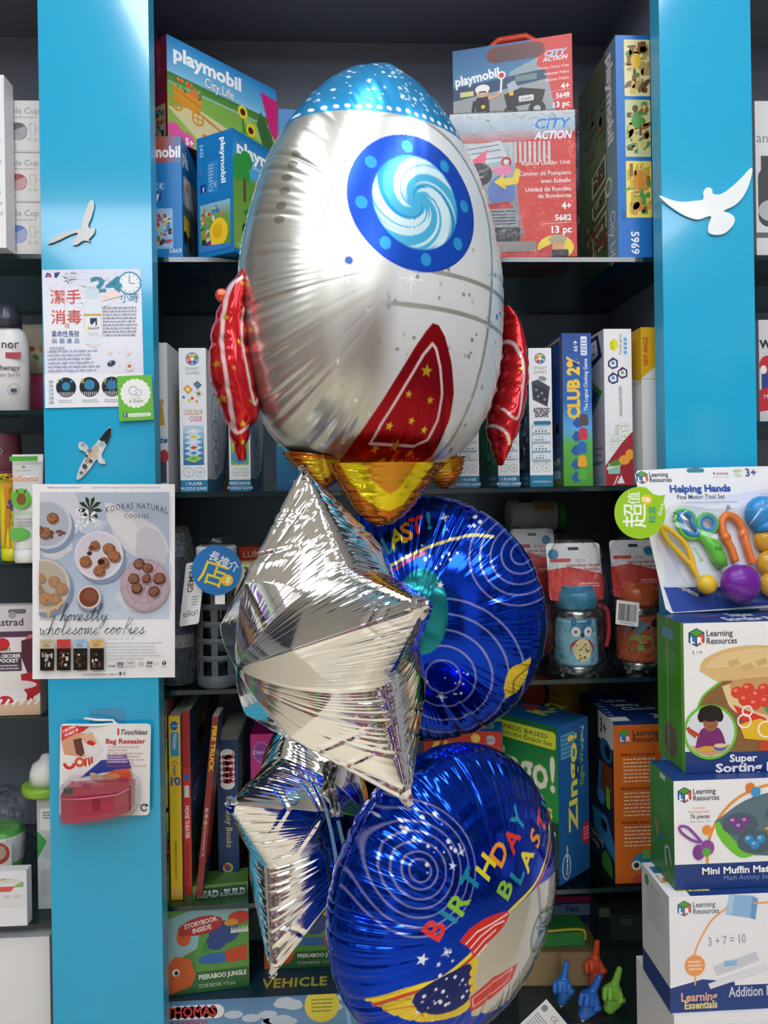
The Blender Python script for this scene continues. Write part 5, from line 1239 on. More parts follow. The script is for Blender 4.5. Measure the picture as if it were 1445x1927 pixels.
F.text('Learning', 37, 28, 11, '22283a', bold=.02, w=48); F.text('Resources', 37, 40, 11, '22283a', bold=.02, w=54)
y = 62
for hd, nn in (('Reloj robot para', 7), ('Robot horloge', 7), ('Roboter Lernuhr', 6)):
    F.text(hd, 14, y+4, 5, '7a2a1a', bold=.05, w=64); F.greek(18, y+8, 96, y+8+nn*7, nn, 'f0d4b8', y, .34); y += 16+nn*7
F.ell(60, 270, 28, 18, '2f86b0'); F.ell(40, 276, 9, col='e8e8e8'); F.ell(40, 276, 5, col='333'); F.rect(52, 246, 66, 264, '6ab03a'); F.ell(50, 306, 18, 14, 'c84a3a')
F = b.left(190, 310); F.grad(0, 0, 190, 310, [(0, '0c1626'), (1, '16284a')]); F.rect(110, 0, 190, 56, 'd8d8d4') ; F.text('3+', 120, 40, 26, '222', bold=.03); F.ell(150, 70, 34, 22, '2a6a9a'); F.ell(160, 70, 15, 14, '101014'); F.rect(124, 96, 182, 170, '7a3a1e'); F.line([(120,100),(112,160)], 14, '2f86c0'); F.ell(120, 170, 22, 16, '2f8ad0'); F.rect(150, 140, 168, 180, '6ac03a'); F.poly([(70,210),(150,200),(190,240),(190,270),(80,252)], '2f8ac0'); F.rect(120, 214, 150, 232, '101418'); F.text('Learning', 60, 268, 14, 'dfe8f0', w=70); F.text('Clock', 60, 286, 14, 'dfe8f0', w=50); F.ell(150, 296, 28, 26, '4a9a3a')
F = b.top(104, 190); F.rect(0, 0, 104, 190, '15336b'); F.text('Tock the', 22, 70, 20, 'eef2f8', bold=.04, w=50); F.text('Learning', 36, 98, 18, 'eef2f8', bold=.03, w=52); F.text('Clock', 46, 124, 18, 'eef2f8', bold=.03); F.greek(4, 70, 18, 180, 6, '8aa0d0'); F.rect(0, 164, 34, 188, 'e4e4e0'); F.text('3', 84, 176, 26, 'eef2f8')
b.done('learning_toy_box', 'orange faced learning clock box with navy top', 'box')
b = Carton(985, 1110, 1287, 1600, 1.6, .07, 0, Z4T, 'a8862a'); F = b.front(125, 300); F.ell(24, 24, 30, 38, '2a1a18'); F.ell(20, 24, 26, 34, 'b83a2a'); F.text("the Lion's", 60, 16, 10, '5a4a1a', shear=.2); F.text('Way to Count', 58, 30, 10, '5a4a1a', shear=.2); b.done('animal_book_box', 'dull yellow and red box standing at the back behind the word games', 'box')
# ------------------------------------------------------------------ lowest shelf
Z5T = Z5+.001
def jungle(F):
    F.grad(0, 0, 164, 236, [(0, '6f9a4a'), (.3, '6fa04a'), (1, '2f6a3a')])
    F.poly([(0,70),(60,50),(164,40),(164,80),(60,140),(0,170)], '8fc0c8'); F.poly([(60,150),(70,100),(164,66),(164,190),(60,190)], '5a9a44')
    F.ell(38, 110, 14, 20, 'd8602a'); F.ell(38, 96, 11, 13, 'b83a26'); F.ell(116, 108, 30, 26, '2c4a8a'); F.ell(100, 128, 20, 18, '2c4a8a'); F.poly([(70,150),(80,120),(88,150)], '3a8a3a')
    F.ell(100, 164, 36, 12, '2f6ab0'); F.poly([(0,236),(0,180),(20,150),(50,160),(60,196),(50,220)], 'd8622a'); F.ell(22, 186, 7, 8, 'f0f0ee'); F.ell(23, 187, 4, 5, '222'); F.ell(146, 78, 22, 14, 'c83a2a'); F.ell(130, 88, 14, 8, 'd89a2a'); F.poly([(116,150),(160,140),(160,174),(120,176)], 'c84a22')
    for k in range(7): F.poly([(128+k*5,112),(131+k*5,96),(134+k*5,112)], 'dfe8dc', up=k == 0)
    F.rect(62, 6, 162, 34, '24503a', r=4); F.text('READ', 66, 27, 14, 'eef2e6', bold=.08, w=40); F.text('&', 109, 27, 9, 'eef2e6', bold=.05); F.text('BUILD', 118, 27, 14, 'eef2e6', bold=.08, w=40)
    F.ell(72, 88, 42, 20, 'b82a2a', rot=-8); F.text('STORYBOOK', 72, 86, 10, 'f4ece6', al='c', w=64, rot=-10, bold=.05); F.text('INSIDE', 74, 100, 10, 'f4ece6', al='c', w=36, rot=-10, bold=.05)
    F.rect(60, 192, 162, 212, '2c6a38', r=4); F.text('PEEKABOO JUNGLE', 66, 207, 10, 'eef4e6', w=92, bold=.05); F.text('STORYBOOK +13 pcs', 66, 226, 8, 'dfe8d4', w=70)
b = Carton(300, 690, 1886, 1962, 1.335, .17, 0, Z5T, '2f5f96', {'top': '1c3f5c'})
F = b.front(390, 76); F.grad(0, 0, 390, 76, [(0, '5a86b4'), (1, '7aa6cc')]); rg = random.Random(4)
for i in range(14): F.ell(rg.choice((150, 180, 220, 250, 340))+rg.uniform(-20, 20), rg.uniform(8, 60), 18, 9, 'c8d8e4', n=14, up=i % 4 == 0)
for x in range(16, 110, 13): F.ell(x, 26, 15, 16, 'f0f2f4', n=14, up=x == 16)
F.text('THOMAS', 14, 36, 22, 'c8383a', w=92, bold=.05); F.text('& FRIENDS', 20, 56, 11, 'c8383a', w=70, bold=.03)
F.ell(306, 24, 33, col='e8d84a'); F.greek(286, 8, 328, 42, 4, '7a8a3a', 3, .4, .1)
F = b.top(390, 170); F.rect(0, 0, 390, 170, '1c3a4c'); F.text('VEHICLE', 190, 146, 24, 'c8c040', w=124, bold=.05, sp=1.1)
b.done('vehicle_set_box', 'flat blue engine set box lying lowest, under the storybook boxes', 'box'); zv = b.P.z+b.h+.001
b = Carton(310, 470, 1674, 1882, 1.347, .05, 7, zv, '4a7a3a'); jungle(b.front(164, 236)); b.done('storybook_brick_box', 'green jungle storybook box beside the cyan left upright', 'box', 'green jungle storybook boxes')
b = Carton(498, 654, 1664, 1846, 1.41, .05, 0, zv, '4a7a3a'); jungle(b.front(164, 236)); b.done('storybook_brick_box', 'green jungle storybook box partly behind the small silver star', 'box', 'green jungle storybook boxes')
# right part of the lowest shelf
b = Carton(1044, 1128, 1688, 1880, 1.58, .08, 0, Z5T, '24406c'); F = b.front(84, 190); F.rect(0, 0, 84, 30, 'c8246a'); F.rect(0, 40, 84, 100, '8aa4cc'); F.text('Tent', 22, 78, 26, '3a5a94', bold=.1, outl='b8cce4'); F.text('Play', 2, 44, 16, '3a5a94', bold=.08, outl='b8cce4')
b.done('play_tent_box', 'blue and pink play tent box at the back of the lowest shelf', 'box')
b = Carton(1130, 1236, 1700, 1900, 1.52, .1, 0, Z5T, '30363a'); F = b.front(106, 200); F.poly([(20,50),(96,60),(96,180),(20,160)], '4a5256'); F.rect(40, 70, 60, 100, '6a7276'); F.rect(0, 20, 20, 60, '7a8a74')
b.done('grey_box', 'dark grey box at the back of the lowest shelf, right of the play tent box', 'box')
b = Carton(976, 1130, 1792, 1900, 1.42, .09, -4, Z5T, 'a88a64', {'top': '8a7250'}); F = b.front(150, 110); F.rect(4, 6, 146, 104, 'b0936c'); F.line([(75,0),(75,110)], 10, 'a08258')
b.done('cardboard_box', 'plain brown cardboard box behind the pointing toy hands', 'box')
zc = Z5T+b.h
bg = thing('gift_bag', 'green gift bag with yellow cord lying on the cardboard box', 'bag', (b.P.x+.075, 1.46, zc+.001))
mb = MB(); mb.rbox((-.06, -.03, 0), (.06, .03, .026), '3f9a50', .008, axis=2); mb.build('bag_body', SOFTPL, bg)
mb = MB(); mb.tube(smooth_path([(-.05, -.031, .012), (-.045, -.034, .03), (0, -.036, .034), (.05, -.034, .032), (.056, -.031, .012)], 6), .0025, 'd8cc3a'); mb.build('cord', SOFTPL, bg)
# pointing toy hands on sticks, planted in a little cup rack on the shelf
def toy_hand(px, py, Y, s, col, rot, label):
    """cartoon pointing hand: fist, raised forefinger, thumb, cuff, on a stick"""
    P = at(px, py, Y); t = thing('pointer_hand', label, 'toy hand', (P.x, P.y, Z5T), 0, 'pointing toy hands'); zc = P.z-Z5T
    M = Matrix.Translation((0, 0, zc)) @ Matrix.Rotation(math.radians(rot), 4, 'Y') @ Matrix.Scale(s, 4)
    verts, edges, rad = [], [], []
    def chain(pts, rs, root=0):
        prev = root
        for p, r in zip(pts, rs): verts.append(p); rad.append(r); edges.append((prev, len(verts)-1)); prev = len(verts)-1
    verts.append((0, 0, 0)); rad.append(.42)
    chain([(0, 0, .38)], [.5]); chain([(0, 0, -.45), (0, 0, -.7)], [.34, .38])
    chain([(.02, -.02, .8), (.06, 0, 1.25), (.1, 0, 1.75)], [.26, .21, .17], 1)
    chain([(-.3, -.32, .6), (-.32, -.52, .36), (-.26, -.38, .14)], [.19, .18, .15], 1)
    chain([(-.55, -.2, .46), (-.56, -.4, .24), (-.46, -.3, .04)], [.17, .17, .14], 1)
    chain([(.26, -.36, .5), (.28, -.5, .28), (.2, -.4, .08)], [.18, .17, .14], 1)
    chain([(.5, -.14, .16), (.46, -.42, .3), (.2, -.56, .36)], [.19, .18, .15], 0)
    me = bpy.data.meshes.new('hand'); me.from_pydata([tuple(M@Vector(v)) for v in verts], edges, []); me.update()
    o = bpy.data.objects.new('hand', me); COL.objects.link(o); o.parent = t
    sk = o.modifiers.new('skin', 'SKIN'); sk.use_smooth_shade = True
    for v, r in zip(me.skin_vertices[0].data, rad): v.radius = (r*s*.9, r*s*.9)
    me.skin_vertices[0].data[0].use_root = True
    sb = o.modifiers.new('sub', 'SUBSURF'); sb.levels = sb.render_levels = 2
    me.materials.append(mat('hand_plastic_'+col, .35, 0, col))
    mb = MB(); b = M@Vector((0, 0, -.75)); mb.tube([(b.x, b.y, b.z), (b.x*.6, b.y, .0)], .0035, 'e8e8e4'); mb.build('stick', PLASTIC, t)
toy_hand(1118, 1828, 1.40, .034, 'e2502a', 4, 'orange red toy hand pointing up, tallest of the pointing hands')
toy_hand(1058, 1866, 1.36, .032, '2f7ad0', 6, 'blue toy hand pointing up, in front of the cardboard box')
toy_hand(1104, 1892, 1.32, .034, '2a6ac8', 22, 'blue toy hand tilted over, below the orange red hand')
toy_hand(1150, 1880, 1.34, .034, '8ac84a', 14, 'pale green toy hand beside the orange red hand')
# white leaflet and stand tubes
mb = MB(); pl = pix = [at(x, y, 1.3135) for x, y in ((1028, 1880), (1068, 1928), (1020, 1975), (970, 1935))]
F = Face(mb, pl[0]-Vector((0, 0, 0)), pl[1]-pl[0], pl[3]-pl[0], 60, 70); F.rect(0, 0, 60, 70, 'eceeee'); F.greek(6, 24, 52, 60, 8, '9aa0a4'); F.ell(10, 12, 6, col='8a9298'); F.text('CE', 30, 16, 8, '777')
o = mb.build('leaflet', CARD); tag(o, 'small white leaflet hanging cornerwise on the lowest shelf edge', 'leaflet')
b = Carton(1196, 1300, 1840, 1990, 1.29, .02, 12, Z5T, 'e8eef4'); F = b.front(100, 140); F.poly([(0,0),(30,0),(100,90),(100,140),(70,140)], '7aa6d8'); F.poly([(0,0),(22,0),(34,18),(12,18)], 'd8604a'); b.done('white_blue_pack', 'white pack with slanting blue band beside the equation box', 'package') if False else None
# ------------------------------------------------------------------ things fixed to the cyan uprights
YF = YP0-.0012
def paper(TL, TR, BL, uw, uh, Y=YF, th=.0006, col='f4f4f4'):
    """thin printed sheet whose local origin is its lower left corner"""
    a, b, c = at(*TL, Y), at(*TR, Y), at(*BL, Y); U, V = b-a, c-a; V -= U*(U.dot(V)/U.length_squared)
    mb = MB(); o = a+V; q = [a-o, a+U-o, a+U+V-o, a+V-o]
    n = Vector((0, th, 0)); mb.poly([q[3], q[2], q[1], q[0]], col); mb.poly([q[0]+n, q[1]+n, q[2]+n, q[3]+n], col)
    for i in range(4): j = (i+1) % 4; mb.poly([q[i], q[j], q[j]+n, q[i]+n], col)
    return mb, Face(mb, q[0], U, V, uw, uh), o
# ---- hand wash poster
mb, F, o = paper((79, 508), (265, 506), (84, 768), 186, 260)
F.grad(0, 0, 186, 196, [(0, 'e0e2f0'), (.5, 'eef0f6'), (1, 'e2e4f2')]); rg = random.Random(3)
for i in range(10): F.line(crv([(rg.uniform(-5, 60), rg.uniform(0, 60)), (rg.uniform(40, 100), rg.uniform(0, 80)), (rg.uniform(90, 180), rg.uniform(0, 60))]), 1.5, 'd4d8ea', up=i == 0)
for x, y, r in ((52,180,14),(30,160,9),(70,168,10),(20,186,7)): F.ring(x, y, r, 4, 'd2d6ec', n=20)
F.poly([(5,14),(9,5),(16,7),(18,14)], '3a3a9a'); F.ell(12, 11, 3, col='d85a5a'); F.poly([(23,6),(34,4),(32,8),(28,15),(23,15)], '1f3f7a'); F.text('FDA', 54, 9, 4, '333', bold=.03); F.ell(46, 8, 4, 2, 'b0c4bc'); F.greek(42, 12, 66, 16, 1, 'b8bcc8')
F.ell(164, 27, 21, col='eef2f4'); F.ring(164, 27, 21, 3, '4a92ac', n=36)
for k in range(12): t = PI*k/6; F.line([(164+15*math.cos(t), 27+15*math.sin(t)), (164+18*math.cos(t), 27+18*math.sin(t))], 1.4, '4a92ac', up=k == 0)
F.line([(164,27),(164,13)], 1.6, '2f7a94'); F.line([(164,27),(174,28)], 1.6, '2f7a94')
F.text('小時', 146, 62, 14, '3f8aa6', w=34, bold=.03)
F.text('潔', 15, 62, 20, 'd8483a', bold=.02); F.text('手', 45, 62, 20, 'd8483a', bold=.02); F.text('消', 15, 100, 20, 'd8483a', bold=.02); F.text('毒', 45, 100, 20, 'd8483a', bold=.02); F.text('液', 39, 110, 8, 'e0a090'); F.line([(41,40),(41,104)], .6, 'e0a8a0')
F.text('革命性長效', 15, 126, 9, '3a5a94', w=52, bold=.03); F.text('殺 菌 產 品', 15, 138, 7, '5a78a8', w=52)
F.ell(94, 96, 19, 52, 'e8dcd4'); F.text('24', 92, 42, 27, '2f8aa8', bold=.05, w=56); F.rect(78, 52, 108, 142, 'dfeaf0', r=5); F.rect(80, 36, 106, 56, 'cfdfe6', r=4); F.rect(84, 32, 102, 40, 'c4d8e0', r=3); F.poly([(110,50),(140,40),(146,52),(112,60)], 'f0dcd4'); F.rect(77, 84, 109, 88, 'd8a84a'); F.rect(78, 90, 108, 128, 'e8eef0'); F.poly([(88,92),(101,92),(101,106),(98,106),(98,98),(91,105),(88,102)], '1c2a4a'); F.text('free24', 104, 114, 6, '3a4a6a', al='r', w=20, bold=.02); F.ell(86, 112, 4, 2, 'd8b04a'); F.greek(84, 118, 104, 126, 3, 'b0bcc4')
F.greek(112, 70, 178, 128, 9, '9aa0b4', 5, .45, .05); F.greek(10, 150, 112, 194, 6, 'aab2c8', 8, .4, .5); F.text('功效及應用', 10, 150, 4, '5a78a8')
for k in range(6): F.ell(8, 155+k*7.2, 1, col='333', n=6, up=k == 0)
F.ell(126, 178, 8, 5, '26324a', rot=-20); F.ell(124, 176, 3, col='6a8ac0'); F.ell(160, 184, 9, col='e4e0dc'); F.text('M', 160, 187, 6, 'd8602a', al='c', bold=.05); F.poly([(118,150),(128,156),(122,162)], 'f0d8d0'); F.poly([(152,150),(164,158),(156,164)], 'f0dcd4'); F.text('=', 140, 160, 5, 'a0a0a8'); F.text('=', 140, 186, 5, 'a0a0a8'); F.line([(120,196),(175,196)], .8, 'e8b8a8')
F.rect(0, 197, 186, 260, 'eef0f4')
F.text('革命性的原理', 8, 208, 7, '3a7aa4', rot=90, w=46, bold=.03)
for i, x in enumerate((40, 84, 126)):
    F.ell(x, 222, 19, col='14181f', n=32)
    if i < 2: F.ell(x, 220-i*2, 8+i*2, col='2a86b0', n=14)
    else: F.star(x, 219, 15, '2f7aa4', 9, .5)
    if i == 0: F.ell(x-8, 208, 3, col='2a86b0', n=8); F.ell(x+10, 211, 3, col='2a86b0', n=8, up=False)
    for k in range(8): F.line([(x-13+k*3.6, 240-abs(k-3.5)*1.2), (x-13+k*3.6, 231)], 1.4, 'd8d8d8', up=k == 0)
    F.text(str(i+1), x-15, 214, 8, 'd8d060', bold=.03); F.greek(x-14, 245, x+16, 252, 2, 'a8aeb8', i)
F.greek(160, 245, 184, 252, 2, 'a8aeb8')
tag(mb.build('notice', CARD, None, o), 'hand sanitiser poster with red characters and clock, on the cyan left upright', 'poster')
# ---- small green card over its corner
mb, F, o = paper((220, 708), (285, 705), (222, 793), 65, 86, YF-.0045)
F.rect(0, 0, 65, 86, '6abf3a'); P = []
for i in range(96): t = 2*PI*i/96; r = 28*(1+.04*math.cos(18*t)); P.append((33+r*math.cos(t), 34+r*math.sin(t)*.98))
F.poly(P, 'f2f4f0'); F.ring(29, 29, 8, 1.4, '7a9ad0', 20, 330, 22); F.ring(38, 33, 6, 1.4, 'c08ab8', 200, 500, 20); F.text('once upon', 33, 45, 3.4, '9ab890', al='c'); F.text('A Babe', 33, 52, 6.5, '6a9a5a', al='c', bold=.01); F.rect(8, 71, 15, 79, '24468a', r=1); F.text('f', 10, 78, 6, 'fff', bold=.03); F.rect(17, 72, 60, 79, 'e8f0e4', r=3); F.text('once upon a babe', 20, 77, 3.4, '7a9a7a', w=34)
tag(mb.build('card', CARD, None, o), 'small green card with white scalloped badge on the cyan left upright', 'card')
# ---- cookie poster
mb, F, o = paper((61, 911), (329, 911), (66, 1278), 268, 366, YF-.0005)
F.text('Healthy oils organic coconut oil', 28, 8, 3.6, '555', w=62, bold=.02); F.text('Quality sweeteners: organic coconut sugar & Himalayan rose honey', 110, 8, 3.6, '666', w=130)
x0, y0, x1, y1 = 14, 15, 258, 256
class Clip:
    pass
F.grad(x0, y0, x1, y1, [(0, 'b4c0d0'), (.4, 'a8b6ca'), (.75, 'b8c6d8'), (1, 'cbd6e4')]); rg = random.Random(11)
def blob(cx, cy, rx, ry, col, n=20, rot=0, jag=.0):
    k = []
    for i in range(n):
        t = 2*PI*i/n; q = 1+rg.uniform(-jag, jag); c_, s_ = math.cos(math.radians(rot)), math.sin(math.radians(rot)); u, v = rx*q*math.cos(t), ry*q*math.sin(t)
        k.append((min(max(cx+u*c_-v*s_, x0), x1), min(max(cy+u*s_+v*c_, y0), y1)))
    F.poly(k, col)
for i in range(12): blob(rg.uniform(60, 230), rg.uniform(30, 250), rg.uniform(10, 40), rg.uniform(4, 14), rg.choice(('a2b2c6', 'becbda', '9caec4', 'c8d4e0')), 12, rg.uniform(-60, 0), .15)
blob(50, 40, 38, 60, 'd0d2da', 16, -20, .1); blob(40, 110, 36, 30, 'cfd0d6', 14, 20, .12); blob(200, 100, 62, 36, 'd4d2d4', 14, 40, .12); blob(176, 84, 20, 60, 'dcdadc', 12, -40, .1); blob(224, 120, 30, 40, 'c6c4ca', 12, -20, .12); blob(200, 222, 46, 20, 'd2d6de', 12, 10, .12)
# flower and leaves
for k in range(9): t = math.radians(40*k+10); F.poly([(108, 48), (108+16*math.cos(t-.22), 46+18*math.sin(t-.22)), (108+24*math.cos(t), 46+24*math.sin(t)), (108+16*math.cos(t+.22), 46+18*math.sin(t+.22))], '1f3a24', up=k == 0)
for cx, cy, q in ((106,62,16),(88,54,9),(90,76,12),(122,74,8)):
    for k in range(5): t = math.radians(72*k+cx); F.poly([(cx,cy),(cx+q*math.cos(t-.25)*.8,cy+q*math.sin(t-.25)*.8),(cx+q*math.cos(t),cy+q*math.sin(t)),(cx+q*math.cos(t+.25)*.8,cy+q*math.sin(t+.25)*.8)], 'f0f0ec', up=k == 0)
# plates
def plate(cx, cy, r, c1, c2, sh=True):
    blob(cx+6, cy+8, r, r, '8494ac', 36); blob(cx, cy, r, r, c1, 40); blob(cx-1, cy-1, r*.9, r*.9, c2, 36)
def cookie(cx, cy, r, c='8a5636', seed=1):
    blob(cx+2, cy+3, r, r*.9, '8a7a78', 14); blob(cx, cy, r, r*.94, c, 16, 0, .05); blob(cx-1, cy-1, r*.8, r*.74, mixc(c, 'd8a070', .3), 12, 0, .08)
    for k in range(6): blob(cx+rg.uniform(-.6, .6)*r, cy+rg.uniform(-.6, .6)*r, 1.1, 1, mixc(c, '2a1410', .6), 6)
plate(28, 76, 46, 'c6ccd4', 'b0b6c0')
for c_ in ((38,64,11),(24,92,12),(14,86,9)): cookie(*c_, '7a4a30')
for k in range(9): blob(46+rg.uniform(-10, 14), 92+rg.uniform(-12, 14), 3.4, 2.6, '7a4630', 7)
plate(125, 134, 46, 'e0dce2', 'd4ced8')
for c_ in ((88,-0,0),): pass
for cx, cy, r in ((100,146,11.5),(144,122,12),(154,136,12),(134,148,11),(126,163,11),(118,115,9)): cookie(cx, cy, r, '8a5030')
blob(112, 120, 6, 5, '7a4428', 9); blob(108, 130, 5, 4, '4a2618', 8); blob(130, 146, 7, 5, '3a1c12', 8)
plate(22, 190, 50, 'cfc4b8', 'b8ae9e')
for cx, cy, r in ((16,176,10),(42,182,11),(56,196,12),(14,196,8),(26,214,12),(44,214,11)): cookie(cx, cy, r, 'a8825e')
F.poly([(28,238),(38,228),(34,250),(30,250)], 'd8b07a'); F.poly([(40,232),(62,216),(50,236)], 'd8b07a')
blob(110, 218, 24, 22, '8a94a8', 24); blob(108, 212, 22, 22, 'e0d0c8', 28); blob(108, 212, 18.5, 18.5, '7a4430', 26); blob(110, 208, 12, 12, '8a5240', 20)
F.ell(213, 190, 46, 50, 'b8a8b4', n=40)
for q in (44, 38, 32, 26, 20, 14): F.ring(212, 190, q, 1.1, 'cfa49c' if q % 4 else 'b0807a', n=40, ry=q*1.08)
F.line([(168,196),(256,176)], 1.4, 'b8847c'); F.line([(196,144),(226,238)], 1.4, 'b8847c', up=False); F.line([(240,150),(190,232)], 1.4, 'b8847c', up=False)
for cx, cy, r in ((202,150,11),(218,158,10),(192,178,11),(240,178,12),(198,196,11),(230,202,11),(216,178,9)): cookie(cx, cy, r, '5a2a28')
F.text('KOOKAS NATURAL', 198, 46, 11, '2a3244', al='c', w=116, rot=1, sp=1.25, arc=9); F.text('COOKIES', 198, 64, 7.5, '2a3244', al='c', w=46, rot=1, sp=1.2)
# handwriting: joined strokes
def script(strokes, ox, oy, s, w=1.1):
    for st in strokes: F.line(crv([(ox+x*s, oy+y*s) for x, y in st], 5), w, '1c1c20')
def hand(word, ox, oy, s, sl=.55):
    """simple joined pen letters, x advance about 1 per letter"""
    G = {'h': [(0,0),(.35,-.9),(.75,-2.6),(.55,-2.9),(.35,-1.6),(.15,0),(.45,-.9),(.75,-1.0),(.75,-.3),(.95,0),(1.25,-.3)],
         'o': [(0,-.3),(.5,-1),(.2,-.9),(.05,-.3),(.35,0),(.65,-.4),(.55,-.95),(.9,-.8),(1.1,-.85)],
         'n': [(0,-.7),(.2,-1),(.25,0),(.55,-.9),(.85,-1),(.85,-.2),(1.05,0),(1.3,-.4)],
         'e': [(0,-.2),(.4,-.5),(.6,-.85),(.4,-1),(.15,-.6),(.2,-.1),(.5,0),(.95,-.4)],
         's': [(0,-.2),(.4,-.7),(.55,-1.05),(.55,-.6),(.65,-.2),(.35,0),(.15,-.15),(.6,-.1),(.95,-.4)],
         't': [(0,-.3),(.35,-1),(.65,-2.3),(.45,-1),(.35,-.1),(.55,0),(.9,-.4)],
         'l': [(0,-.3),(.4,-1.1),(.75,-2.6),(.5,-2.8),(.35,-1.5),(.35,-.1),(.6,0),(.95,-.4)],
         'y': [(0,-.5),(.2,-1),(.25,-.2),(.5,0),(.85,-.95),(.7,.4),(.3,1.3),(.05,1.1),(.6,.1),(1.2,-.4)],
         'w': [(0,-.7),(.15,-1),(.15,-.2),(.35,0),(.6,-.8),(.65,-.1),(.85,0),(1.1,-.95),(1.35,-.85)],
         'm': [(0,-.7),(.2,-1),(.2,0),(.5,-.95),(.65,-.9),(.65,0),(.95,-.95),(1.15,-.9),(1.15,-.1),(1.35,0),(1.6,-.4)],
         'c': [(0,-.3),(.5,-.95),(.65,-.8),(.3,-.9),(.1,-.4),(.35,0),(.9,-.4)],
         'i': [(0,-.4),(.25,-1),(.25,-.1),(.45,0),(.8,-.4)],
         'K': [(.3,0),(.6,-1.6),(.9,-2.7)]}
    adv = {'m': 1.5, 'w': 1.25, 'i': .7, 'K': 1.2, 'h': 1.2}; x = 0
    for ch in word:
        if ch == ' ': x += .9; continue
        g = G[ch]; script([[(x+a-b*sl*.35, b) for a, b in g]], ox, oy, s)
        if ch == 'K': script([[(x+1.9, -2.5), (x+1.2, -1.5), (x+.75, -1.2), (x+1.1, -.7), (x+1.5, 0), (x+1.8, -.3)]], ox, oy, s)
        if ch == 't': script([[(x+.2, -1.5), (x+1.3, -1.8)]], ox, oy, s)
        if ch == 'i': script([[(x+.6, -1.5), (x+.68, -1.55)]], ox, oy, s)
        x += adv.get(ch, .93)
hand('honestly', 54, 256, 11.2); hand('wholesome cooKies', 16, 281, 11.6)
for i, c in enumerate(('cdbf9a', 'd8433c', 'a8c4de', 'e6ba76')):
    X = 18+i*31; F.rect(X, 290, X+26, 348, '1a1614'); F.rect(X, 290, X+26, 307, c); F.text('KOOKAS', X+13, 296, 3, '5a4a3a', al='c', w=18); F.greek(X+6, 298, X+20, 305, 2, '6a5a48', i)
    F.clutter(X+2, 312, X+24, 344, ('6a4430','8a6a4a','3a2a22','c8c0b0') if i else ('8a8a84','b8b4a8','3a3430'), 14, i+2, .3)
F.text('Kookas Natural Cookies exist to provide a healthier diet', 142, 300, 3.6, '888', w=104); 
for i, (tx, ww) in enumerate((('and lifestyle choice when it comes to snacking.', 90), ('Our cookies, all developed by our naturopath are', 92), ('a guiltless nutrition treat, made using the finest', 92), ('wholesome ingredients available and most importantly,', 102), ("don't compromise on taste or quality.", 70))): F.text(tx, 142, 306.5+i*5.6, 3.6, '888', w=ww)
for i, x in enumerate((146, 158, 170, 180, 190)): F.line([(x, 290+i % 2), (x+3, 290)], 1, '555', up=i == 0)
F.text('SUGAR', 144, 343, 4.4, '333', w=15, bold=.05); F.ring(151, 338, 8, .6, '888', 180, 360, 14); F.rect(162, 334, 174, 339, '2a2a2a'); F.text('DAIRY', 168, 338, 2.6, 'fff', al='c'); F.text('FREE', 168, 344, 4, '333', al='c', bold=.03); F.line([(178,332),(196,332),(196,344),(178,344),(178,332)], .6, '888'); F.text('100%', 187, 338, 4, '444', al='c', bold=.03); F.text('NATURAL', 187, 342.5, 2.4, '444', al='c'); F.ring(207, 338, 5, .7, '888', n=16); F.greek(203, 335, 211, 341, 2, '777'); F.rect(217, 333, 228, 338, '2a2a2a'); F.text('NUT', 222, 337, 3, 'fff', al='c'); F.text('FREE', 222, 344, 4, '333', al='c', bold=.03); F.text('G F', 236, 340, 4, '333', al='c'); F.ell(250, 336, 4, col='222'); F.text('P', 250, 338, 4.4, 'fff', al='c', bold=.03); F.text('PALEO', 250, 344, 2.2, '333', al='c')
F.text('KOOKASNATURAL.COM.AU', 100, 358, 4, '555', w=62, sp=1.1, bold=.02); F.rect(165, 352, 170, 358, '222', r=1); F.text('f', 166, 357, 4, 'fff'); F.rect(173, 352, 178, 358, '888', r=1); F.ring(175.5, 355, 1.6, .6, 'fff', n=10)
F.text('Dairy free organic coconut nectar & Organic coconut flour', 262, 24, 3, '999', rot=90, w=104); F.text('Healthy natural grains organic almond spelt', 262, 150, 3, '999', rot=90, w=90)
tag(mb.build('notice', GLOSSCARD, None, o), 'large white cookie poster with plates photo, low on the cyan left upright', 'poster')
# ---- mirror birds
MIR = mat('mirror_acrylic', .3, .6, 'a9aaa6'); WMIR = mat('white_acrylic', .12, 0, 'eef4f4', coat=.5)
def bird(pxs, label, m, parts=(), Y=YF, grp=None, th=.003):
    P = [at(x, y, Y) for x, y in pxs]; lo = Vector((min(p.x for p in P), Y, min(p.z for p in P)))
    mb = MB(); mb.prism([(p.x-lo.x, p.z-lo.z) for p in P], -th, 0, 'e8ecec'); t = tag(mb.build('wall_bird', m, None, lo), label, 'wall ornament', 'acrylic bird ornaments')
    return t, lo
def cp(pts, n=5): return [p[:2] for p in smooth_path([(x, y, 0) for x, y in pts], n, True)]
b1 = cp([(92,457),(104,446),(125,438),(147,433),(154,430),(156,418),(162,398),(169,381),(176,378),(178,390),(173,410),(167,426),(172,432),(179,430),(178,440),(168,452),(172,456),(158,454),(145,462),(137,460),(146,446),(146,439),(130,444),(112,453),(93,460)], 3)
bird(b1, 'silvery flying bird ornament above the hand sanitiser poster', MIR)
b2 = cp([(145,898),(152,878),(163,856),(160,850),(150,845),(149,834),(157,832),(166,840),(170,846),(182,834),(195,818),(206,805),(210,806),(209,820),(201,838),(192,857),(198,868),(199,873),(188,872),(183,864),(172,880),(158,896),(148,903)], 3)
o, lo = bird(b2, 'flying mirror bird ornament with painted reflections and black wing tip, above the cookie poster', mat('mirror_bird_acrylic', .08, .35))
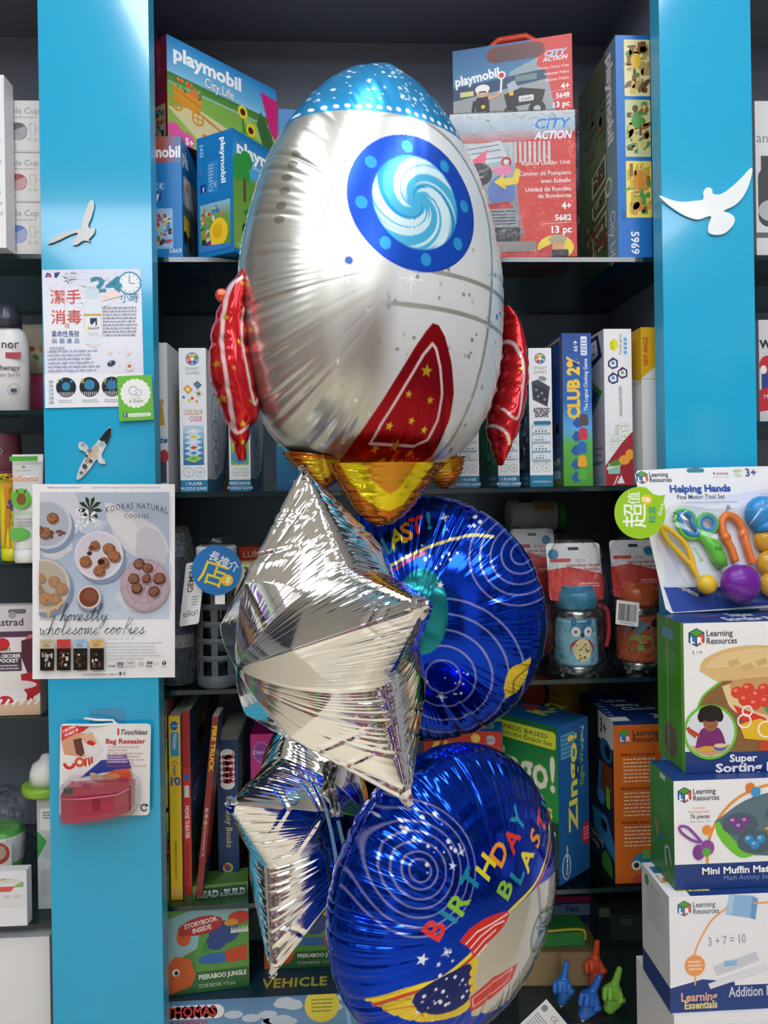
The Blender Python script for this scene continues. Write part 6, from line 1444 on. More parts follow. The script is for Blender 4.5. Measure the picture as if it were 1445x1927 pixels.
# mirrored surroundings painted on the acrylic: black wing tip and marbled body
mb = MB(); F = Face(mb, at(140, 800, YF-.0031)-lo, Vector((at(220, 800, YF).x-at(140, 800, YF).x, 0, 0)), Vector((0, 0, at(140, 910, YF).z-at(140, 800, YF).z)), 80, 110)
F.poly([(57,14),(65,6),(69,7),(68,20),(60,38),(52,32),(46,28)], '1d1f22')
for x, y, r, c in ((40,44,9,'c8c8b0'),(52,36,8,'a8c0c0'),(32,54,9,'e0b890'),(24,66,8,'b0a898'),(18,78,7,'4a4c5a'),(12,90,5,'6a7a94'),(28,48,6,'7a8aa4'),(38,58,7,'d8c8a0'),(16,38,5,'9ab0c0'),(30,68,5,'5a5a64'),(22,58,4,'384050'),(48,46,5,'e8e0c8'),(55,68,3,'a8b4b4'),(20,86,4,'d0b8a0')):
    F.poly([(x+r*math.cos(t)*rg.uniform(.6, 1), y+r*math.sin(t)*rg.uniform(.6, 1)) for t in (0, .9, 1.8, 2.7, 3.6, 4.5, 5.4)], c)
mb.build('painted_reflections', mat('reflection_paint', .1, .2, coat=.4), o)
b3 = cp([(1240,369),(1258,376),(1280,381),(1306,379),(1322,376),(1322,362),(1329,354),(1338,357),(1340,366),(1356,366),(1376,352),(1396,333),(1410,318),(1414,322),(1408,348),(1396,372),(1380,388),(1360,398),(1370,402),(1380,410),(1378,424),(1362,440),(1344,443),(1332,438),(1332,424),(1337,408),(1326,410),(1312,414),(1290,408),(1266,394),(1246,378)], 3)
bird(b3, 'white flying dove ornament on the cyan right upright', WMIR)
# ---- carded bag sealer hanging from a hook
a, b_, c = at(114, 1362, YF-.01), at(284, 1362, YF-.01), at(121, 1535, YF-.01); lo = at(118, 1537, YF-.01)
t = thing('bag_sealer_pack', 'carded crimson bag sealer hanging from a white hook on the cyan left upright', 'package', lo)
mb = MB(); U = b_-a; V = c-a; V -= U*(U.dot(V)/U.length_squared); q = a-lo
F0 = MB(); pts = rrect(0, 0, 170, 173, 7, 4)
mb.prism([((q+U*(x/170)+V*(y/173)).x, (q+U*(x/170)+V*(y/173)).z) for x, y in pts], -.0004, .0006, 'ecebe6')
F = Face(mb, q+Vector((0, -.0004, 0)), U, V, 170, 173)
F.poly([(2,4),(58,2),(44,14),(2,32)], 'd83a34'); F.text('3 SECONDS', 6, 17, 5, 'fff', rot=-26, bold=.04, w=26); F.text('TO HEAT UP', 9, 25, 5, 'fff', rot=-26, bold=.04, w=28)
F.poly([(2,32),(30,18),(60,16),(72,30),(70,44),(56,64),(40,62),(8,58)], 'd8a080'); F.poly([(24,30),(42,26),(48,52),(40,62),(30,56)], '6a3a2c'); F.poly([(40,30),(66,18),(84,50),(64,74),(50,70)], 'e4e2e0'); F.poly([(36,22),(58,16),(70,34),(62,42),(48,38)], 'e4b090'); F.ell(58, 36, 8, 4.5, 'c8342e', rot=15); F.poly([(44,16),(52,10),(58,16),(50,20)], 'd8dce0')
F.ring(18, 74, 9, 6, 'd83a2a', 0, 180, 16); F.ring(37, 72, 7, 5, 'd8582a', n=18); F.line([(48,80),(48,66),(54,64),(56,78)], 4.5, 'd83a2a'); F.line([(60,62),(60,74)], 4, 'd83a2a')
F.poly([(38,102),(78,68),(128,66),(136,86),(80,92)], '2a3f94'); F.poly([(56,104),(94,90),(136,84),(140,108),(60,116)], 'e0c8b4'); F.poly([(80,100),(104,86),(130,84),(138,100),(110,112)], 'e2603a'); F.ell(98, 100, 16, 6, 'e8a860', rot=-10); F.ell(66, 98, 10, 5, 'e8c890', rot=25)
F.text('i', 108, 20, 12, 'd8342e', bold=.08); F.text('Touchless', 114, 20, 9.5, '26262a', w=50, shear=.35, bold=.02); F.text('Bag Resealer', 86, 37, 9, 'c0322e', w=74, bold=.04)
for i, (tx, ww) in enumerate((('To Seal Unlimited Length By', 58), ('Sliding The Sealer.', 38), ('For Office Documents, Kitchen', 66), ('(Food,etc, Storage Material)', 60), ('Garage (Screws, Seeds), Garden', 68), ('(Seeds, Drugs), Etc.', 50), ('Food, Keep Fresh And Dry For All', 72))): F.text(tx, 90, 45+i*6, 3.6, 'c86a64', w=ww); 
F.rect(92, 58, 126, 72, '8a6aa8'); F.greek(88, 56, 128, 74, 4, '7a5a9a', 3, .7); F.greek(88, 56, 128, 74, 4, 'ecebe6', 5, .3)
F.ring(160, 158, 6, 2.4, '333', 30, 330, 18); F.poly([(163,150),(169,154),(162,157)], '333')
mb.build('card', CARD, t)
kx = (b_-a).x/170
def L(x, y, d): p = q+U*(x/170)+V*(y/173); return Vector((p.x, -.0004-d, p.z))
RUBY = film('ruby_plastic', 'b8204a', .06, 1.2); RUB2 = mat('ruby_shell', .12, 0, 'a8173f', coat=.4); 
pr = [(14,122),(22,108),(60,106),(100,104),(130,102),(142,104),(143,150),(136,156),(100,166),(60,172),(20,174),(15,172)]
mb = MB()
mb.loft([[L(x, y, .001) for x, y in pr], [L(x, y, .026) for x, y in pr], [L(15+(x-15)*.97+2, 138+(y-138)*.95, .030) for x, y in pr]], 'b01a48', cap=True, sm=False, flip=False)
mb.build('sealer_body', RUB2, t)
mb = MB(); mb.tube([L(16, 128, .031), L(60, 126, .033), L(120, 119, .033), L(142, 108, .031)], .0016, 'd86a8a'); mb.rbox((L(17,0,0).x, -.034, L(0,118,0).z), (L(34,0,0).x, -.026, L(0,108,0).z), '3a3a3e', .003, axis=2); mb.box((L(70,0,0).x, -.032, L(0,150,0).z), (L(82,0,0).x, -.0305, L(0,128,0).z), '8a0f36'); mb.build('trim_strip', PLASTIC, t)
mb = MB(); bp_ = [(12,104),(24,96),(140,92),(152,104),(154,152),(140,162),(60,176),(14,176)]
mb.loft([[L(x, y, .0005) for x, y in bp_], [L(78+(x-78)*.96, 138+(y-138)*.96, .036) for x, y in bp_]], 'fff', sm=False); mb.loft([[L(78+(x-78)*.96, 138+(y-138)*.96, .036) for x, y in bp_], [L(78+(x-78)*.5, 138+(y-138)*.5, .0365) for x, y in bp_]], 'fff', sm=False)
mb.box((L(62,0,0).x, -.016, L(0,186,0).z), (L(78,0,0).x, -.004, L(0,176,0).z), 'fff'); mb.build('blister', BLISTER, t)
# hook and tape
h = at(205, 1358, YF); t = thing('wall_hook', 'white adhesive hook under clear tape, holding the bag sealer card', 'hook', h)
mb = MB()
for x0, x1, z0, z1 in ((-.035, .008, .010, .004), (-.045, .014, -.001, -.0015)):
    mb.tube([(x0, -.012, z0), ((x0+x1)/2, -.013, (z0+z1)/2), (x1, -.006, z1), (x1+.008, -.0022, z1-.012)], .0018, 'f2f2f2')
mb.build('hook_arm', PLASTIC, t)
mb = MB(); mb.box((-.03, -.0012, -.004), (.026, -.0004, .022), 'fff'); mb.box((-.085, -.0014, -.03), (.085, -.0012, .012), 'fff') if False else None; mb.build('tape', BLISTER, t)
# ------------------------------------------------------------------ left bay
ZL = [z+.001 for z in LZ]
# collapsible cup cartons, stacked in a column
gl = 'collapsible cup cartons in the left bay'
rows = [(188, 286, '6a6c70', 'behind the tall white carton, topmost of its stack', 'b0b2b4'), (287, 380, 'b0605a', 'with a red cup on it, second in the stack', 'b0605a'), (381, 474, '6a84c0', 'with a blue cup on it, lowest in the stack', '6a84c0')]
zb = ZL[0]
for (y0, y1, c, lb, c2) in rows[::-1]:
    b = Carton(-60, 79, y0, y1, YS+.012, .12, 0, zb, 'e2e0dc'); b.h -= .0
    F = b.front(139, 94); F.text('Collapsible Cup', 134, 24, 11, '8a8a8a', al='r', w=104); F.greek(60, 28, 134, 33, 1, 'b8b8b6')
    F.rect(20, 40, 112, 72, c, r=16); F.poly([(40,72),(108,46),(112,60),(100,72)], mixc(c, 'ffffff', .3))
    F.poly([(116,42),(128,42),(126,62),(118,62),(116,42)], 'e2e0dc'); F.line([(116,42),(128,42),(126,62),(118,62),(116,42)], 1, '9a9a98'); F.ring(133, 56, 5, 1, '9a9a98', 180, 360, 10); F.text('16 oz', 122, 73, 6, 'a0a09e', al='c'); F.text('stojo!', 60, 88, 9, '8e8e8c'); F.rect(0, 91, 139, 94, 'cfcdc8')
    b.done('cup_carton', 'white cup carton '+lb, 'box', gl); zb += b.h+.001
b = Carton(-70, 12, 140, 474, YS-.03, .035, 0, ZL[0], 'eeeeee'); F = b.front(82, 334); F.greek(30, 120, 78, 300, 9, 'c0c0c0', 4, .3, .3); b.done('tall_carton', 'tall white carton at the photo edge, in front of the cup cartons', 'box')
b = Carton(-40, 76, 492, 560, 1.40, .1, 0, ZL[0]-.075, 'dcd9cf'); 
# the carton hanging below: a white cup carton seen through the glass shelf
F = b.front(116, 70); F.text('Goodbye stojo!', 110, 22, 11, '777', al='r', w=90); F.greek(40, 28, 112, 36, 1, '999')
b.done('cup_carton', 'white cup carton under the glass shelf, below the cup stack', 'box', gl) if False else None
# lotion bottle in a wrap, pouch behind
t = thing('lotion_bottle', 'white lotion bottle with dark cap on the left bay shelf', 'bottle', (at(10, 770, 1.36).x, 1.37, ZL[1])); k = 1.36/FPX
mb = MB(); rings = []
for z, w, d in ((0, 36, 20), (4, 40, 24), (90, 41, 25), (130, 40, 25), (148, 34, 22), (156, 26, 18)): rings.append([Vector((w*k*math.cos(2*PI*j/36), d*k*math.sin(2*PI*j/36), z*k)) for j in range(36)])
mb.loft(rings, 'eceaea', cap=True); mb.build('bottle', PLASTIC, t)
mb = MB(); mb.lathe([(27*k, 156*k), (26*k, 176*k), (20*k, 190*k), (17*k, 198*k), (8*k, 200*k)], '3c4250', 0, 28); mb.build('cap', PLASTIC, t)
mb = MB(); F = Face(mb, (-38*k, -25.6*k, 150*k), (76*k, 0, 0), (0, 0, -140*k), 76, 140); F.text('nor', 70, 34, 15, '4a4a58', al='r', bold=.02); F.rect(46, 42, 74, 52, 'b84a5a'); F.text('therapy', 72, 74, 9, '555', al='r', bold=.02); F.text('Hair Spray', 72, 86, 7, '777', al='r'); F.ring(60, 110, 11, 1, '999', n=20); F.rect(54, 108, 66, 114, '4a4a6a', r=3); mb.build('label', CARD, t)
t = thing('pouch', 'cream patterned pouch with pink base behind the lotion bottle', 'pouch', (at(74, 770, 1.46).x, 1.48, ZL[1])); k = 1.46/FPX
mb = MB(); mb.loft([[Vector((w*k*math.cos(2*PI*j/28), d*k*math.sin(2*PI*j/28), z*k)) for j in range(28)] for z, w, d in ((0, 30, 16), (40, 36, 20), (80, 34, 20))], 'c84a7a', cap=True); mb.build('pouch_base', SOFTPL, t)
mb = MB(); mb.loft([[Vector((w*k*math.cos(2*PI*j/28), d*k*math.sin(2*PI*j/28), z*k)) for j in range(28)] for z, w, d in ((81, 33, 20), (120, 36, 18), (160, 38, 8), (176, 38, 2))], 'd8d0b4', cap=True)
F = Face(mb, (-28*k, -18.5*k, 158*k), (56*k, 0, 0), (0, 0, -70*k), 56, 70)
for i, c in enumerate(('b8583a','6a9a4a','d8a03a','4a7a4a')): F.ell(14+i*9, 30+(i % 2)*16, 7, 4, c, rot=40*i)
mb.build('pouch_top', SOFTPL, t)
# pink cups, toothpaste tubes
t = thing('pink_canister', 'pink lattice canister behind the toothpaste tubes', 'canister', (at(10, 1055, 1.5).x, 1.5, ZL[2])); k = 1.5/FPX
mb = MB(); mb.lathe([(34*k, 0), (35*k, 4*k), (34*k, 150*k), (32*k, 154*k)], 'b0506a', 0, 32); mb.build('canister_body', SOFTPL, t)
mb = MB(); mb.lathe([(32*k, 154.5*k), (30*k, 215*k), (28*k, 222*k)], 'c87a8c', 0, 32); F = Face(mb, (-16*k, -32.6*k, 198*k), (32*k, 0, 0), (0, 0, -22*k), 32, 22); F.ell(16, 10, 13, 7, 'e4d8dc'); F.ell(16, 10, 11, 5, 'a86a78'); mb.build('canister_lid', SOFTPL, t)
def tube_pack(px, py, Y, hpx, wpx, label, body, cap, art, name='toothpaste_tube'):
    k = Y/FPX; p = at(px, py, Y); t = thing(name, label, 'tube', (p.x, Y, ZL[2]), 0, 'toothpaste tubes standing on their caps'); w = wpx/2*k
    mb = MB(); mb.loft([[Vector((w*a*math.cos(2*PI*j/32), w*d*math.sin(2*PI*j/32), z*k)) for j in range(32)] for z, a, d in ((24, .9, .62), (28, .98, .66), (hpx*.55, 1., .45), (hpx*.92, 1.04, .1), (hpx, 1.05, .03))], body, cap=True)
    F = Face(mb, (-w*.96, -w*.67, hpx*k), (w*1.92, 0, 0), (0, w*0.0, -(hpx-26)*k), 100, 100*(hpx-26)/wpx)
    F.N = Vector((0, -1, 0)); art(F); mb.build('tube_body', PLASTIC, t)
    mb = MB(); mb.lathe([(w*.86, 0), (w*.92, 3*k), (w*.92, 23*k), (w*.8, 24*k)], cap, 0, 28); mb.build('cap', PLASTIC, t); return t
def kid(F):
    F.rect(2, 8, 98, 24, '5ab04a'); F.ell(50, 44, 6, 5, '8a9a8a'); F.greek(20, 52, 80, 60, 1, 'b0b4b0'); F.text('KidScents', 98, 92, 18, 'd87a3a', al='r', w=96, bold=.02); F.ell(40, 150, 34, 34, '6abf4a'); F.ell(40, 152, 16, 20, '8a5a32'); F.line([(30,134),(22,118)], 4, '5a3a22'); F.line([(50,134),(58,118)], 4, '5a3a22'); F.text('SMOOTH', 10, 206, 12, '8ac07a'); F.greek(20, 214, 80, 246, 3, 'a8b0a8'); F.ell(30, 270, 40, 22, '6ac05a')
def spry(F):
    F.rect(0, 0, 100, 30, '8a7a3a'); F.clutter(0, 0, 100, 30, ('d8c83a','3a3a2a','c8a02a'), 14, 3, .3); F.line([(40,60),(46,150),(40,230)], 22, 'd88a32'); F.ell(44, 54, 20, 16, 'e09a3a'); F.line([(36,230),(30,330)], 8, 'd88a32'); F.line([(52,230),(56,330)], 8, 'd88a32'); F.text('Spry', 44, 150, 34, '2a4a9a', bold=.06, shear=.15); F.text('Tooth', 54, 200, 18, '3a6a9a'); F.text('Gel', 54, 226, 18, '3a6a9a'); F.text('Xylitol', 54, 280, 18, 'c8482a', bold=.03)
tube_pack(24, 1055, 1.36, 160, 42, 'yellow giraffe toothpaste tube, between the grey pack and the green striped tube', 'efe32c', 'e8e020', spry)
tube_pack(55, 1055, 1.325, 198, 54, 'white toothpaste tube with a green stripe beside the cyan left upright', 'eef0ec', 'f2f2ee', kid)
b = Carton(-30, 9, 890, 1056, 1.42, .03, 0, ZL[2], '50565c'); F = b.front(40, 166); F.text('Spry', 6, 50, 18, '2a3a6a', bold=.06); F.text('LOVE', 12, 76, 12, 'cfd4d8'); F.text('WA', 20, 94, 12, 'cfd4d8'); F.ell(34, 116, 14, 16, 'b84a9a'); F.rect(0, 140, 40, 166, '2a8aa0'); b.done('toothpaste_carton', 'dark grey toothpaste pack at the photo edge, left of the yellow tube', 'box')
# pastry pack
b = Carton(-70, 76, 1142, 1330, 1.325, .03, 0, ZL[3], 'e8e4e2')
F = b.front(146, 188); F.rect(0, 0, 146, 44, 'd2cfcf'); F.rect(88, 6, 122, 14, '6a6a6c', r=4); F.text('mastrad', 116, 34, 12, '4a3a4a', al='r', bold=.03, w=66); F.ell(96, 16, 8, 6, 'a8a0a8'); F.rect(0, 44, 146, 54, '5a3a5a'); F.ell(76, 66, 14, 11, 'c82a34'); F.ell(130, 70, 14, 20, 'd87080'); F.text('pocket', 92, 78, 8, '444', al='r'); F.rect(40, 80, 112, 112, '4a3a4c'); F.text('POCHE A DECORER', 110, 89, 6, 'fff', al='r', w=70, bold=.04); F.text('TO POCKET', 106, 97, 6, 'fff', al='r', bold=.04); F.greek(60, 100, 108, 110, 2, 'cfc8cf')
F.poly([(112,60),(146,54),(146,120),(126,124),(112,90)], '5a2a3a'); F.poly([(110,118),(146,112),(146,150),(128,160),(112,140)], 'b82030'); F.poly([(122,150),(136,150),(128,176),(118,178)], 'a81a2a'); F.ell(100, 136, 40, 8, 'e8e0dc'); F.ell(80, 166, 16, 12, 'c82a34'); F.poly([(60,170),(146,160),(146,188),(60,188)], 'd8b898')
for k in range(6): F.line([(66+k*14,170),(74+k*14,160)], 5, 'f0ece4', up=k == 0)
b.done('pastry_pack', 'pastry decorating pack with red piping bag at the photo edge', 'package')
# lower bays: bagged cups, lime dish, salad box
def sbag(px, py, Y, w, h, zb, label, inner, seed):
    k = Y/FPX; p = at(px, py, Y); t = thing('bagged_cups', label, 'package', (p.x, Y, zb), 0, None); mb = MB()
    inner(mb, k, w, h); mb.build('contents', PLASTIC, t); bag(t, w*k, .08, h*k*.8, .003, seed, h*k*.2, amp=.006); return t
def inn(mb, k, w, h):
    mb.lathe([(w*.34*k, .002), (w*.4*k, h*.3*k), (w*.42*k, h*.56*k), (w*.3*k, h*.62*k)], ['6ac06a','e4e6e4','58b04a'], 0, 28, M=Matrix.Translation((w*.5*k, .04, 0)))
    F = Face(mb, (w*.1*k, -.0005, h*.55*k), (w*.8*k, 0, 0), (0, 0, -h*.42*k), 80, 90); F.rect(10, 0, 76, 90, 'e6e4e2', r=4); F.ell(50, 24, 22, 22, 'c8443a'); F.ell(50, 22, 15, 14, 'c8b498'); F.text('works', 20, 78, 18, '8a9088', bold=.02)
sbag(-60, 1540, 1.40, 90, 190, ZL[4], 'clear bag with a printed card and cups at the photo edge', inn, 5)
k = 1.36/FPX; p = at(86, 1490, 1.37)
b = Carton(72, 140, 1500, 1700, 1.36, .07, 0, ZL[4], 'c6ccd0', {'top': 'e8eaea'}); F = b.front(74, 200); F.rect(6, 20, 66, 60, 'e8ecec', r=4); F.greek(12, 26, 50, 40, 3, '667'); F.rect(6, 70, 70, 110, 'b4bcc4', r=8); F.rect(6, 130, 70, 176, 'b4bcc4', r=8); F.poly([(0,60),(20,80),(0,110)], '3aa04a'); b.done('plastic_ware_pack', 'grey plastic ware pack under the lime green dish', 'package')
t = thing('dish', 'lime green dish with a white dome lid beside the cyan left upright', 'dish', (p.x, 1.375, ZL[4]+b.h+.003))
mb = MB(); mb.lathe([(40*k, .001), (42*k, .004), (43*k, 16*k), (40*k, 18*k)], '8fc23a', 0, 40); mb.build('dish_base', PLASTIC, t)
mb = MB(); mb.lathe([(30*k, 18.5*k), (29*k, 40*k), (24*k, 54*k), (12*k, 62*k), (8*k, 70*k), (.5*k, 72*k)], 'eef0ea', 0, 36); mb.build('lid', PLASTIC, t)
b = Carton(-60, 50, 1548, 1652, 1.31, .02, 0, None, 'e8e8ea'); b.P.z = ZL[4]
F = b.front(110, 300); F.grad(0, 0, 110, 200, [(0, 'e4e6ea'), (1, 'e0e0e0')]); F.rect(60, 60, 104, 90, '8aba6a'); F.ell(60, 60, 40, 22, 'd8d4cc'); F.clutter(30, 38, 90, 66, ('8a5a3a','d8b070','6a8a3a','c83a2a'), 16, 3, .2); F.poly([(24,60),(94,60),(80,110),(36,110)], 'e0e0e2'); F.poly([(30,84),(88,84),(80,112),(36,112)], 'd8584a'); F.rect(66, 130, 80, 150, 'd0d0d0', r=2); F.rect(86, 130, 100, 150, 'd0d0d0', r=2)
b.done('salad_box_carton', 'white salad box carton with a red bowl picture at the photo edge', 'box')
Zlow = LZ[4]-.26
shelf(LX0, LX1, Zlow, 'lowest left bay glass shelf, under the white packets')
b = Carton(-90, 96, 1770, 1960, 1.33, .2, 0, Zlow+.001, 'eaeaea', {'top': 'f0f0f0'}); b.done('white_carton', 'plain white carton lowest in the left bay', 'box')
# ------------------------------------------------------------------ right bay
b = Carton(1424, 1600, 190, 474, YS+.012, .2, 0, RZs[0]+.001, 'e2e2e2'); F = b.front(176, 284); F.text('and', 2, 76, 18, '8a8a8a'); F.rect(4, 120, 60, 230, '4a4c50', r=20); F.rect(10, 100, 30, 130, '4a4c50'); F.ell(30, 200, 26, 20, 'b8bcc0'); F.rect(0, 240, 176, 250, '6a6a6a'); b.done('appliance_box', 'white appliance box with a dark machine picture behind the right upright', 'box')
b = Carton(1430, 1560, 602, 790, YS+.012, .06, 0, RZs[1]+.001, 'd6d6da'); F = b.front(130, 188); F.text('WALL', 2, 52, 14, '2a2a2e', bold=.08); F.rect(0, 38, 130, 60, 'cfcfd2') if False else None; F.ell(16, 84, 16, 18, 'c8303a'); F.ell(8, 92, 6, 8, 'f0f0f0'); F.rect(4, 100, 60, 150, '2a4a8a'); F.poly([(0,130),(40,116),(60,160),(0,170)], 'c8303a'); F.text('MY', 8, 146, 8, 'dde'); b.done('toy_pack', 'grey toy pack with a red figure picture behind the right upright', 'package')
# ------------------------------------------------------------------ learning toy stack in front of the right upright
gs = 'learning toy boxes stacked in front of the right upright'
NAVY = '1d3c7c'
def lrlogo(F, x, y, s, ink='252b3c'):
    """cube emblem plus two-line name; s = emblem width"""
    h = s*.55
    F.poly([(x, y+h*.5), (x+s*.5, y), (x+s, y+h*.5), (x+s*.5, y+h)], '4e9e38'); F.poly([(x, y+h*.5), (x+s*.5, y+h), (x+s*.5, y+h+s*.6), (x, y+h*.5+s*.6)], '2a7ab4'); F.poly([(x+s*.5, y+h), (x+s, y+h*.5), (x+s, y+h*.5+s*.6), (x+s*.5, y+h+s*.6)], 'd8644a')
    F.line([(x, y+h*.5), (x+s*.5, y), (x+s, y+h*.5), (x+s, y+h*.5+s*.6), (x+s*.5, y+h+s*.6), (x, y+h*.5+s*.6), (x, y+h*.5)], s*.06, ink); F.line([(x, y+h*.5), (x+s*.5, y+h), (x+s, y+h*.5)], s*.05, ink); F.line([(x+s*.5, y+h), (x+s*.5, y+h+s*.6)], s*.05, ink)
    F.text('L', x+s*.13, y+h*1.25+s*.25, s*.36, 'fff', bold=.08); F.text('R', x+s*.58, y+h*1.25+s*.25, s*.36, 'fff', bold=.08)
    F.text('Learning', x+s*1.18, y+s*.52, s*.40, ink, w=s*1.72, bold=.02); F.text('Resources', x+s*1.18, y+s*1.02, s*.40, ink, w=s*2.0, bold=.02)
YT = 1.10
z0 = at(1272, 1906, 1.06).z
# display plinth under the stack
mb = MB(); x0 = at(1268, 1906, 1.06).x-.002; mb.box((0, 0, 0), (.62, .14, z0-.001), 'e6e6e6')
F = Face(mb, (0, 0, z0-.001), (.62, 0, 0), (0, 0, -.4), 100, 60); F.rect(0, 2, 100, 60, 'dfe2e6')
tag(mb.build('display_plinth', CARD, None, (x0, 1.055, 0)), 'white display plinth under the learning toy stack, at the bottom edge', 'plinth')
# equation machine box
b = Carton(1262, 1700, 1688, 1906, 1.06, .10, 0, z0, 'e8e8ea', {'top': NAVY, 'left': 'd8dade'})
FRW = b.w/((1700-1262))  # metres per photo pixel on this face
def ppx(b): return b.w*FPX/1.0
W1, H1_ = 438, b.h/b.w*438
F = b.front(W1, H1_); F.rect(0, 166, W1, H1_, NAVY); F.poly([(0,166),(60,152),(120,160),(120,170),(0,170)], NAVY)
lrlogo(F, 16, 8, 24, '5a6478'); F.poly([(112,-0),(156,4),(150,44),(104,36)], '8ab4dc'); F.poly([(156,4),(166,10),(160,48),(150,44)], '6a9acc'); F.poly([(112,0),(122,-0),(116,38),(104,36)], 'a8c8e8')
F.line(crv([(110,22),(80,44),(56,80),(44,110)]), 3, 'e8a060'); F.ell(46, 126, 19, col='e89a58', n=30); F.greek(34, 116, 58, 136, 3, 'f4d8b8'); F.line([(46,144),(46,162)], 3, 'e8a060'); F.line([(156,18),(220,16)], 3, 'e8a060')
F.text('3 + 7 = 10', 72, 92, 16, '9a9aa0', w=70, rot=-3); F.poly([(80,130),(160,106),(166,122),(86,146)], 'c8ccd4'); F.rect(100, 120, 124, 130, '8ab8d8'); F.poly([(70,160),(180,128),(182,140),(74,170)], 'dcdce0')
F.text('Learning', 20, 190, 15, 'd8a890', w=66, bold=.05); F.text('Essentials', 26, 204, 13, 'e0d088', w=60, bold=.05); F.text('Addition Machine', 108, 186, 18, 'c8cede', w=130, bold=.03)
F = b.left(100, H1_); F.greek(20, 30, 90, 90, 10, '9aa0a8', 3, .3); F.ell(20, 20, 8, col='4a9a4a'); F.greek(34, 16, 70, 26, 2, '9aa0a8'); F.rect(0, 166, 100, H1_, NAVY)
F = b.top(W1, 60); F.rect(0, 0, 40, 60, 'eceef0'); F.rect(8, 8, 30, 20, '3a6aa4'); F.text('Learning', 8, 36, 12, 'd87a4a', w=46, bold=.06); F.text('Essentials', 22, 52, 12, 'e8d868', w=62, bold=.06); F.text('Addition Machine', 96, 44, 16, 'eef0f6', w=110, bold=.06)
b.done('learning_toy_box', 'white and navy equation toy box, lowest of the stack by the right upright', 'box', gs); z1 = z0+b.h+.001
# muffin box
b = Carton(1270, 1700, 1470, 1660, 1.075, .085, 0, z1, 'ecebea', {'top': NAVY, 'left': '3f8a3c'})
H2_ = b.h/b.w*430; F = b.front(430, H2_); F.rect(0, 152, 430, H2_, NAVY)
lrlogo(F, 8, 12, 24); F.text('A sweet', 46, 52, 5, 'e0925a', al='c', w=22); F.text('learning treat!', 46, 59, 5, 'e0925a', al='c', w=38); F.text('76 pieces', 48, 69, 7.5, '3a3a48', al='c', w=36, bold=.02); F.text('piezas - pieces - Teile', 48, 76, 3, '888', al='c')
F.line(crv([(60,152),(64,110),(84,68),(120,34),(170,14),(230,6)]), 5, 'e8963a'); F.poly(crv([(78,80),(84,70),(180,26),(430,20),(430,140),(150,140),(110,120)]), '5c747c'); F.poly(crv([(76,82),(84,78),(110,110),(140,130),(146,140),(120,142),(92,118),(78,96)]), '6ec23a')
for cx, cy, c, rr in ((122,82,'7a3a8a',34),(186,100,'7a6a3a',1),(150,116,'2f8ac0',34),(204,66,'d8c43a',34),(250,110,'c83a3a',34),(280,70,'e8863a',34)):
    F.ell(cx, cy, rr, rr*.62, '4a6068')
    for k in range(3): F.ell(cx-12+k*11, cy-6+(k % 2)*10, 9, 8.5, c, n=14); F.ell(cx-14+k*11, cy-8+(k % 2)*10, 4, 3, mixc(c, 'ffffff', .3), n=8)
F.ell(60, 90, 9, col='e8922e'); F.ell(142, 16, 9, col='e07a2a'); F.ell(152, 24, 9, col='3a9ad0')
F.line(crv([(46,112),(30,106),(12,92),(10,82),(24,84),(40,100),(50,112)]), 5, '8a4a98'); F.ell(44, 130, 11, 14, '7a3a8c'); F.ell(60, 122, 13, 14, '8a4a9a'); F.ell(58, 130, 8, 8, '5aa83a')
F.text('Mini Muffin Match Up', 50, 170, 12, 'f0f2f8', w=172, bold=.05); F.text('Math Activity Set', 90, 182, 8.5, '7a9ad8', w=86)
F = b.left(90, H2_); F.grad(0, 0, 90, H2_, [(0, '4a9a44'), (1, '2f7a38')]); F.greek(20, 50, 70, 90, 8, '7ab070', 4, .3); F.line([(20,100),(28,130)], 6, 'c8783a'); F.rect(34, 120, 46, 134, '2f6ab0'); F.line(crv([(60,170),(56,140),(70,134),(78,160)]), 4, 'b8b8c0'); F.rect(40, 4, 60, 14, 'cfe0d8')
b.done('learning_toy_box', 'muffin counting toy box with green end, second lowest of the stack', 'box', gs); z2 = z1+b.h+.001
# sorting pie box
b = Carton(1290, 1700, 1173, 1465, 1.10, .095, 0, z2, 'ecebe8', {'top': NAVY, 'left': '5aa82e'})
H3_ = b.h/b.w*410; F = b.front(410, H3_); F.poly([(0,H3_),(0,236),(410,222),(410,H3_)], NAVY); F.rect(0, 233, 410, H3_, NAVY)
lrlogo(F, 10, 10, 28); F.rect(14, 46, 38, 58, 'f2f2f0'); F.text('$ 118', 16, 56, 6, '333', w=18)
F.poly(crv([(34,236),(24,190),(26,150),(60,112),(110,96),(410,90),(410,236)], 4), '8a6238'); F.rect(60, 130, 410, 236, '8a6238')
for k in range(6): F.line([(40, 126+k*18), (410, 118+k*18)], 1, '7a5630', up=k == 0)
F.line(crv([(70,106),(34,134),(22,170),(26,200)]), 4, '6abf3a')
P = crv([(28,86),(40,64),(90,46),(160,44),(260,60),(330,90),(300,120),(150,108),(60,106)], 6); F.poly(P, 'd9b678'); F.poly(crv([(40,82),(60,62),(110,50),(180,50),(260,68),(200,84),(110,80)], 5), 'e2c48c')
for k in range(5): F.poly([(80+k*26,72+k % 2*8),(100+k*26,66+k % 2*8),(104+k*26,76+k % 2*8),(86+k*26,82+k % 2*8)], 'd0aa6a', up=k == 0)
F.poly(crv([(70,116),(76,134),(90,160),(140,184),(230,190),(320,160),(330,110),(240,96),(120,100)], 4), 'e4c894'); F.poly(crv([(84,118),(100,104),(200,100),(310,116),(300,150),(220,176),(150,170),(104,150)], 4), 'c89a62')
rg = random.Random(6)
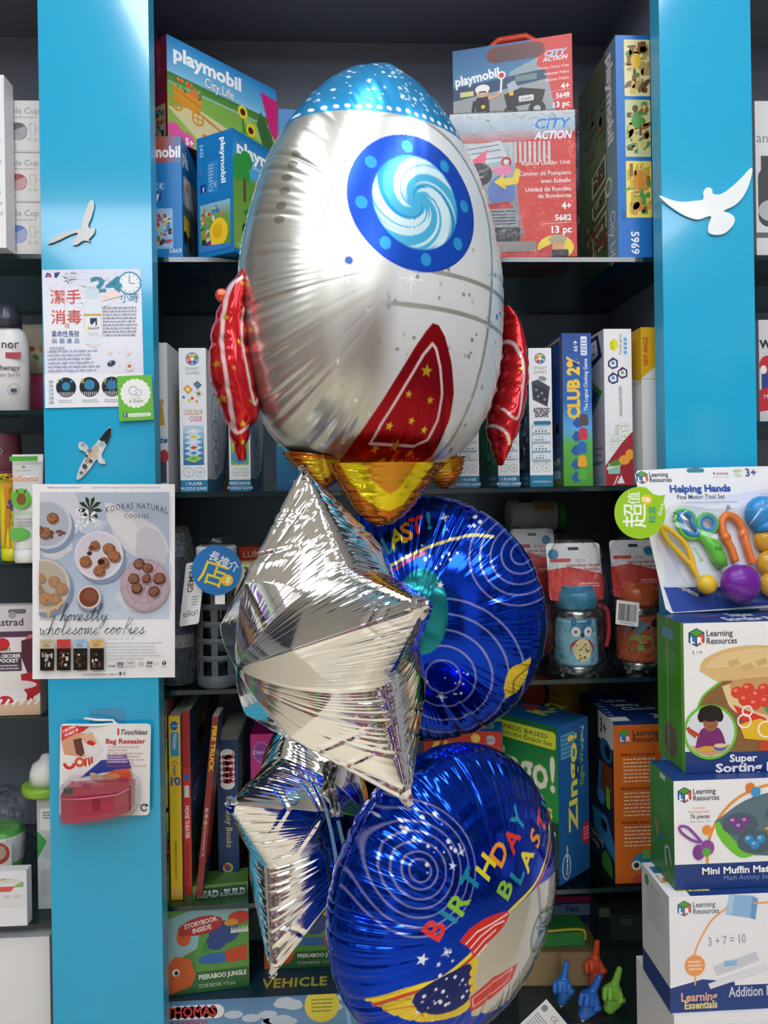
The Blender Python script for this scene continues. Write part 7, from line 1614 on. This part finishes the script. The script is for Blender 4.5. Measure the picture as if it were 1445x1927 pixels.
for x, y in ((98,128),(118,122),(112,142),(134,134),(148,124),(130,150),(150,146),(166,134),(180,122)): F.ell(x, y, 12, 11, 'd84432', n=16); F.ell(x-3, y-4, 4, 3, 'ec8a78', n=8)
for x, y in ((160,160),(176,152),(188,164),(200,146)): F.ell(x, y, 11, 9, '4a9a48', n=12)
F.poly([(90,150),(150,176),(160,214),(120,206)], 'd8382e'); F.poly([(100,186),(140,176),(190,200),(160,218),(110,212)], 'e8b82a'); F.ring(110, 180, 12, 3, 'f4f0e8', n=18); F.ring(150, 196, 14, 3, 'f4f0e0', n=18); F.ring(116, 162, 9, 3, 'f4f0e8', n=18); F.ell(148, 226, 12, 10, 'c8482e'); F.ell(176, 220, 10, 12, '4a4a5a')
# inset picture of a child at a table
F.ell(46, 198, 50, col='6abf3a', n=40); F.ell(46, 198, 45, col='d8dce0', n=40)
F.poly([(8,222),(84,222),(70,236),(46,243),(22,236)], 'c8a070'); F.poly(crv([(18,226),(24,202),(34,190),(46,196),(60,190),(70,204),(76,228)], 4), '7a2a6a'); F.ell(47, 180, 14, 17, '9a6442'); F.ell(47, 164, 22, 15, '1d1715'); F.ell(30, 170, 7, 10, '1d1715'); F.ell(64, 170, 7, 10, '1d1715')
F.ell(42, 178, 1.6, col='2a1812', n=8); F.ell(53, 178, 1.6, col='2a1812', n=8, up=False); F.line([(43,187),(47,189),(52,187)], 1.2, '6a2a24'); F.line([(20,206),(8,196),(4,188)], 7, '9a6442'); F.line([(4,190),(26,204)], 5, 'c83030'); F.ell(40, 228, 16, 5, 'd8a83a'); F.ell(64, 226, 12, 6, '3a6ab0'); F.ell(64, 223, 12, 4, 'e0c890')
F.text('Super', 82, 253, 13, 'f4f4f8', bold=.05, w=50); F.text('Sorting Pie', 56, 271, 15, 'f4f4f8', bold=.06, w=128); F.text('Superfuente de clasificacion - Tourte geante de tri', 28, 288, 5, 'a8b8dc', w=150) if False else None
F = b.left(95, H3_); F.grad(0, 0, 95, H3_, [(0, '5a8a3a'), (.3, '4a9a34'), (1, '5aaa34')]); F.rect(85, 0, 95, H3_, '78c83a'); F.greek(24, 60, 70, 110, 9, '86b878', 4, .3); F.ell(46, 230, 26, 34, '8a7a5a'); F.ell(46, 230, 22, 30, '6a6a4a'); F.line([(38,0),(38,H3_)], 1.2, 'd8e8d0'); F.rect(20, 20, 60, 40, '6a9ab0')
F = b.top(410, 90); F.text('Super', 120, 44, 26, 'd8dcec', w=50, bold=.05); F.text('Sorting Pie', 92, 78, 26, 'd8dcec', w=108, bold=.06); F.line([(60,40),(100,36)], 5, 'c82a4a')
b.done('learning_toy_box', 'play pie sorting toy box with green end, topmost of the stack', 'box', gs); z3 = z2+b.h+.001
# blister card of tools leaning on the upright
Yc_ = 1.185; tilt = .03
def BC(x, y, d=0.):
    p = at(x, y, Yc_); p.y = Yc_+(p.z-z3)*.22-d; return p
base = BC(1350, 1158); base.z = z3
t = thing('tool_set_pack', 'blister card of colourful grabbing tools leaning above the pie sorting box', 'package', base)
mb = MB(); out = [(1216,898),(1222,888),(1300,884),(1410,881),(1560,878),(1566,890),(1590,1140),(1262,1158),(1253,1150)]
P = [BC(x, y)-base for x, y in out]; zmin = min(p.z for p in P)
P = [p-Vector((0, 0, zmin)) for p in P]
off = Vector((0, 0, zmin)); n = Vector((0, .0012, 0))
mb.poly(P[::-1], 'e6e8ea'); mb.poly([p+n for p in P], 'e6e8ea')
for i in range(len(P)): j = (i+1) % len(P); mb.poly([P[i], P[j], P[j]+n, P[i]+n], 'e6e8ea')
TLp = BC(1200, 870)-base-off; TRp = BC(1600, 870)-base-off; BLp = BC(1200, 1170)-base-off
V_ = BLp-TLp; V_.x = 0; F = Face(mb, TLp+Vector((0, -.0003, 0)), Vector((TRp.x-TLp.x, 0, 0)), V_, 400, 300)
F.poly([(48,240),(60,286),(64,288),(390,272),(384,226),(220,232)], '1f449c'); F.grad(110, 60, 300, 70, [(0, 'e6e8ea'), (1, 'e6e8ea')]); F.poly(crv([(60,160),(110,80),(180,70),(400,64),(400,228),(50,242)], 4), 'd6dcec') ; F.poly(crv([(90,200),(120,110),(200,84),(400,76),(400,228),(60,238)], 4), 'e0e4ee')
F.rect(116, 16, 150, 24, '2f7f9c', r=4); F.ell(133, 15, 8, 5, '2f7f9c')
lrlogo(F, 18, 20, 21); F.text('4 pieces', 166, 29, 6, '8a4a6a', w=30); F.text('piezas - pieces - Teile', 166, 35, 3, 'aaa', w=30); F.text('ages', 206, 24, 7, '8ab84a'); F.text('3+', 230, 33, 15, '3a4468', bold=.02); F.greek(208, 28, 222, 34, 2, 'b8d090')
F.text('Helping Hands', 80, 62, 13, '2350a4', w=116, bold=.07); F.text('Fine Motor Tool Set', 92, 76, 9, '4a4e6a', w=92, bold=.01); F.text('Set de herramientas de motricidad - Werkzeugset', 98, 84, 3.4, 'a0a8c0', w=110)
F.text('squeeze', 76, 243, 9, 'd8dcA0', rot=28, w=38, bold=.02); F.text('scoop', 110, 170, 9, '6ab04a', rot=62, w=30); F.text('grab', 176, 142, 9, 'e08a3a', rot=84, w=24); F.text('drop', 182, 112, 9, '3a5a8a', rot=-66, w=24)
mb.build('card', CARD, t)
def Bp(x, y, d): return BC(x, y, d)-base-off
mb = MB(); Y_ = 'f2c41c'
for pts in ([(1302,1068),(1282,1046),(1262,1022),(1252,1000),(1254,996),(1268,1002)], [(1268,1002),(1290,1022),(1302,1046),(1308,1080),(1312,1090)], [(1302,1068),(1312,1090)]):
    mb.tube([Bp(x, y, .012) for x, y in [p[:2] for p in smooth_path([(a, c, 0) for a, c in pts], 6)]], .0042, Y_)
mb.ball(Bp(1326, 1103, .016), .016, Y_, sc=(1.05, .8, 1)); mb.build('yellow_squeezer', PLASTIC, t)
mb = MB(); G_ = '5fc23a'
ring = lambda cx, cy, rx, ry, c, r: mb.tube([Bp(cx+rx*math.cos(2*PI*i/24), cy+ry*math.sin(2*PI*i/24), .011) for i in range(25)], r, c, cap=False)
mb.tube([Bp(x, y, .011) for x, y in [p[:2] for p in smooth_path([(1287,975,0),(1300,970,0),(1312,976,0),(1313,990,0),(1322,1002,0),(1318,1012,0),(1302,1008,0),(1292,992,0)], 5, True)]], .0038, '2a8ac0'); mb.tube([Bp(x, y, .008) for x, y in [p[:2] for p in smooth_path([(1283,972,0),(1300,965,0),(1317,974,0),(1318,988,0),(1328,1002,0),(1320,1018,0),(1298,1014,0),(1288,994,0)], 5, True)]], .0035, G_)
ring(1342, 990, 14, 14, '2a8ac0', .0036); ring(1342, 990, 18, 18, G_, .003)
mb.tube([Bp(1326, 1010, .010), Bp(1345, 1030, .012), Bp(1356, 1056, .012), Bp(1362, 1072, .012)], [.006, .012, .012, .008], G_); mb.ball(Bp(1351, 1034, .022), .007, '4fb02e', sc=(1, .6, 1)); mb.build('green_scissor_handle', PLASTIC, t)
mb = MB(); mb.ball(Bp(1386, 1100, .022), .030, '7a1fa0', sc=(1.05, .75, 1)); mb.build('purple_scoop', PLASTIC, t)
mb = MB(); mb.tube([Bp(x, y, .01) for x, y in [p[:2] for p in smooth_path([(1388,1062,0),(1382,1036,0),(1372,1014,0),(1370,990,0),(1378,976,0),(1390,976,0),(1400,984,0),(1410,1006,0),(1412,1030,0),(1420,1066,0)], 6)]], [.004]*54+[.007] if False else .0062, 'ee7a2a'); mb.ball(Bp(1374, 1016, .01), .0085, 'ee7a2a'); mb.ball(Bp(1409, 1010, .01), .0085, 'ee7a2a', sc=(1, .8, 1.3)); mb.build('orange_grabber', PLASTIC, t)
mb = MB(); mb.ball(Bp(1446, 972, .018), .030, '2a8ed0', sc=(1, .7, 1)); mb.tube([Bp(1446, 990, .016), Bp(1448, 1006, .016)], .018, '2a8ed0'); mb.build('blue_dropper', PLASTIC, t)
mb = MB()
for y in (1020, 1064, 1104): mb.ball(Bp(1450, y, .014), .021, 'e0a82c', sc=(1, .7, 1))
mb.build('amber_tube', mat('amber_plastic', .1, 0, coat=.3), t)
mb = MB(); bl = smooth_path([(1250,985,0),(1290,956,0),(1340,962,0),(1420,960,0),(1470,940,0),(1480,1120,0),(1400,1136,0),(1320,1124,0),(1280,1070,0)], 4, True)
bl = [p[:2] for p in bl]; cxm = sum(p[0] for p in bl)/len(bl); cym = sum(p[1] for p in bl)/len(bl)
mb.loft([[Bp(x, y, .0006) for x, y in bl], [Bp(cxm+(x-cxm)*.97, cym+(y-cym)*.97, .044) for x, y in bl], [Bp(cxm+(x-cxm)*.9, cym+(y-cym)*.9, .048) for x, y in bl], [Bp(cxm+(x-cxm)*.02, cym+(y-cym)*.02, .049) for x, y in bl]], 'fff'); mb.build('blister', BLISTER, t)
# green price tag (flat printed teardrop card)
pc = at(1204, 965, 1.15); k = 1.15/FPX; mb = MB(); R_g = 50
pts = [(R_g*math.cos(t), R_g*math.sin(t)) for t in [math.radians(a) for a in range(62, 390, 8)]]
pts = [(50*math.cos(math.radians(a)), 50*math.sin(math.radians(a))) for a in range(-330, -18, 8)]
pts = [(R_g*math.cos(math.radians(a)), R_g*math.sin(math.radians(a))) for a in range(75, 388, 7)]+[(50, 34), (38, 32), (26, 36)]
mb.prism([(x*k, z*k) for x, z in pts], -.0005, .0005, '9acb2c')
F = Face(mb, (-50*k, -.0006, 50*k), (100*k, 0, 0), (0, 0, -100*k), 100, 100)
F.text('超', 58, 78, 34, 'f6f8f0', rot=-90, bold=.06, al='l'); F.text('值', 46, 32, 20, 'f6f8f0', rot=-90, bold=.05, al='l') if False else F.text('值', 48, 34, 18, 'f6f8f0', rot=-90, bold=.05)
F.ell(63, 25, 11, 10, 'e8c83a'); F.text('$', 67, 30, 13, 'f8f4e0', rot=-80, bold=.07); F.text('精選', 80, 70, 11, '2f9a8a', rot=-90, bold=.05); F.text('Price', 93, 56, 8, 'f4f8ec', rot=-82, bold=.02, shear=.2)
o = tag(mb.build('price_tag', GLOSSCARD, None, pc), 'round lime price tag with white characters, clipped by the blister card', 'tag')
mb = MB(); mb.tube([(40*k, .001, 0), (62*k, .012, 6*k), (70*k, .025, 8*k)], .0012, 'e8ece8'); mb.build('clip', PLASTIC, o)
# ---- ribbons of the balloon bunch
mb = MB()
RIB = mat('blue_ribbon', .4, 0, '7ab4dc')
def ribbon(pts, label):
    P = [at(x, y, Y) for x, y, Y in pts]; lo = P[-1].copy(); P = [Vector(p) for p in smooth_path([p-lo for p in P], 8)]
    mb = MB(); w = Vector((.0022, 0, 0)); mb.loft([[p-w, p-w+Vector((0, .0006, 0)), p+w+Vector((0, .0006, 0)), p+w] for p in P], 'fff', cap=True, sm=False)
    return tag(mb.build('ribbon', RIB, None, lo), label, 'ribbon', 'pale blue balloon ribbons')
ribbon([(612, 1520, .93), (624, 1570, .95), (634, 1640, .955), (630, 1750, .955), (646, 1850, .955), (662, 1960, .95)], 'pale blue ribbon hanging between the small star and lowest balloon, curling to the bottom edge')
ribbon([(636, 1545, .93), (648, 1600, .95), (653, 1660, .96), (654, 1700, .965)], 'short pale blue ribbon under the dangling foil tail')
